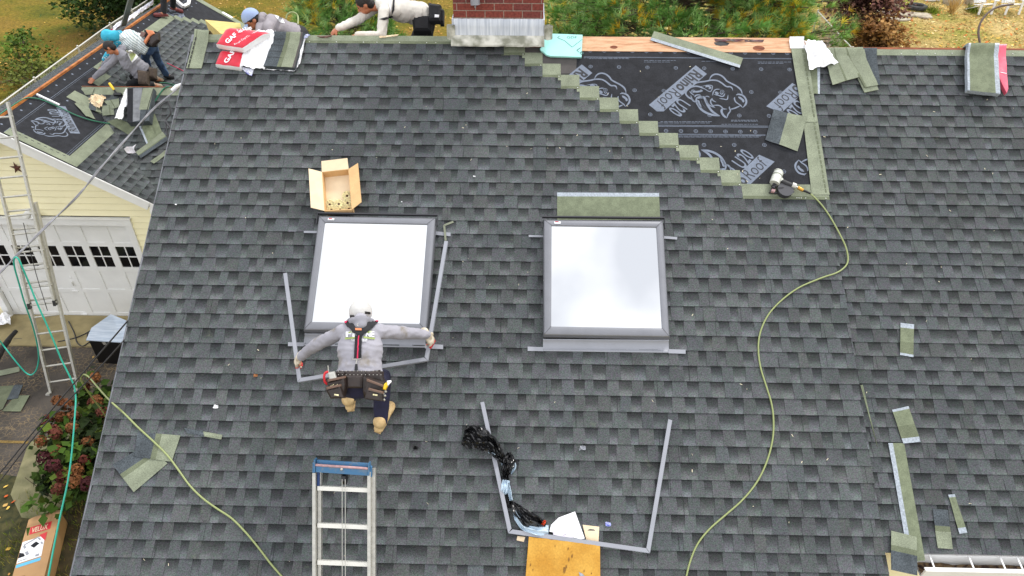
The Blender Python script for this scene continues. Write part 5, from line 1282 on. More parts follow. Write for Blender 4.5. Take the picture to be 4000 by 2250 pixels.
# ---------- ladders ----------
def ladder_pts(mb,a,b,w,h,up): mb.bar(a,b,w,h,up)
t=thing('extension_ladder','aluminium ladder standing over the front eave with a blue steel head','ladder',at(1340,2250,5.85))
LD=5.80; UL=-DN; NL=-FW
def lp(x,y,o_=0): return at(x,y,LD)+NL*o_
def rail(mb,px,y0,y1,w,th,off): a,b_=lp(px,y0,off),lp(px,y1,off); mb.box((a+b_)/2,RT*w,b_-a,NL*th)
for px,y0 in ((1230,1844),(1444,1840)):
    mb=MB(); rail(mb,px,y0,2900,.026,.06,.0); mb.build('rail',M['mill'],t)
for px,y0 in ((1245,1836),(1457,1836)):
    mb=MB(); rail(mb,px,y0,4420,.026,.05,-.045); mb.build('fly_rail',M['mill'],t)
bright=mat('bright_rung',srgb(222,220,212),.45,.2)
for k in range(17):
    a,b_=lp(1240,1907+k*145,-.01),lp(1440,1915+k*145,-.01); mb=MB(); mb.box((a+b_)/2,b_-a,UL*.034,NL*.028); mb.build('rung',bright,t)
c=lp(1339,1822,.01); dx=lp(1441,1829,0)-lp(1238,1815,0)
mb=MB(); mb.box(c-UL*.024,dx,UL*.055,NL*.05); mb.box(c+UL*.022-NL*.01,dx*.99,UL*.036,NL*.02)
hd=mb.build('blue_head',M['blue'],t)
mb=MB(); mb.tube([c+UL*.006-dx*.5+NL*.024,c+UL*.006+dx*.5+NL*.024],.010,8); mb.build('worn_edge',M['rust'],hd)
mb=MB(); mb.ball(c+NL*.03-UL*.012,.012); mb.build('bolt',M['mill'],hd)
for sx in (-1,1):
    mb=MB(); e=c+dx*.5*sx+RT*sx*.020; mb.box(e-RT*sx*.012+UL*.0,RT*.010,UL*.10,NL*.07); mb.box(e-UL*.03,RT*.016,UL*.07,NL*.03); mb.ball(e+UL*.012,.013); mb.build('hinge_pin',M['blue'],hd)
mb=MB(); mb.box(lp(1243,1872,-.02),RT*.018,UL*.16,NL*.03); mb.build('blue_post',M['bluedk'],t)
mb=MB(); pc=lp(1345,1872,-.02); mb.tube([pc-RT*.014,pc+RT*.014],[.05,.05],14); mb.build('pulley',M['blackg'],t)
for x0,x1 in ((1340,1341),(1352,1353)):
    mb=MB(); mb.bar(lp(x0,1868,.03),lp(x1,2800,.03),.0045,.0045,NL); mb.build('rope',M['mill'],t)
# left ladder against the garage
t=thing('extension_ladder','tall aluminium extension ladder leaning on the garage rake','ladder',G(250,1520))
Rb,Rt=G(307,1514),W(47,397,10.33); Lb=G(199,1530); off=(Lb-Rb); dr=(Rt-Rb); Ln=dr.length; dr.normalize()
def frac(py):
    lo,hi=0.,1.
    for _ in range(30):
        m_=(lo+hi)/2; d=Rb+dr*Ln*m_-CAM
        if 1125+FL*d.dot(DN)/d.dot(FW)>py: lo=m_
        else: hi=m_
    return lo
fb,ft=frac(1175),frac(790)
nn=off.cross(dr).normalized(); nn=nn if nn.y<0 else -nn
for o_ in (V((0,0,0)),off):
    mb=MB(); mb.bar(Rb+o_,Rb+o_+dr*(Ln*ft),.036,.08,nn); mb.build('rail',M['mill'],t)
    mb=MB(); s_=off.normalized()*(.03 if o_.length<.1 else -.03); mb.bar(Rb+o_+s_+dr*(Ln*fb)+nn*.075,Rb+o_+s_+dr*Ln+nn*.075,.034,.07,nn); mb.build('fly_rail',M['mill'],t)
    mb=MB(); mb.bar(Rb+o_+dr*(Ln*(fb-.01))+s_+nn*.075,Rb+o_+dr*(Ln*(fb+.01))+s_+nn*.075,.04,.085,nn); mb.build('rung_lock',M['blackg'],t)
    mb=MB(); mb.bar(Rb+o_+V((0,-.02,.0)),Rb+o_+V((0,-.10,.02)),.07,.03); mb.bar(Rb+o_+V((0,0,.0)),Rb+o_+V((0,.03,.14)),.05,.02); mb.build('foot',M['mill'],t)
k=0
while (k+.6)*.305<Ln:
    s=(k+.6)*.305
    if s<Ln*ft: mb=MB(); mb.tube([Rb+dr*s,Rb+off+dr*s],.017,8); mb.build('rung',M['mill'],t)
    if s>Ln*fb+.05: mb=MB(); mb.tube([Rb+dr*(s-.06)+nn*.075,Rb+off+dr*(s-.06)+nn*.075],.017,8); mb.build('rung',M['mill'],t)
    k+=1
mb=MB(); mb.tube(crom([Rb+off*.45+dr*Ln*.62+nn*.1,Rb+off*.42+dr*Ln*.45+nn*.12,Rb+off*.35+dr*Ln*.31+nn*.1],5),.006,5); mb.build('rope',M['cabled'],t)
# ---------- U-shaped flashing frames ----------
def uframe(name,label,pts,h,w=.033,th=.03,tilt=None):
    """pts: outer centreline px, 4 points; light L-profile rails"""
    mb=MB(); P=[R(x,y,hh) for (x,y),hh in zip(pts,h)]
    n=NR
    for i in range(3):
        a,b=P[i],P[i+1]; d=(b-a).normalized(); s=d.cross(n).normalized()
        c=(P[1]+P[2])/2+UP*.3; s=s if (c-a).dot(s)>0 else -s
        a2=a+(s*w if i>0 and i==0 else V((0,0,0))); ea=0; eb=0
        q=[a,b,b+s*w,a+s*w]
        if i>0:
            dp=(P[i]-P[i-1]).normalized(); q[3]=a+(s-dp)*w*1.0 if i>0 else q[3]
        if i<2:
            dn=(P[i+2]-P[i+1]).normalized(); q[2]=b+(s+dn)*w
        if i>0: q[3]=a+ s*w + d*0 - (P[i]-P[i-1]).normalized()*0 + d*w*.9
        if i<2: q[2]=b+ s*w - d*w*.9
        mb.face(q if (q[1]-q[0]).cross(q[3]-q[0]).dot(n)>0 else q[::-1])
        mb.prism([q[0]-n*.003,q[1]-n*.003,q[1]-s*.003-n*.003,q[0]-s*.003-n*.003],-n*th)
        mb.prism([q[3]-n*.001,q[2]-n*.001,q[2]-s*.003-n*.001,q[3]-s*.003-n*.001],-n*.012)
    for i in (1,2):
        a=P[i]; c=(P[1]+P[2])/2+UP*.3
        din=((P[i-1]-P[i]).normalized()+(P[i+1]-P[i]).normalized())
        s=din.cross(n).normalized()*.0012; mb.face([a+n*.001-s,a+n*.001+s,a+din*w+n*.001+s,a+din*w+n*.001-s],1)
    o=mb.build(name,[M['flash'],M['alud']],at=P[1]); return tag(o,label,'flashing frame')
uframe('flashing_frame','loose grey U shaped flashing frame lying on the lower roof',[(1877,1572),(1986,2082),(2538,2160),(2625,1641)],[.05,.05,.05,.05])
uframe('flashing_frame','grey U shaped flashing frame held by the stooping worker',[(1107,1068),(1163,1492),(1671,1408),(1749,942)],[.12,.17,.17,.12])
sc('thin bent metal strip standing at the upper right corner of the left skylight',[(1730,872),(1737,870),(1742,938),(1737,940)],[(1,'seal')],h0=.02,nu=2)if False else None
mb=MB(); P=[R(1741,940,.03),R(1735,880,.03),R(1771,866,.03)]
for a,b in zip(P,P[1:]): mb.bar(a,b,.02,.003,NR)
tag(mb.build('bent_metal_strip',mat('mossy_metal',srgb(120,124,104),.6),at=P[0]),'thin bent metal strip above the right leg of the held frame','metal strip')
# ---------- cardboard box of coil nails ----------
bx=thing('cardboard_box','open cardboard box of coil nails above the left skylight','box',R(1320,800)); 
b_=lambda x,y,h:R(1180+x/5.573,600+y/5.573,h)
H=.125
ti=[b_(430,400,H),b_(1015,335,H),b_(1090,1215,H),b_(485,1245,H)]      # rim tl tr br bl
bi=[b_(495,560,.02),b_(1035,500,.02),b_(1085,1240,.02),b_(530,1290,.02)]
bi=[p-NR*(H-.02) for p in [ti[0]+(ti[1]-ti[0])*.0,ti[1],ti[2],ti[3]]]
mb=MB(); mb.face(bi[::-1]); mb.face([p+NR*.004 for p in bi][::-1],1)
tk=.005
for i in range(4):
    a,b=ti[i],ti[(i+1)%4]; c,d=bi[i],bi[(i+1)%4]; s=(b-a).normalized().cross(NR)*tk
    mb.face([a,b,d,c]); mb.face([a+s,b+s,d+s,c+s][::-1]); mb.face([a,b,b+s,a+s])
mb.build('body',[M['card'],M['cardl']],bx)
for (a,b,c,d,m) in ((ti[0],ti[1],b_(985,98,.15),b_(420,165,.15),'cardl'),(ti[1],ti[2],b_(1295,1055,.13),b_(1218,205,.14),'card'),(ti[3],ti[0],b_(140,325,.17),b_(190,1175,.15),'cardl'),(ti[2],ti[3],b_(510,1332,.05),b_(1110,1338,.05),'card')):
    mb=MB(); q=[a,b,c,d]; n=(b-a).cross(d-a).normalized(); n=n if n.z>0 else -n; mb.prism([p-n*.002 for p in q],n*.004); mb.build('flap',M[m],bx)
def coil(px,py,h,label,i):
    c=b_(px,py,h); t=thing('nail_coil',label,'nail coil',c,'coils of roofing nails in the cardboard box'); mb=MB(); ax=(NR*.8-UP*.45+XA*.25).normalized(); 
    x=ax.orthogonal().normalized(); y=ax.cross(x)
    for k in range(6):
        r_=.012+.0060*k; z=-.0025*k
        rws=[]
        for a in range(25):
            t_=2*PI*a/24; d=x*math.cos(t_)+y*math.sin(t_); w=.0016*(a%2); rws.append([c+d*(r_+w)+ax*(.018+z),c+d*(r_+.0045+w)+ax*(.020+z),c+d*(r_+.005+w)+ax*(-.02)])
        mb.grid(rws,0,None,False)
    rws=[[c+(x*math.cos(2*PI*a/24)+y*math.sin(2*PI*a/24))*r_+ax*z for a in range(25)] for r_,z in ((.010,.0165),(.03,.010),(.048,.001),(.05,-.02))]; mb.grid(rws,0,None,True); mb.build('coil',M['brass'],t); mb=MB(); mb.tube([c+ax*.010,c+ax*.0185],.012,10); mb.build('core',mat('coil_core',srgb(70,40,24),.8) if i==0 else bpy.data.materials['coil_core'],t); return t
for i,(x,y,h,l) in enumerate(((602,1110,.045,'nail coil in the lower left corner of the box'),(800,1100,.045,'nail coil in the middle of the bottom row'),(990,1075,.05,'nail coil in the lower right corner, below the topmost coil'),(980,920,.05,'topmost nail coil, against the right side of the box'),(640,1230,.03,'half hidden coil at the very bottom left of the box'),(830,1225,.03,'half hidden coil at the very bottom centre of the box'),(1020,1205,.03,'half hidden coil at the very bottom right of the box'))): coil(x,y,.03+.0*h,l,i)
# ---------- yellow foam slab at the bottom ----------
mb=MB(); q=[R(2066,2096,.05),R(2344,2131,.05),R(2345,2290,.05),R(2050,2290,.05)]; nu=16; 
rws=[[bil(q,j/nu,i/nu)+NR*.0015*noise.noise(V((i*.8,j*.8,2)))+(UP*.006*noise.noise(V((j*1.3,0,1))) if i==0 else V((0,0,0))) for j in range(nu+1)] for i in range(nu+1)]
mb.grid(rws[::-1]); E=[*rws[0],*[r_[-1] for r_ in rws[1:]],*rws[-1][-2::-1],*[r_[0] for r_ in rws[-2:0:-1]]]
for k in range(len(E)): mb.face([E[k],E[(k+1)%len(E)],E[(k+1)%len(E)]-NR*.034,E[k]-NR*.034])
sl=mb.build('foam_slab',M['foam'],at=q[0]); tag(sl,'worn yellow foam slab under the loose flashing frame','foam slab')
mb=MB(); r=random.Random(6)
for (x,y,s) in ((2219,2143,.022),(2231,2156,.01),(2235,2172,.03),(2222,2186,.035),(2205,2225,.05),(2212,2215,.03),(2072,2207,.025),(2082,2226,.018),(2168,2133,.014),(2282,2230,.018),(2310,2240,.016),(2165,2180,.01)):
    c=R(x,y,.0535); mb.face([c+(XA*math.cos(t)*.45+UP*math.sin(t)*1.0)*s*r.uniform(.3,.6) for t in [k*PI/4 for k in range(8)]])
mb.build('gouge',M['dirt'],sl)
# ---------- trash bag, papers ----------
bag=thing('plastic_bag','long torn black and pale blue plastic bag tangled over the loose frame','plastic bag',R(1950,1780))
def ribbon(m,pts,ws,seed,h=.03,amp=.02,name='film'):
    mb=MB(); P=crom([R(x,y,hh) for x,y,hh in pts],6); n=len(P); rws=[]; W_=[]
    for i in range(n):
        k=i/(n-1)*(len(ws)-1); a=int(min(k,len(ws)-2)); W_.append(lerp(ws[a],ws[a+1],k-a))
    for i,p in enumerate(P):
        t=(P[min(i+1,n-1)]-P[max(i-1,0)]).normalized(); s=t.cross(NR).normalized(); row=[]
        for j in range(15):
            u=j/14*2-1; z=amp*(math.sin(u*9+noise.noise(V((i*.15,seed,0)))*6)*.45+noise.noise(V((u*2.2,i*.16,seed)))*1.1)+(.5*W_[i]*(1-u*u)*.45)
            row.append(p+s*(u*W_[i]*.5*(1+.12*noise.noise(V((i*.4,u,seed)))))+NR*max(z,-.01))
        rws.append(row)
    mb.grid(rws,0,None,False); mb.grid([[p-NR*.002 for p in r_][::-1] for r_ in rws],0,None,False); mb.build(name,m,bag)
bk=mat('black_bag_film',srgb(16,16,18),.25,spec=.6); pb=mat('pale_blue_bag_film',srgb(180,198,212),.35,var=.08,scale=12)
ribbon(bk,[(1812,1700,.03),(1850,1708,.05),(1890,1722,.07),(1925,1745,.08),(1952,1780,.07),(1968,1806,.04)],[.17,.21,.18,.13,.10,.04],1,amp=.04)
ribbon(bk,[(1990,1768,.04),(1988,1800,.06),(1978,1840,.06),(1976,1868,.03)],[.04,.11,.09,.03],2,amp=.03)
ribbon(pb,[(1998,1790,.03),(2008,1820,.03),(1996,1852,.02)],[.02,.04,.02],3)
ribbon(pb,[(1908,1764,.07),(1930,1772,.07),(1955,1792,.04),(1966,1830,.02)],[.02,.045,.03,.01],4)
ribbon(bk,[(1982,1862,.03),(1984,1885,.04),(1980,1905,.04)],[.02,.03,.02],5)
ribbon(pb,[(1978,1876,.05),(1975,1895,.05),(1969,1920,.04),(1965,1932,.02)],[.06,.07,.07,.02],6)
ribbon(pb,[(1984,1890,.03),(1990,1920,.03),(1996,1955,.03)],[.03,.035,.03],7)
ribbon(bk,[(1983,1900,.02),(1984,1940,.02),(1990,1985,.02)],[.02,.035,.04],8)
ribbon(bk,[(1998,1958,.03),(2020,1990,.04),(2055,2022,.05),(2100,2042,.05),(2132,2052,.03)],[.02,.09,.13,.11,.04],9,amp=.03)
ribbon(pb,[(2006,1985,.03),(2022,2022,.04),(2050,2056,.04),(2095,2070,.05),(2142,2074,.03)],[.02,.06,.07,.08,.09],10,amp=.02)
ribbon(mat('orange_scrap',srgb(222,84,44),.6),[(2114,2056,.04),(2124,2042,.05),(2131,2033,.05)],[.02,.03,.015],11)
sc2=lambda nm,lb,ct,q,m,h,w=.004,th=.002:scrap(nm,lb,q,[(1,m)],h0=h,th=th,wob=w,cat=ct)
mb=MB(); P=[(2146,2076),(2153,2050),(2182,2022),(2246,1998),(2284,2103),(2268,2106)]
mb.prism([R(x,y,.045) for x,y in P][::-1],NR*.003); t=mb.build('instruction_sheet',M['whitep'],at=R(2146,2076)); tag(t,'folded white instruction sheet beside the plastic bag','paper')
mb=MB()
for a,b in (((2165,2060),(2181,2063)),((2165,2066),(2181,2068)),((2254,2069),(2262,2070)),((2254,2084),(2264,2086)),((2254,2069),(2254,2084)),((2200,2092),(2212,2086))): mb.bar(R(*a,.0485),R(*b,.0485),.004,.0006,NR)
mb.face([R(x,y,.0484) for x,y in ((2162,2078),(2205,2072),(2240,2100),(2205,2100),(2160,2088))][::-1],1)
mb.build('line_drawing',[mat('grey_line_ink',srgb(150,146,156),.7),mat('pale_print',srgb(206,200,210),.7)],t)
sc2('cardboard_piece','flat pale cardboard piece right of the white instruction sheet','cardboard',[(2275,2050),(2340,2058),(2337,2120),(2290,2112)],'cardl',.014)
sc2('cardboard_piece','tiny cardboard chip left of the yellow foam slab','cardboard',[(2021,2094),(2052,2098),(2046,2117),(2018,2111)],'cardl',.014)
sc2('tool_tip','grey metal tip lying on the yellow foam slab at the bottom edge','tool',[(2259,2234),(2272,2240),(2284,2252),(2262,2252)],'flash',.06)
def bit(label,px,py,s,m,nm='litter_scrap',cat='litter',h=.02,plane=R,seed=1):
    s*=.82; c=plane(px,py,h); mb=MB(); r=random.Random(px); 
    rws=[[c+XA*s*(j/3-.5)*r.uniform(.8,1.2)+UP*s*(i/3-.5)*r.uniform(.5,.9)+NR*s*r.uniform(-.25,.4) for j in range(4)] for i in range(4)]
    mb.grid(rws,0,None,False); mb.grid([[p-NR*.0015 for p in q_][::-1] for q_ in rws],0,None,False); return tag(mb.build(nm,m,at=c),label,cat)
bit('blue and white plastic scrap right of the cardboard piece',2375,2048,.055,mat('blue_scrap',srgb(110,120,210),.5,col2=srgb(210,214,240),scale=30))
bit('twisted grey plastic scrap in the middle of the roof below the right skylight',2275,1750,.06,M['flash'])
bit('black plastic flake right of the worker boots',1624,1750,.05,M['blackg'])
bit('tiny white paper scrap in the middle of the upper roof',1853,689,.028,M['whitep'])
bit('tiny white fleck above the green strip near the middle',1569,788,.014,M['whitep'])
bit('white fleck at the left edge of the roof level with the box',687,799,.022,M['whitep'])
bit('brown dry leaf on the lower left roof',998,1467,.04,mat('dry_leaf',srgb(150,100,60),.8))
bit('white sliver on the roof left of the ladder head',842,1588,.05,M['whitep'],h=.016)
bit('crumpled white and pink wrapper on the wing roof',512,584,.22,mat('white_pink_scrap',srgb(230,226,230),.5,col2=srgb(206,60,90),scale=5,thr=(.36,.4)),plane=S1,h=.06)
# drift of small chips over roof
mb=MB(); r=random.Random(33)
for _ in range(130):
    a,b=r.uniform(-3.4,6),r.uniform(-2.6,2.7)
    if 2.9<a<3.2: continue
    c=RP(a,b,.014 if a<3.1 else -.014); an=r.uniform(0,PI); d=(XA*math.cos(an)+UP*math.sin(an))*r.uniform(.003,.012); s=(XA*-math.sin(an)+UP*math.cos(an))*r.uniform(.001,.0035)
    mb.face([c-d-s,c+d-s,c+d+s,c-d+s])
tag(mb.build('granule_debris',mat('pale_chips',srgb(206,196,168),.8)),'pale chips and straw flecks scattered over the shingles','debris',None,'stuff')
# ---------- things on the garage roof ----------
SG='shingle offcuts strewn on the garage roof'
def gsc(lb,q,z,vert=False,pl=S2,h0=.02,w=.015): return scrap('shingle_offcut',lb,q,z,h0=h0,wob=w,plane=pl,group=SG,vert=vert,nu=10,nv=10)
gsc('green offcut pointing up at the head of the left scrap pile on the wing',[(290,408),(325,392),(372,470),(335,458)],[(1,'green')])
gsc('dark and green offcut beside the torn paper on the wing roof',[(352,384),(402,400),(400,448),(345,430)],[(.5,'tab'),(1,'green')])
gsc('green offcut left of the yellow hatchet on the wing roof',[(322,348),(372,348),(362,372),(312,380)],[(1,'green')],pl=S1)
gsc('broad green offcut right of the torn paper on the wing roof',[(408,398),(468,388),(470,420),(440,432)],[(.4,'green'),(.5,'greendk'),(1,'green')],pl=S1)
gsc('square green offcut below the torn paper on the wing roof',[(400,416),(446,414),(450,452),(404,455)],[(.6,'green'),(.7,'greendk'),(1,'green')],pl=S1)
gsc('pointed green offcut below the open bundle on the wing roof',[(420,478),(464,466),(536,496),(508,532)],[(1,'greendk')],pl=S1)
gsc('tall dark green offcut with silvery edge under the cable',[(538,478),(608,448),(636,520),(576,568)],[(.12,'seal'),(.6,'back'),(.66,'greendk'),(1,'back')],pl=S1)
gsc('long green offcut crossing below the tall one near the main roof edge',[(536,600),(642,522),(664,552),(556,624)],[(.5,'green'),(.62,'greendk'),(1,'tab')],vert=True,pl=S1,h0=.05)
gsc('small green offcut tucked below the long one at the valley',[(590,634),(650,590),(656,606),(604,642)],[(1,'green')],pl=S1)
crumple('torn_paper','torn tan backing paper on the wing roof',[(368,366),(414,378),(392,425),(334,400)],M['cardl'],'paper',.05,.05,14,14,seed=15,plane=S1)
# open bundle with white wrapper
M['tabgrey']=mat('grey_backing',srgb(112,114,118),.8,var=.2,scale=12)
t=thing('shingle_bundle','open shingle bundle with torn white wrapper on the wing roof','shingle bundle',S1(540,480,0))
q=[S1(500,342,.16),S1(598,341,.16),S1(582,472,.16),S1(498,478,.16)]
mb=MB(); mb.prism(q[::-1],-n1*.13); mb.build('stack',M['tab'],t)
for (Q,m,h) in (([(558,344),(602,341),(580,428),(543,428)],'green',.165),([(497,345),(520,345),(517,478),(497,478)],'felt',.165),([(520,345),(556,343),(545,470),(519,476)],'tabgrey',.164)):
    mb=MB(); mb.face([S1(x,y,h) for x,y in Q][::-1]); mb.build('top_shingle',M[m],t)
mb=MB()
for k in range(17):
    c=S1(lerp(598,576,k/8),lerp(350,424,k/8),.168); mb.box(c,XA*.012,u1*.05,n1*.002)
mb.build('sealant_dash',M['black'],t)
crumple('wrapper','',[(492,350),(514,344),(476,466),(448,462)],M['whitep'],'',.14,.05,8,20,seed=17,plane=S1,parent=t)
# hatchet
t=thing('shingling_hatchet','roofing hatchet with yellow handle on the wing roof','hatchet',S1(440,350,0))
mb=MB(); mb.tube([S1(427,325,.12),S1(436,338,.1),S1(446,352,.08)],[.022,.026,.02],8); mb.build('handle',M['ydev'],t)
mb=MB(); mb.tube([S1(446,352,.08),S1(456,366,.06)],.018,8); mb.box(S1(460,369,.06),XA*.14,u1*.05,n1*.05); mb.build('head',M['blackg'],t)
mb=MB(); mb.bar(S2(143,368,.04),S2(232,410,.04),.03,.025,n2); tag(mb.build('metal_strip',M['whitep'],at=S2(143,368)),'thin white metal strip lying across the garage underlayment','metal strip')
# nailer beside kneeling man
t=thing('nail_gun','small silver nail gun standing beside the kneeling man','nail gun',S2(485,300,0))
mb=MB(); mb.tube([S2(473,291,.2),S2(479,298,.18),S2(488,312,.1)],[.055,.06,.045],12); mb.build('cylinder_housing',mat('cast_aluminium_light',srgb(160,170,168),.4,.3),t)
mb=MB(); mb.tube([S2(484,298,.16),S2(495,302,.14)],.025,8); mb.build('grip',M['black'],t)
# white wrapping along the far side of the ridge, frame, pole
crumple('plastic_sheet','long white and blue plastic wrap hanging over the far garage ridge',[(438,108),(598,2),(598,18),(440,128)],mat('white_blue_wrap',srgb(232,232,238),.5,col2=srgb(40,40,120),scale=1.6,thr=(.33,.36)),'plastic wrap',.05,.10,26,8,seed=19,plane=S2)
crumple('wrapper_strip','red and blue printed wrapper strip at the garage ridge beside the turquoise hood',[(426,122),(470,86),(482,96),(440,124)],mat('red_blue_wrap',srgb(60,60,160),.5,col2=srgb(210,40,80),scale=3,thr=(.45,.5)),'wrapper',.03,.05,8,8,seed=20,plane=S2)
mb=MB(); a=S2(482,100,.05); mb.bar(a,at(520,-30,12.5),.10,.03); tag(mb.build('grey_board',mat('grey_board',srgb(112,116,110),.8),at=a),'narrow grey board standing up against the garage ridge','board')
t=thing('window_frame','white plastic window frame leaning at the top of the garage roof','frame',S2(720,20,0))
mb=MB()
P=[S2(678,-6,.1),S2(716,26,.08),S2(736,16,.1),S2(740,-10,.14)]
for a,b in zip(P,P[1:]): mb.bar(a,b,.07,.06,n2)
mb.build('profile',M['white'],t)
# ---------- by the driveway ----------
t=thing('metal_bin','black bin with pale blue metal lid by the garage door','bin',G(430,1420))
q=[G(392,1405),G(470,1424),G(482,1424)+V((.25,0,0)),G(392,1405)+V((.05,.5,0))]
c=G(440,1415); x0,x1=c.x-.24,c.x+.45; y0=c.y-.02
mb=MB(); mb.prism([V((x0,y0,0)),V((x1,y0-.05,0)),V((x1,y0+.5,0)),V((x0,y0+.5,0))],(0,0,.56)); mb.box(V((x0+.28,y0-.02,.5)),(.06,0,.02),(0,.01,0),(-.02,0,.06),1); mb.build('body',[M['blackg'],M['mill']],t)
mb=MB(); mb.prism([V((x0-.02,y0-.03,.565)),V((x1+.02,y0-.08,.565)),V((x1+.02,y0+.3,.70)),V((x0+.22,y0+.52,.72)),V((x0-.02,y0+.22,.64))],(0,0,.015)); mb.build('lid',mat('pale_blue_steel',srgb(198,208,222),.35,.2,col2=srgb(172,186,204),scale=4,stretch=(1,8,1)),t)
mb=MB(); mb.tube([G(-40,1450,.6),G(12,1355,.42),G(28,1336,.4)],[.06,.055,.05],10,0); mb.tube([G(28,1336,.4),G(40,1318,.36),G(62,1294,.34)],[.052,.042,.038],10); 
tag(mb.build('blower_tube',M['black']),'black leaf blower tube poking in at the left edge above the driveway','blower tube')
crumple('plastic_sheet','white plastic sheet bunched at the left end of the garage door',[(-40,1225),(48,1228),(40,1268),(-40,1275)],M['whitep'],'plastic sheet',.15,.12,12,10,seed=22,plane=lambda x,y,h:G(x,y,h))
gp=lambda x,y,h:G(x,y,h)
scrap('shingle_offcut','pale green starter piece with black dashes on the driveway at the left edge',[(-60,1462),(76,1434),(78,1454),(-60,1484)],[(1,'green')],plane=gp,h0=.01,group='offcuts dropped on the driveway')
scrap('shingle_offcut','dull green offcut on the driveway at the left edge, below the starter piece',[(-60,1515),(58,1508),(12,1600),(-60,1625)],[(1,'greendk')],plane=gp,h0=.01,group='offcuts dropped on the driveway')
scrap('shingle_offcut','black backed offcut half over the dull green one on the driveway',[(58,1507),(92,1507),(72,1560),(28,1566)],[(1,'tab')],plane=gp,h0=.02,group='offcuts dropped on the driveway')
scrap('shingle_offcut','dark mossy offcut lowest of the three on the driveway',[(64,1548),(118,1548),(82,1611),(10,1609)],[(.5,'greendk'),(1,'back')],plane=gp,h0=.015,group='offcuts dropped on the driveway')
hose('rope','thin dark rope loosely coiled on the concrete apron',[G(x,y,.045) for x,y in ((268,1255),(290,1300),(300,1335),(322,1352),(352,1335),(380,1325),(388,1317),(360,1333),(342,1318),(348,1295),(385,1280),(375,1278),(330,1305),(285,1322),(225,1335))],.010,M['cabled'],'rope')
hose('air_hose','dark hose snaking beneath the lower left foot of the ladder',[G(x,y,.03) for x,y in ((55,1324),(70,1323),(86,1324))],.008,M['cabled'],'wire')
# long carton
ct=thing('long_carton','long brown cardboard carton with red brand panel beside the flower bed','carton',G(150,2200))
T0,T1=G(112,2030,.3),G(236,1998,.3); B0,B1=G(0,2420,.3),G(150,2400,.3)
ex=(T1-T0); ey=V((ex.y,-ex.x,0)).normalized()*-1; ey=(B0-T0).normalized(); Lc=2.2; 
TL,TR=T0,T1; BL,BR=T0+ey*Lc,T1+ey*Lc
mb=MB(); mb.prism([TL-ZA*.28,BL-ZA*.28,BR-ZA*.28,TR-ZA*.28],ZA*.28); mb.build('box',M['cardd'],ct)
mb=MB(); mb.prism([TL,TL-ey*.035+ex*.12-ZA*.01,TR-ey*.045-ZA*.01,TR][::-1],-ZA*.01); mb.build('flap',M['cardd'],ct)
def cp(u,v,h=.002): return TL+ex*u+ey*v+ZA*h
kq=lambda x,y:(x,y)
xd,yd=ex.normalized(),-ey
wx_=ex.length
mb=MB(); mb.face([cp(.16,.28),cp(.80,.27),cp(.80,.14),cp(.14,.15)]); 
puttext(mb,'VELUX',cp(.21,.258,.004),xd,yd,wx_*.5,.085,1,.02); mb.build('brand_panel',[M['redp'],M['cardl']],ct)
mb=MB(); 
mb.face([cp(.02,.72),cp(.74,.70),cp(.70,.36),cp(.02,.38)],0); mb.face([cp(.03,.79),cp(.74,.77),cp(.74,.72),cp(.02,.74)],1)
mb.face([cp(.50,.33,.004),cp(.74,.46,.004),cp(.74,.31,.004)],2)
for a,b,w in (((.08,.44),(.5,.36),.03),((.5,.38),(.58,.42),.03),((.22,.56),(.30,.62),.05),((.62,.46),(.68,.5),.03),((.1,.45),(.16,.5),.04)): mb.bar(cp(*a,.004),cp(*b,.004),w*.7,.001,ZA,4)
mb.face([cp(.30,.48,.005),cp(.44,.53,.005),cp(.58,.48,.005),cp(.45,.43,.005)],3)
mb.face([cp(.02,.55,.005),cp(.16,.58,.005),cp(.22,.63,.005),cp(.02,.64,.005)],3)
mb.bar(cp(.55,.67,.004),cp(.66,.665,.004),.035,.001,ZA,4); mb.bar(cp(.05,.69,.004),cp(.3,.68,.004),.012,.001,ZA,4)
mb.build('picture_label',[M['whitep'],mat('sky_blue_band',srgb(90,180,220),.5),M['redp'],M['felt'],M['flash']],ct)
mb=MB()
for s,(u,v) in (('MOL',(.08,.98)),('1000',(.26,.97)),('0004',(.07,1.03)),('4001',(.25,1.02))): puttext(mb,s,cp(u,v,.003),xd,yd,wx_*.13,.028)
mb.build('stamp',mat('brown_ink',srgb(110,76,48),.8),ct)
# ---------- people ----------
from mathutils.bvhtree import BVHTree
def cap(mb,p,q,r0,r1,n=14,fl=None):
    p,q=V(p),V(q); d=q-p; L_=d.length
    if L_<1e-4: mb.ball(p,max(r0,r1),n=n); return
    t=d/L_; x=t.orthogonal().normalized(); y=t.cross(x)
    if fl: x=(fl-t*fl.dot(t)).normalized(); y=t.cross(x)
    rows=[]
    for a in range(0,5): th=PI/2*(a/5); rows.append((p-t*r0*math.cos(th),max(.001,r0*math.sin(th))))
    rows.append((p,r0)); rows.append((q,r1))
    for a in range(1,6): th=PI/2*(a/5); rows.append((q+t*r1*math.sin(th),max(.001,r1*math.cos(th))))
    mb.grid([[c+x*math.cos(2*PI*k/n)*r+y*math.sin(2*PI*k/n)*r*(.78 if fl else 1) for k in range(n)] for c,r in rows],0,None,True,True)
    mb.face([rows_ for rows_ in [c+x*math.cos(2*PI*k/n)*r+y*math.sin(2*PI*k/n)*r*(.78 if fl else 1) for k in range(n) for c,r in [rows[0]]]][::-1]); mb.face([rows[-1][0]+x*math.cos(2*PI*k/n)*rows[-1][1]+y*math.sin(2*PI*k/n)*rows[-1][1]*(.78 if fl else 1) for k in range(n)])
def basis(z,x):
    z=z.normalized(); x=(x-z*x.dot(z)).normalized(); y=z.cross(x); m=Matrix((x,y,z)).transposed(); return m
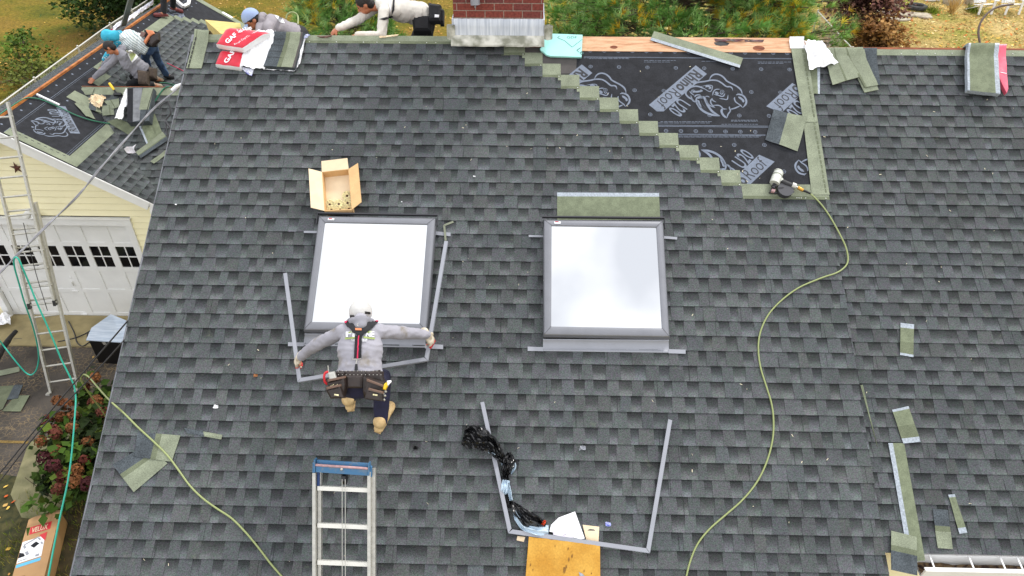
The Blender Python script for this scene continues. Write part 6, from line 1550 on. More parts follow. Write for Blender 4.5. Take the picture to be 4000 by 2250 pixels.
def blob(mb,name,m,parent,voxel=.012,smooth=6,fold=0,fscale=9,fdir=None,seed=0):
    o=mb.build(name+'_raw',m,weld=True); md=o.modifiers.new('r','REMESH'); md.mode='VOXEL'; md.voxel_size=voxel; md.use_smooth_shade=True
    s=o.modifiers.new('s','SMOOTH'); s.factor=.5; s.iterations=smooth
    me=bpy.data.meshes.new_from_object(o.evaluated_get(bpy.context.evaluated_depsgraph_get())); bpy.data.objects.remove(o)
    if fold:
        cs_=[(v.co.copy(),v.normal.copy()) for v in me.vertices]
        for v,(c,n) in zip(me.vertices,cs_):
            k=c*fscale; 
            if fdir: k=k+fdir*(c.dot(fdir))*fscale*1.4
            w=noise.noise(k+V((seed,0,0))); w2=noise.noise(k*2.3+V((0,seed,0)))
            v.co=c+n*fold*((1-abs(w)*2.2)*.8+w2*.5)
    for p in me.polygons: p.use_smooth=True
    me.materials.clear(); me.materials.append(m)
    o=bpy.data.objects.new(name,me); COL.objects.link(o)
    if parent: par(o,parent)
    return o
def ik(a,b,l1,l2,hint):
    a,b=V(a),V(b); d=b-a; L_=d.length; k=1
    if L_>(l1+l2)*.995: k=L_/((l1+l2)*.995)
    l1*=k; l2*=k; x=(l1*l1-l2*l2+L_*L_)/(2*L_); h=math.sqrt(max(1e-5,l1*l1-x*x)); t=d/L_; u=V(hint)-t*V(hint).dot(t); u.normalize()
    return a+t*x+u*h
def hand(mb,wr,d,n,s=1,curl=.5,side=1,g=0):
    """palm and five fingers: d toward fingers, n out of the back of the hand"""
    d=d.normalized(); n=(n-d*n.dot(d)).normalized(); w=d.cross(n)*side
    pc=wr+d*.05*s; M_=basis(d,w); mb.ball(pc,.038*s+g,.017*s+g,.05*s+g,12,8,M_)
    for k in range(4):
        u=(k-1.5)*.0195*s; b=wr+d*.088*s+w*u-n*.002; L_=(.066,.074,.070,.056)[k]*s; cu=curl*(1+.12*k)
        d1=(d*math.cos(cu*.5)-n*math.sin(cu*.5)+w*u*1.5).normalized(); p1=b+d1*L_*.45; d2=(d*math.cos(cu*1.3)-n*math.sin(cu*1.3)).normalized(); p2_=p1+d2*L_*.33; d3=(d*math.cos(cu*2)-n*math.sin(cu*2)).normalized(); p3=p2_+d3*L_*.24
        cap(mb,b-d*.02,p1,.0095*s+g,.0088*s+g,8); cap(mb,p1,p2_,.0088*s+g,.008*s+g,8); cap(mb,p2_,p3,.008*s+g,.007*s+g,8)
    tb=wr+d*.035*s-w*.030*s; t1=tb+(d*.6-w*.75-n*.35).normalized()*.036*s; t2=t1+(d*.85-w*.2-n*.5).normalized()*.03*s
    cap(mb,wr+d*.02*s-w*.012*s,tb,.013*s+g,.013*s+g,8); cap(mb,tb,t1,.0115*s+g,.0105*s+g,8); cap(mb,t1,t2,.0105*s+g,.0085*s+g,8)
def head(mb,c,f,u,s=1):
    """c centre, f facing, u crown"""
    f=f.normalized(); u=(u-f*u.dot(f)).normalized(); r=u.cross(f); M_=basis(u,f)
    mb.ball(c+u*.018,.098*s,.077*s,.098*s,18,12,M_); mb.ball(c-u*.05+f*.022,.066*s,.056*s,.062*s,14,10,M_)
    cap(mb,c-u*.005+f*.09*s,c-u*.033+f*.108*s,.009,.014,8); mb.ball(c-u*.072+f*.07,.024,.03,.018,10,6,M_)
    mb.ball(c+u*.016+f*.078,.02,.05,.012,10,6,M_)
    mb.ball(c-u*.053+f*.083,.012,.024,.009,8,6,M_)
    for sd in (1,-1): mb.ball(c+r*sd*.077-u*.01-f*.008,.022,.01,.032,10,8,M_)
def figure(label,J,mats,w=None,sc_=1.0,hair=None,shirt_fold=.006,sleeve=(.05,.040),group=None,face=True,hands=(1,1),curls=(.5,.5),hn=None,shoe='boot',torso_w=.165,shirtname='shirt',gl=None,belly=0,ak=1.0,bt=1.0):
    J={k:V(v) for k,v in J.items()}
    hip,ch,nk=J['hip'],J['chest'],J['neck']; sp=(nk-hip).normalized(); lat=(J['shR']-J['shL']).normalized(); back=lat.cross(sp)
    L1,L2=.29*sc_,.265*sc_; K1,K2=.43*sc_,.42*sc_
    for s in 'LR':
        if 'el'+s not in J: J['el'+s]=ik(J['sh'+s],J['wr'+s],L1,L2,J['eh'+s])
        if 'kn'+s not in J: J['kn'+s]=ik(J['hp'+s],J['an'+s],K1,K2,J['kh'+s])
    def torso(mb,e,low=True):
        M_=basis(sp,lat); sw=(J['shR']-J['shL']).length/2
        mb.ball(nk-sp*.12,sw*.98+e,.105+e,.15,18,12,M_); mb.ball(lerp(hip,nk,.55),torso_w+e,.112+e+belly,.19,18,12,M_); mb.ball(lerp(hip,nk,.25),torso_w*.97+e,.112+e+belly,.17,18,12,M_)
        for s in 'LR': cap(mb,nk-sp*.03,J['sh'+s],.055+e,.058+e)
        if low: mb.ball(hip+sp*.02,torso_w+e*.9,.118+e,.13,18,12,M_)
    def arms(mb,e,a0=.0):
        for s in 'LR': cap(mb,J['sh'+s],J['el'+s],.052*ak+e,.043*ak+e); cap(mb,J['el'+s],lerp(J['el'+s],J['wr'+s],.98),.043*ak+e,.028+e*1.3)
    def legs(mb,e,cut=1.0):
        for s in 'LR':
            cap(mb,J['hp'+s],J['kn'+s],.085+e,.058+e); q=lerp(J['kn'+s],J['an'+s],.35); cap(mb,J['kn'+s],q,.057+e,.058+e); cap(mb,q,lerp(J['kn'+s],J['an'+s],cut),.058+e,.042+e*1.5)
    def dirs(s):
        d=(J['wr'+s]-J['el'+s]).normalized(); h=J.get('hd'+s,d); n=(hn or {}).get(s,V((0,-.4,1))); return h,n
    mb=MB(); torso(mb,-.012); arms(mb,-.008); legs(mb,-.012); cap(mb,nk-sp*.03,J['head']-J['hu'].normalized()*.04,.056,.052); head(mb,J['head'],J['hf'],J['hu'])
    for i,s in enumerate('LR'):
        h,n=dirs(s); cap(mb,lerp(J['el'+s],J['wr'+s],.8),J['wr'+s],.027,.024); hand(mb,J['wr'+s],h,n,1,curls[i],1 if s=='R' else -1)
        a=J['an'+s]; t=J['toe'+s]; cap(mb,a,a+(t-a)*.2,.04,.04); cap(mb,a-ZA*.03,t,.035,.028)
    body=blob(mb,'person',M['skin'],None,.0075,3); tag(body,label,'person',group); body.name='person'
    mb=MB(); torso(mb,.006,False); arms(mb,.010)
    M_=basis(sp,lat); mb.ball(lerp(hip,nk,.14),torso_w+.012,.125+belly,.10,18,12,M_)
    cap(mb,nk-sp*.02,nk+sp*.03,.068,.062)
    sh=blob(mb,shirtname,mats['shirt'],body,.011,5,shirt_fold,7,sp,len(label))
    mb=MB(); mb.ball(hip,torso_w+.006,.126,.13,18,12,M_); legs(mb,.012,.94); blob(mb,'trousers',mats['legs'],body,.011,4,.007,9,None,3)
    for s in 'LR':
        a,t=J['an'+s],J['toe'+s]; f=(t-a); f=(f-ZA*f.z*.0).normalized(); mb=MB(); hl=a-f*.045-J.get('su',ZA)*.045
        n=J.get('su',ZA); cap(mb,a+n*(.05 if shoe=='boot' else .0),a-n*.02,.052*bt,.05*bt); cap(mb,hl,t-n*.015,.042*bt,.040*bt,14,f.cross(n)); cap(mb,lerp(hl,t,.55),t-n*.01,.043*bt,.045*bt,14); o=blob(mb,shoe,mats['shoe'],body,.010,3,.002,20)
        mb=MB(); 
        S_=f.cross(n).normalized(); q=[hl-f*.045+S_*.03-n*.034,hl-f*.045-S_*.03-n*.034,t+f*.02-S_*.038-n*.045,t+f*.035-S_*.0-n*.045,t+f*.02+S_*.038-n*.045]; mb.prism(q,n*.016); mb.build('sole',mats.get('sole',M['blk']),o)
    hf,hu=J['hf'].normalized(),J['hu']; hu=(hu-hf*hu.dot(hf)).normalized(); rr_=hu.cross(hf); HM=basis(hu,hf); c=J['head']
    if hair:
        mb=MB(); mb.ball(c+hu*.03-hf*.012,.103,.085,.098,20,12,HM); mb.ball(c-hf*.05-hu*.02,.06,.076,.07,14,10,HM); blob(mb,'hair',M['hair'],body,.008,2,.004,40)
    if face:
        mb=MB()
        for sd in (1,-1): mb.ball(c+rr_*sd*.031+hf*.092+hu*.002,.009,.012,.006,8,6,HM)
        mb.build('eye',M['blackg'],body)
        mb=MB()
        for sd in (1,-1): mb.bar(c+rr_*sd*.018+hf*.099+hu*.018,c+rr_*sd*.048+hf*.088+hu*.02,.006,.006,hf)
        mb.build('eyebrow',M['hair'],body)
    return body,sh,J,(c,hf,hu,rr_,HM)
def capmesh(body,H,m,brim,name='cap',cut=.018,back=0):
    c,f,u,r,HM=H; mb=MB(); mb.ball(c+u*.030-f*.010,.116,.096,.108,20,12,HM)
    mb2=blob(mb,name,m,body,.009,3)
    me=mb2.data; bm=bmesh.new(); bm.from_mesh(me); bmesh.ops.delete(bm,geom=[v for v in bm.verts if (v.co-(c+u*cut)).dot(u-f*back)<0],context='VERTS'); bm.to_mesh(me); bm.free()
    mb=MB(); b=V(brim).normalized(); s=u.cross(b); rows=[]
    for i in range(5):
        t=i/4; rows.append([c+u*(.03-.018*t-.02*abs(j/5-1)**2)+b*(.085+.085*t*(1-.35*abs(j/5-1)**2))+s*(j/5-1)*.078*(1-.1*t) for j in range(11)])
    mb.grid(rows); mb.grid([[p-u*.004 for p in q][::-1] for q in rows]); mb.build('brim',m,mb2)
    return mb2
def onto(o):
    dg=bpy.context.evaluated_depsgraph_get(); me=o.data; bv=BVHTree.FromPolygons([v.co.copy() for v in me.vertices],[tuple(p.vertices) for p in me.polygons])
    def f(px,py,off=.004,back=None):
        d=ray(px,py).normalized(); h=bv.ray_cast(CAM,d)
        if h[0] is None: return at(px,py,back or 5.9)
        return h[0]+h[1]*off
    return f
def decal(mb,F,poly,off,mi=0,n=10):
    """a four-cornered patch of cloth or print following the garment"""
    rows=[[F(*[lerp(lerp(poly[0][k],poly[1][k],j/n),lerp(poly[3][k],poly[2][k],j/n),i/n) for k in (0,1)],off) for j in range(n+1)] for i in range(n+1)]
    mb.grid(rows[::-1],mi,None,True)
# --- foreground worker ---
su=NR
J=dict(hip=at(1404,1492,5.74),neck=at(1409,1268,5.80),chest=at(1406,1370,5.75),shL=at(1342,1296,5.84),shR=at(1478,1294,5.84),
 wrL=R(1166,1398,.20),wrR=R(1672,1322,.20),ehL=V((-1,-.6,.6)),ehR=V((1,-.6,.6)),hpL=at(1368,1505,5.78),hpR=at(1442,1505,5.78),
 anL=R(1364,1566,.11),anR=R(1486,1652,.11),khL=V((-.2,1,.2)),khR=V((.12,1,.35)),toeL=R(1366,1530,.055),toeR=R(1518,1612,.055),
 head=at(1409,1234,5.93),hf=V((0,.62,-.78)),hu=V((0,.80,.55)),su=NR,hdL=V((-.35,.05,-1)),hdR=V((.3,-.1,-1)))
J['toeL']=J['anL']+UP*.18-XA*.03-NR*.055; J['toeR']=J['anR']+UP*.16+XA*.06-NR*.055
J['wrL']=R(1176,1392,.26); J['wrR']=R(1666,1308,.26); J['hdL']=(R(1152,1418,.17)-J['wrL']).normalized(); J['hdR']=(R(1690,1338,.17)-J['wrR']).normalized()
w1,sh1,J1,H1=figure('person in grey hoodie, brown tool belt and tan boots stooping to hold the flashing frame',J,dict(shirt=M['greyd'],legs=M['navy'],shoe=M['boot'],sole=M['boot']),hair=True,torso_w=.176,ak=.96,bt=1.08,shirtname='hoodie',curls=(1.0,1.0),hn=dict(L=V((-1,-.4,.5)),R=V((1,-.4,.5))),shirt_fold=.008,belly=.0)
cp_=capmesh(w1,H1,mat('worn_white_cap',srgb(196,194,190),.85,var=.08,scale=14,bump=.5,bscale=20),H1[1]*-.1+V((-.5,1,0)),'cap',-.012,.45)
Fc=onto(cp_); mb=MB(); decal(mb,Fc,((1424,1216),(1446,1219),(1447,1228),(1426,1226)),.003,0,4); mb.build('strap_opening',M['hair'],cp_)
for s in 'LR':
    d=J['hd'+s]; mb=MB(); n=V(((-1 if s=='L' else 1),-.4,.5)); hand(mb,J['wr'+s],d,n,1.25,1.0,1 if s=='R' else -1,.003); cap(mb,J['wr'+s]-d*.04,J['wr'+s]+d*.03,.042,.036)
    g=blob(mb,'glove',M['glove'],w1,.006,2)
    g.data.materials.append(M['gloveR']); wr=J['wr'+s]
    for p in g.data.polygons:
        c_=p.center; t=(c_-wr).dot(d)
        if t>.112+.012*noise.noise(c_*60) : p.material_index=1
F=onto(sh1)
mb=MB()     # hood lying on the shoulders
hc_=lerp(J1['neck'],H1[0],.35)
bk_=(F(1408,1262,.0)-J1['neck']).normalized()
for k in range(9):
    t=PI*k/8; p=F(lerp(1368,1450,k/8),1258-10*math.sin(t),.0); mb.ball(p+NR*.004,.033,.033,.03,10,8)
mb.ball(F(1409,1266,.0),.055,.05,.03,12,8)
blob(mb,'hood',M['grey'],w1,.010,6,.005,12)
mb=MB()
def tri(a,b,c,d,off,mi): decal(mb,F,(a,b,c,d),off,mi)
tri((1346,1264),(1376,1254),(1402,1292),(1388,1298),.016,0); tri((1478,1262),(1442,1252),(1410,1292),(1424,1300),.016,0)
tri((1354,1272),(1468,1270),(1428,1304),(1384,1304),.015,0); tri((1386,1296),(1428,1296),(1416,1314),(1396,1314),.015,0)
tri((1352,1258),(1366,1253),(1356,1268),(1348,1266),.020,1); tri((1456,1251),(1468,1254),(1478,1262),(1470,1264),.020,1)
tri((1388,1312),(1414,1312),(1411,1398),(1384,1398),.012,0); tri((1400,1312),(1404,1312),(1400,1398),(1395,1398),.015,1)
o=mb.build('harness',[M['blk'],M['pinks']],w1)
mb=MB(); tri((1389,1287),(1414,1287),(1414,1294),(1389,1294),.021,0); mb.build('harness_tag',M['orange'],o)
mb=MB(); c=F(1404,1271,.022); mb.tube([c+RT*.014*math.cos(t)+UP*.012*math.sin(t) for t in [k*PI/6 for k in range(13)]],.003,6)
P=[F(1381,1396,.02),F(1381,1403,.02),F(1408,1403,.02),F(1409,1396,.02)]; mb.tube(P,.0035,6); mb.tube([F(1396,1402,.02),F(1393,1424,.02)],.004,6); mb.build('metal_ring',M['mill'],o)
mb=MB(); tri((1389,1424),(1398,1424),(1399,1448),(1386,1448),.014,0); mb.build('belt_hook',M['blackg'],o)
mb=MB()
for q,mi in ((((1360,1298),(1384,1292),(1386,1298),(1358,1304)),1),(((1428,1292),(1450,1294),(1452,1300),(1426,1302)),1),
 (((1350,1319),(1390,1315),(1390,1321),(1349,1327)),1),(((1420,1315),(1462,1319),(1463,1327),(1420,1321)),1),(((1374,1324),(1434,1324),(1432,1334),(1376,1334)),0)):
    decal(mb,F,q,.0065 if mi==0 else .0075,mi,8)
sp_=mb.build('back_print',[M['whitep'],M['lime']],sh1)
mb=MB()
for s_,x0,x1,y in (('837',1376,1390,1332),('2306',1414,1432,1332)):
    vs,fs,(a,b,c,d)=textmesh(s_,.02)
    for f in fs: mb.face([F(lerp(x0,x1,(vs[i].x-a)/(b-a)),y-(vs[i].y-c)/(d-c)*7,.0085) for i in f])
for s_,x0,x1,y in (('FI',1354,1386,1316),('NE',1428,1460,1316)):
    vs,fs,(a,b,c,d)=textmesh(s_,.03)
    for f in fs: mb.face([F(lerp(x0,x1,(vs[i].x-a)/(b-a)),y-(vs[i].y-c)/(d-c)*20,.0085) for i in f],1)
mb.build('print_lettering',[M['grey'],M['whitep']],sh1)
# tool belt with pouches
def plate(mb,pts,d,th,mi=0,bulge=0):
    P=[at(x,y,d) for x,y in pts]; c=sum(P,V((0,0,0)))/len(P); n=-FW
    P2=[p+(c-p)*.10+n*th*.8 for p in P]; P3=[p+(c-p)*.35+n*th for p in P]
    k=len(P); a=sum(((P[i]-c).cross(P[(i+1)%k]-c)).dot(n) for i in range(k)); 
    if a<0: P,P2,P3=P[::-1],P2[::-1],P3[::-1]
    for i in range(k):
        j=(i+1)%k; mb.face([P[i],P[j],P2[j],P2[i]],mi); mb.face([P2[i],P2[j],P3[j],P3[i]],mi)
    mb.face(P3,mi); mb.face(P[::-1],mi)
hip=J1['hip']; sp=(J1['neck']-hip).normalized(); lat=RT; bk2=lat.cross(sp)
mb=MB(); rows=[]
for k in range(33):
    t=2*PI*k/32; d=lat*math.cos(t)*.188+bk2*math.sin(t)*.142; c=hip+sp*.055; rows.append([c+d-sp*.032,c+d*1.03-sp*.03,c+d*1.03+sp*.026,c+d+sp*.03])
mb.grid(rows); mb.grid([[p-(p-hip)*.02 for p in r_][::-1] for r_ in rows]); belt=mb.build('tool_belt',M['leather'],w1)
mb=MB()
for k in range(12):
    x=lerp(1322,1488,k/11); 
    for y in (1447,1462): mb.ball(at(x,y+2,5.575),.004,n=6,m=4)
mb.build('rivet',M['mill'],belt)
mb=MB(); plate(mb,[(1352,1462),(1425,1462),(1422,1516),(1354,1516)],5.63,.05); mb.build('pouch',M['leather'],belt)
for poly,lip,nm in (([(1280,1484),(1350,1466),(1356,1500),(1350,1548),(1298,1552),(1284,1520)],[(1278,1482),(1352,1468),(1352,1476),(1280,1492)],0),([(1432,1470),(1505,1492),(1498,1560),(1432,1552),(1420,1530)],[(1432,1478),(1506,1506),(1502,1514),(1432,1488)],0),
   ([(1274,1516),(1334,1502),(1352,1554),(1296,1556)],[(1274,1512),(1334,1500),(1334,1508),(1276,1522)],1),([(1438,1516),(1498,1532),(1500,1566),(1424,1556)],[(1440,1514),(1500,1530),(1499,1538),(1438,1522)],1)):
    mb=MB(); plate(mb,poly,5.60-.05*nm,.06); pch=mb.build('pouch',M['leather'],belt); mb=MB(); plate(mb,lip,5.545-.05*nm,.02); 
    mb.build('binding',M['leatherl'],pch)
    if nm: mb=MB(); cx=sum(p[0] for p in poly)/len(poly); plate(mb,[(cx-8,1538),(cx+10,1541),(cx+9,1547),(cx-9,1544)],5.487,.004); mb.build('stitched_label',M['brass'],pch)
for poly in ([(1322,1446),(1352,1452),(1350,1475),(1282,1486),(1300,1462)],[(1428,1452),(1486,1444),(1508,1492),(1432,1472)],[(1330,1466),(1354,1462),(1360,1520),(1346,1552),(1338,1500)],[(1420,1462),(1438,1466),(1440,1520),(1424,1556),(1418,1510)]): mb=MB(); plate(mb,poly,5.64,.04); mb.build('pouch_panel',M['leather'],belt)
mb=MB(); plate(mb,[(1280,1454),(1308,1450),(1320,1484),(1290,1490)],5.56,.02); tag(mb.build('steel_square',M['mill'],at=at(1300,1470,5.56)),'flat pale metal plate sticking out of the left belt pouch','metal plate')
mb=MB(); mb.tube([at(1281,1428,5.55),at(1284,1460,5.56)],.004,6); tag(mb.build('metal_rod',M['mill'],at=at(1281,1440,5.55)),'thin upright metal rod in the left belt pouch','rod')
mb=MB(); mb.tube(crom([at(1282,1452,5.55),at(1270,1458,5.55),at(1266,1474,5.55),at(1270,1492,5.56),at(1280,1500,5.57),at(1286,1490,5.56)],5),.010,8); tag(mb.build('tin_snips',M['redp'],at=at(1272,1470,5.55)),'red handled snips in the left belt pouch','snips')
mb=MB(); plate(mb,[(1502,1498),(1514,1490),(1520,1500),(1508,1524),(1496,1520)],5.55,.03); o=mb.build('tape_measure',M['ydev'],at=at(1508,1510,5.55)); tag(o,'yellow and white utility knife in the right belt pouch','utility knife')
mb=MB(); plate(mb,[(1512,1487),(1528,1485),(1530,1492),(1516,1508)],5.54,.025); mb.build('white_end',M['whitep'],o)
mb=MB(); 
for k in range(5): c=at(1502+(-1)**k*4-k*1.5,1530+k*8,5.55); mb.ball(c,.012,.008,.012,8,6)
tag(mb.build('key_ring',M['mill'],at=at(1500,1540,5.55)),'silver clips dangling below the right belt pouch','clips')
mb=MB()
for k in range(7): a=at(1290+k*5,1518-(k%3)*3,5.53); mb.tube([a,a+V((.01,0,.03))],.0025,5)
tag(mb.build('loose_nails',M['brass'],at=at(1300,1515,5.53)),'pale nails heaped in the left belt pouch','nails')
# --- kneeling man on the garage roof ---
J=dict(hip=S2(566,288,.52),neck=S2(464,206,.74),chest=S2(515,240,.7),shL=S2(456,226,.60),shR=S2(478,190,.78),wrL=S2(368,304,.09),wrR=S2(400,260,.08),ehL=V((0,-1,-.2)),ehR=V((0,1,.2)),
 hpL=S2(560,302,.45),hpR=S2(574,280,.5),knL=S2(508,334,.10),knR=S2(520,300,.12),anL=S2(598,330,.10),anR=S2(610,305,.10),toeL=S2(628,336,.04),toeR=S2(632,312,.04),
 head=S2(428,187,.80),hf=V((-.72,-.25,-.62)),hu=V((-.62,.1,.78)),su=V((1,0,.2)),hdL=(S2(345,330,.02)-S2(368,304,.09)).normalized())
w2,sh2,J2,H2=figure('person with short dark hair and grey long sleeved shirt kneeling on the garage roof',J,dict(shirt=M['grey'],legs=M['blk'],shoe=mat('beige_shoe',srgb(170,150,128),.8),sole=mat('brown_sole',srgb(120,100,80),.8)),hair=True,shoe='shoe',hn=dict(L=n2,R=n2),curls=(.12,.3),torso_w=.175,ak=1.15,shirt_fold=.012)
F2=onto(sh2); mb=MB()
decal(mb,F2,((492,200),(513,194),(540,222),(516,245)),.006,0,8); decal(mb,F2,((505,212),(520,206),(532,216),(512,240)),.009,1,6)
mb.build('back_print',[M['whitep'],mat('pale_lime',srgb(214,226,160),.7)],sh2)
def pouch(px,py,d,w,h,parent,m,nm='tool_pouch'):
    mb=MB(); plate(mb,[(px-w,py-h),(px+w,py-h*.8),(px+w*.9,py+h),(px-w*.8,py+h)],d,.12); return mb.build(nm,m,parent)
dd=(J2['hip']-CAM).dot(FW)
br=mat('dusty_leather',srgb(74,62,52),.8,var=.3,scale=14,bump=.5,bscale=30)
pouch(566,306,dd-.10,22,30,w2,br); pouch(602,288,dd-.02,13,22,w2,br)
# --- bending man in turquoise hood ---
J=dict(hip=S2(580,178,.84),neck=S2(450,140,.88),chest=S2(520,150,.95),shL=S2(462,160,.80),shR=S2(468,134,.90),wrL=S2(408,232,.12),wrR=S2(424,206,.12),ehL=V((.3,-1,0)),ehR=V((0,1,.2)),
 hpL=S2(574,190,.80),hpR=S2(594,176,.84),anL=S2(580,262,.10),anR=S2(650,292,.10),khL=V((-1,-.3,.2)),khR=V((-.6,0,.6)),toeL=S2(566,268,.05),toeR=S2(672,300,.04),
 head=S2(422,146,.80),hf=V((-.6,-.1,-.8)),hu=V((-.75,.1,.6)))
w3,sh3,J3,H3=figure('person in turquoise hooded striped top and blue jeans bending over on the garage roof',J,dict(shirt=None or mat('striped_jersey',srgb(226,232,232),.85),legs=M['jeans'],shoe=M['blk']),hair=False,shoe='shoe',curls=(.4,.4),torso_w=.19,belly=.02,shirt_fold=.010,shirtname='striped_top')
m=bpy.data.materials['striped_jersey']; N=m.node_tree.nodes; Lk=m.node_tree.links; tc=N.new('ShaderNodeTexCoord'); mp=N.new('ShaderNodeMapping'); wv=N.new('ShaderNodeTexWave'); wv.inputs['Scale'].default_value=8.5; wv.inputs['Distortion'].default_value=.6
a=(J3['neck']-J3['hip']); mp.inputs['Rotation'].default_value=(0,math.atan2(a.z,-a.x)*1,-.15); Lk.new(tc.outputs['Object'],mp.inputs[0]); Lk.new(mp.outputs[0],wv.inputs[0]); rp=N.new('ShaderNodeValToRGB'); rp.color_ramp.elements[0].position=.16; rp.color_ramp.elements[0].color=srgb(164,182,184)+(1,); rp.color_ramp.elements[1].position=.42; rp.color_ramp.elements[1].color=srgb(232,238,238)+(1,); Lk.new(wv.outputs[0],rp.inputs[0]); Lk.new(rp.outputs[0],N['Principled BSDF'].inputs['Base Color'])
mb=MB(); c,f,u,r,HM=H3; mb.ball(c+u*.025-f*.02,.118,.098,.108,18,12,HM); cap(mb,c-f*.03,J3['neck'],.090,.10); blob(mb,'hood',M['turq'],w3,.011,4,.008,10)
mb=MB()
for s in 'LR': cap(mb,J3['sh'+s],J3['el'+s],.072,.062); cap(mb,J3['el'+s],J3['wr'+s],.060,.045)
blob(mb,'sleeve',M['turq'],w3,.011,3,.008,12)
dd=(J3['hip']-CAM).dot(FW); pb_=pouch(594,152,dd-.12,24,32,w3,M['blk'],'tool_bag'); 
mb=MB(); plate(mb,[(572,116),(598,120),(606,132),(588,146),(570,174),(562,166),(584,134)],dd-.26,.04); mb.build('orange_trim',M['orange'],pb_)
mb=MB(); plate(mb,[(592,140),(626,130),(628,160),(598,186),(586,176)],dd-.20,.08); mb.build('pocket',M['leather'],pb_)
mb=MB(); plate(mb,[(552,122),(572,128),(562,146),(546,142)],dd-.27,.02); mb.build('panel',mat('brown_panel',srgb(120,92,84),.7),pb_)
# --- legs of the man at the top of the garage roof ---
J=dict(hip=S2(668,-110,.86),neck=S2(640,-260,1.25),chest=S2(650,-180,1.1),shL=S2(612,-240,1.2),shR=S2(668,-245,1.2),wrL=S2(600,-150,.7),wrR=S2(700,-150,.7),ehL=V((-1,0,0)),ehR=V((1,0,0)),
 hpL=S2(652,-105,.84),hpR=S2(686,-105,.84),anL=S2(640,52,.10),anR=S2(676,28,.10),khL=V((-.5,-1,.2)),khR=V((.3,-1,.2)),toeL=S2(606,56,.05),toeR=S2(708,42,.05),head=S2(632,-320,1.45),hf=V((-.5,-.5,-.6)),hu=V((0,0,1)))
figure('person in black trousers and maroon shoes standing at the top of the garage roof',J,dict(shirt=M['blk'],legs=M['blk'],shoe=M['maroon'],sole=M['maroon']),hair=True,shoe='shoe')
# --- capped man behind the ridge ---
bz=lambda y:Zr-(y-Yr)*math.tan(PIT)
def bk(x,y,h=.08): return V((x,y,bz(y)+h))
h5=at(1168,140,9.05)
J=dict(hip=h5,neck=at(1032,84,8.80),chest=at(1100,98,8.9),shL=at(1052,112,8.62),shR=at(1060,76,8.95),wrL=at(985,172,8.35),wrR=at(1010,165,8.6),ehL=V((.3,-1,-.6)),ehR=V((0,1,.3)),
 hpL=h5+V((0,-.09,-.03)),hpR=h5+V((0,.09,-.03)),knL=bk(h5.x-.35,h5.y+.15),knR=bk(h5.x-.3,h5.y+.35),anL=bk(h5.x+.1,h5.y+.2),anR=bk(h5.x+.15,h5.y+.4),toeL=bk(h5.x+.25,h5.y+.2,.04),toeR=bk(h5.x+.3,h5.y+.42,.04),
 head=at(984,78,8.72),hf=V((-.70,-.55,-.42)),hu=V((-.42,.0,.9)))
w5,sh5,J5,H5=figure('person in grey hoodie and light blue cap crouching behind the red packages on the ridge',J,dict(shirt=mat('warm_grey_jersey',srgb(146,140,144),.85,bump=.3,bscale=18),legs=M['blk'],shoe=M['blk']),hair=True,torso_w=.165,shirtname='hoodie',shirt_fold=.008,shoe='shoe')
capmesh(w5,H5,M['capb'],H5[1]*.8+V((-.3,-.3,-.5)))
mb=MB(); 
for k in range(7): t=PI*k/6; p=lerp(J5['neck'],H5[0],.2); mb.ball(p+V((.02,-.075*math.cos(t),.07*math.sin(t))),.045,.04,.04,10,8)
blob(mb,'hood',bpy.data.materials['warm_grey_jersey'],w5,.010,4,.004,12)
F5=onto(sh5); mb=MB(); decal(mb,F5,((1072,60),(1100,68),(1112,92),(1092,88)),.006,0,5); mb.build('back_print',M['whitep'],sh5)
# --- man in the cream sweater ---
h6=at(1668,62,8.75)
J=dict(hip=h6,neck=at(1490,22,8.45),chest=at(1580,35,8.6),shL=at(1500,48,8.30),shR=at(1480,20,8.62),wrL=at(1398,138,8.18),wrR=at(1322,110,8.20),ehL=V((.9,-.3,-.8)),ehR=V((.0,.3,-.6)),
 hpL=h6+V((0,-.09,-.04)),hpR=h6+V((0,.09,-.04)),knL=bk(h6.x-.22,h6.y-.1),knR=bk(h6.x-.1,h6.y+.2),anL=bk(h6.x+.18,h6.y+.0),anR=bk(h6.x+.25,h6.y+.25),toeL=bk(h6.x+.33,h6.y,.04),toeR=bk(h6.x+.4,h6.y+.25,.04),
 head=at(1425,14,8.38),hf=V((-.85,-.15,-.5)),hu=V((-.35,0,.9)),hdL=V((-1,-.2,-.25)),hdR=V((-.8,-.2,-.5)))
w6,sh6,J6,H6=figure('person with black hair in a cream sweater leaning over the ridge left of the chimney',J,dict(shirt=M['cream'],legs=M['blk'],shoe=M['blk']),hair=True,torso_w=.18,shirtname='sweater',shirt_fold=.008,shoe='shoe',curls=(.3,.9),hn=dict(L=V((0,-.2,1)),R=V((.3,-.2,1))),belly=.02)
F6=onto(sh6); mb=MB(); decal(mb,F6,((1534,-2),(1542,-2),(1540,40),(1530,60)),.008,0,6); decal(mb,F6,((1530,60),(1538,64),(1500,80),(1482,76)),.008,0,6); decal(mb,F6,((1522,0),(1530,0),(1526,40),(1520,58)),.007,1,6); mb.build('sleeve_stripe',[M['blk'],M['whitep']],sh6)
dd=(h6-CAM).dot(FW); p=pouch(1700,58,dd-.16,26,38,w6,M['blk'],'tool_bag'); pouch(1650,100,dd-.1,42,34,w6,M['blk'],'tool_bag'); pouch(1728,72,dd-.1,9,32,w6,M['blk'],'tool_bag')
mb=MB(); plate(mb,[(1698,56),(1716,58),(1714,68),(1697,68)],dd-.29,.005); mb.build('white_print',M['whitep'],p)
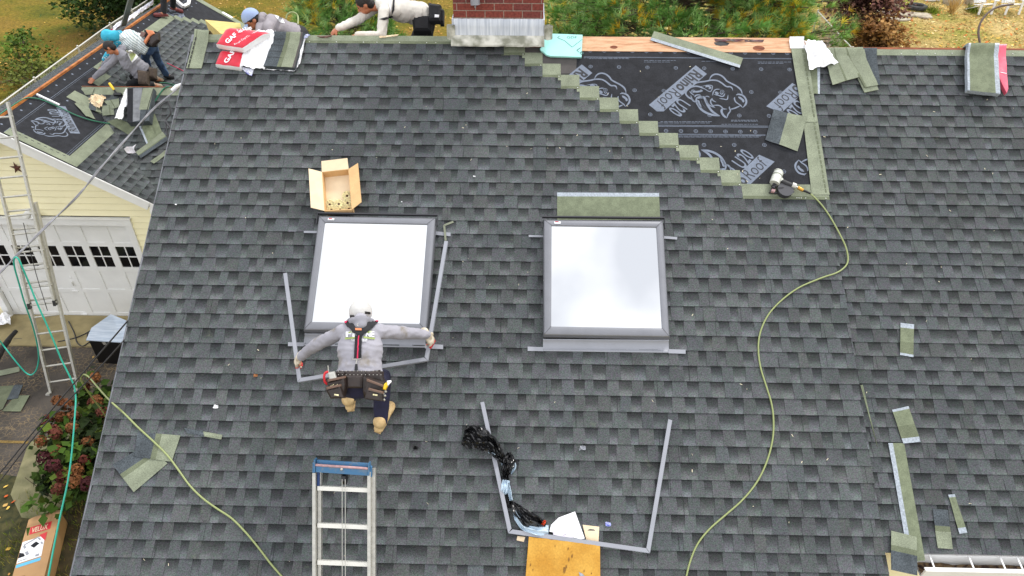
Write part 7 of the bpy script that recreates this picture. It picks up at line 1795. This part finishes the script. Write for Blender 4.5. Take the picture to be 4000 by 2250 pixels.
# ---------- camera, sky, sun ----------
cd=bpy.data.cameras.new('camera'); cam=bpy.data.objects.new('camera',cd); COL.objects.link(cam); SC.camera=cam
cd.sensor_width=36; cd.lens=FL/4000*36; cd.clip_start=.1; cd.clip_end=3000
m=Matrix((RT,-DN,-FW)).transposed().to_4x4(); m.translation=CAM; cam.matrix_world=m
w=bpy.data.worlds.new('World'); SC.world=w; w.use_nodes=True; N=w.node_tree.nodes; Lk=w.node_tree.links
bg=N['Background']; bg.inputs[1].default_value=.115
sun_dir=V((.42,.50,.80)).normalized()
sky=N.new('ShaderNodeTexSky'); sky.sky_type='NISHITA'; sky.sun_disc=False; sky.sun_elevation=math.asin(sun_dir.z); sky.sun_rotation=math.atan2(sun_dir.x,sun_dir.y)
tc=N.new('ShaderNodeTexCoord'); mp=N.new('ShaderNodeMapping'); mp.inputs['Location'].default_value=(0,0,0) if False else SKYOFF; nz=N.new('ShaderNodeTexNoise'); nz.inputs['Scale'].default_value=5.5; nz.inputs['Detail'].default_value=4; nz.inputs['Roughness'].default_value=.45
Lk.new(tc.outputs['Generated'],mp.inputs[0]); Lk.new(mp.outputs[0],nz.inputs['Vector'])
rp=N.new('ShaderNodeValToRGB'); e=rp.color_ramp.elements; e[0].position=.36; e[0].color=(6.9,7.05,7.5,1); e[1].position=.54; e[1].color=(10.0,10.1,10.4,1)
Lk.new(nz.outputs[0],rp.inputs[0])
mx=N.new('ShaderNodeMix'); mx.data_type='RGBA'; mx.inputs[0].default_value=.93
Lk.new(sky.outputs[0],mx.inputs[6]); Lk.new(rp.outputs[0],mx.inputs[7]); Lk.new(mx.outputs[2],bg.inputs[0])
sl_=bpy.data.lights.new('sun','SUN'); sl_.energy=1.5; sl_.angle=rad(10); sl_.color=(1,.97,.92); so=bpy.data.objects.new('sun',sl_); COL.objects.link(so); so.rotation_euler=sun_dir.to_track_quat('Z','Y').to_euler()
vs=SC.view_settings; vs.view_transform='Standard'; vs.look='None'; vs.gamma=1; vs.exposure=EXPO; vs.use_curve_mapping=False
SC.cycles.max_bounces=5; SC.cycles.diffuse_bounces=3; SC.cycles.use_denoising=True
for o in list(bpy.data.objects):
    if o.type=='EMPTY' and not o.children: bpy.data.objects.remove(o)
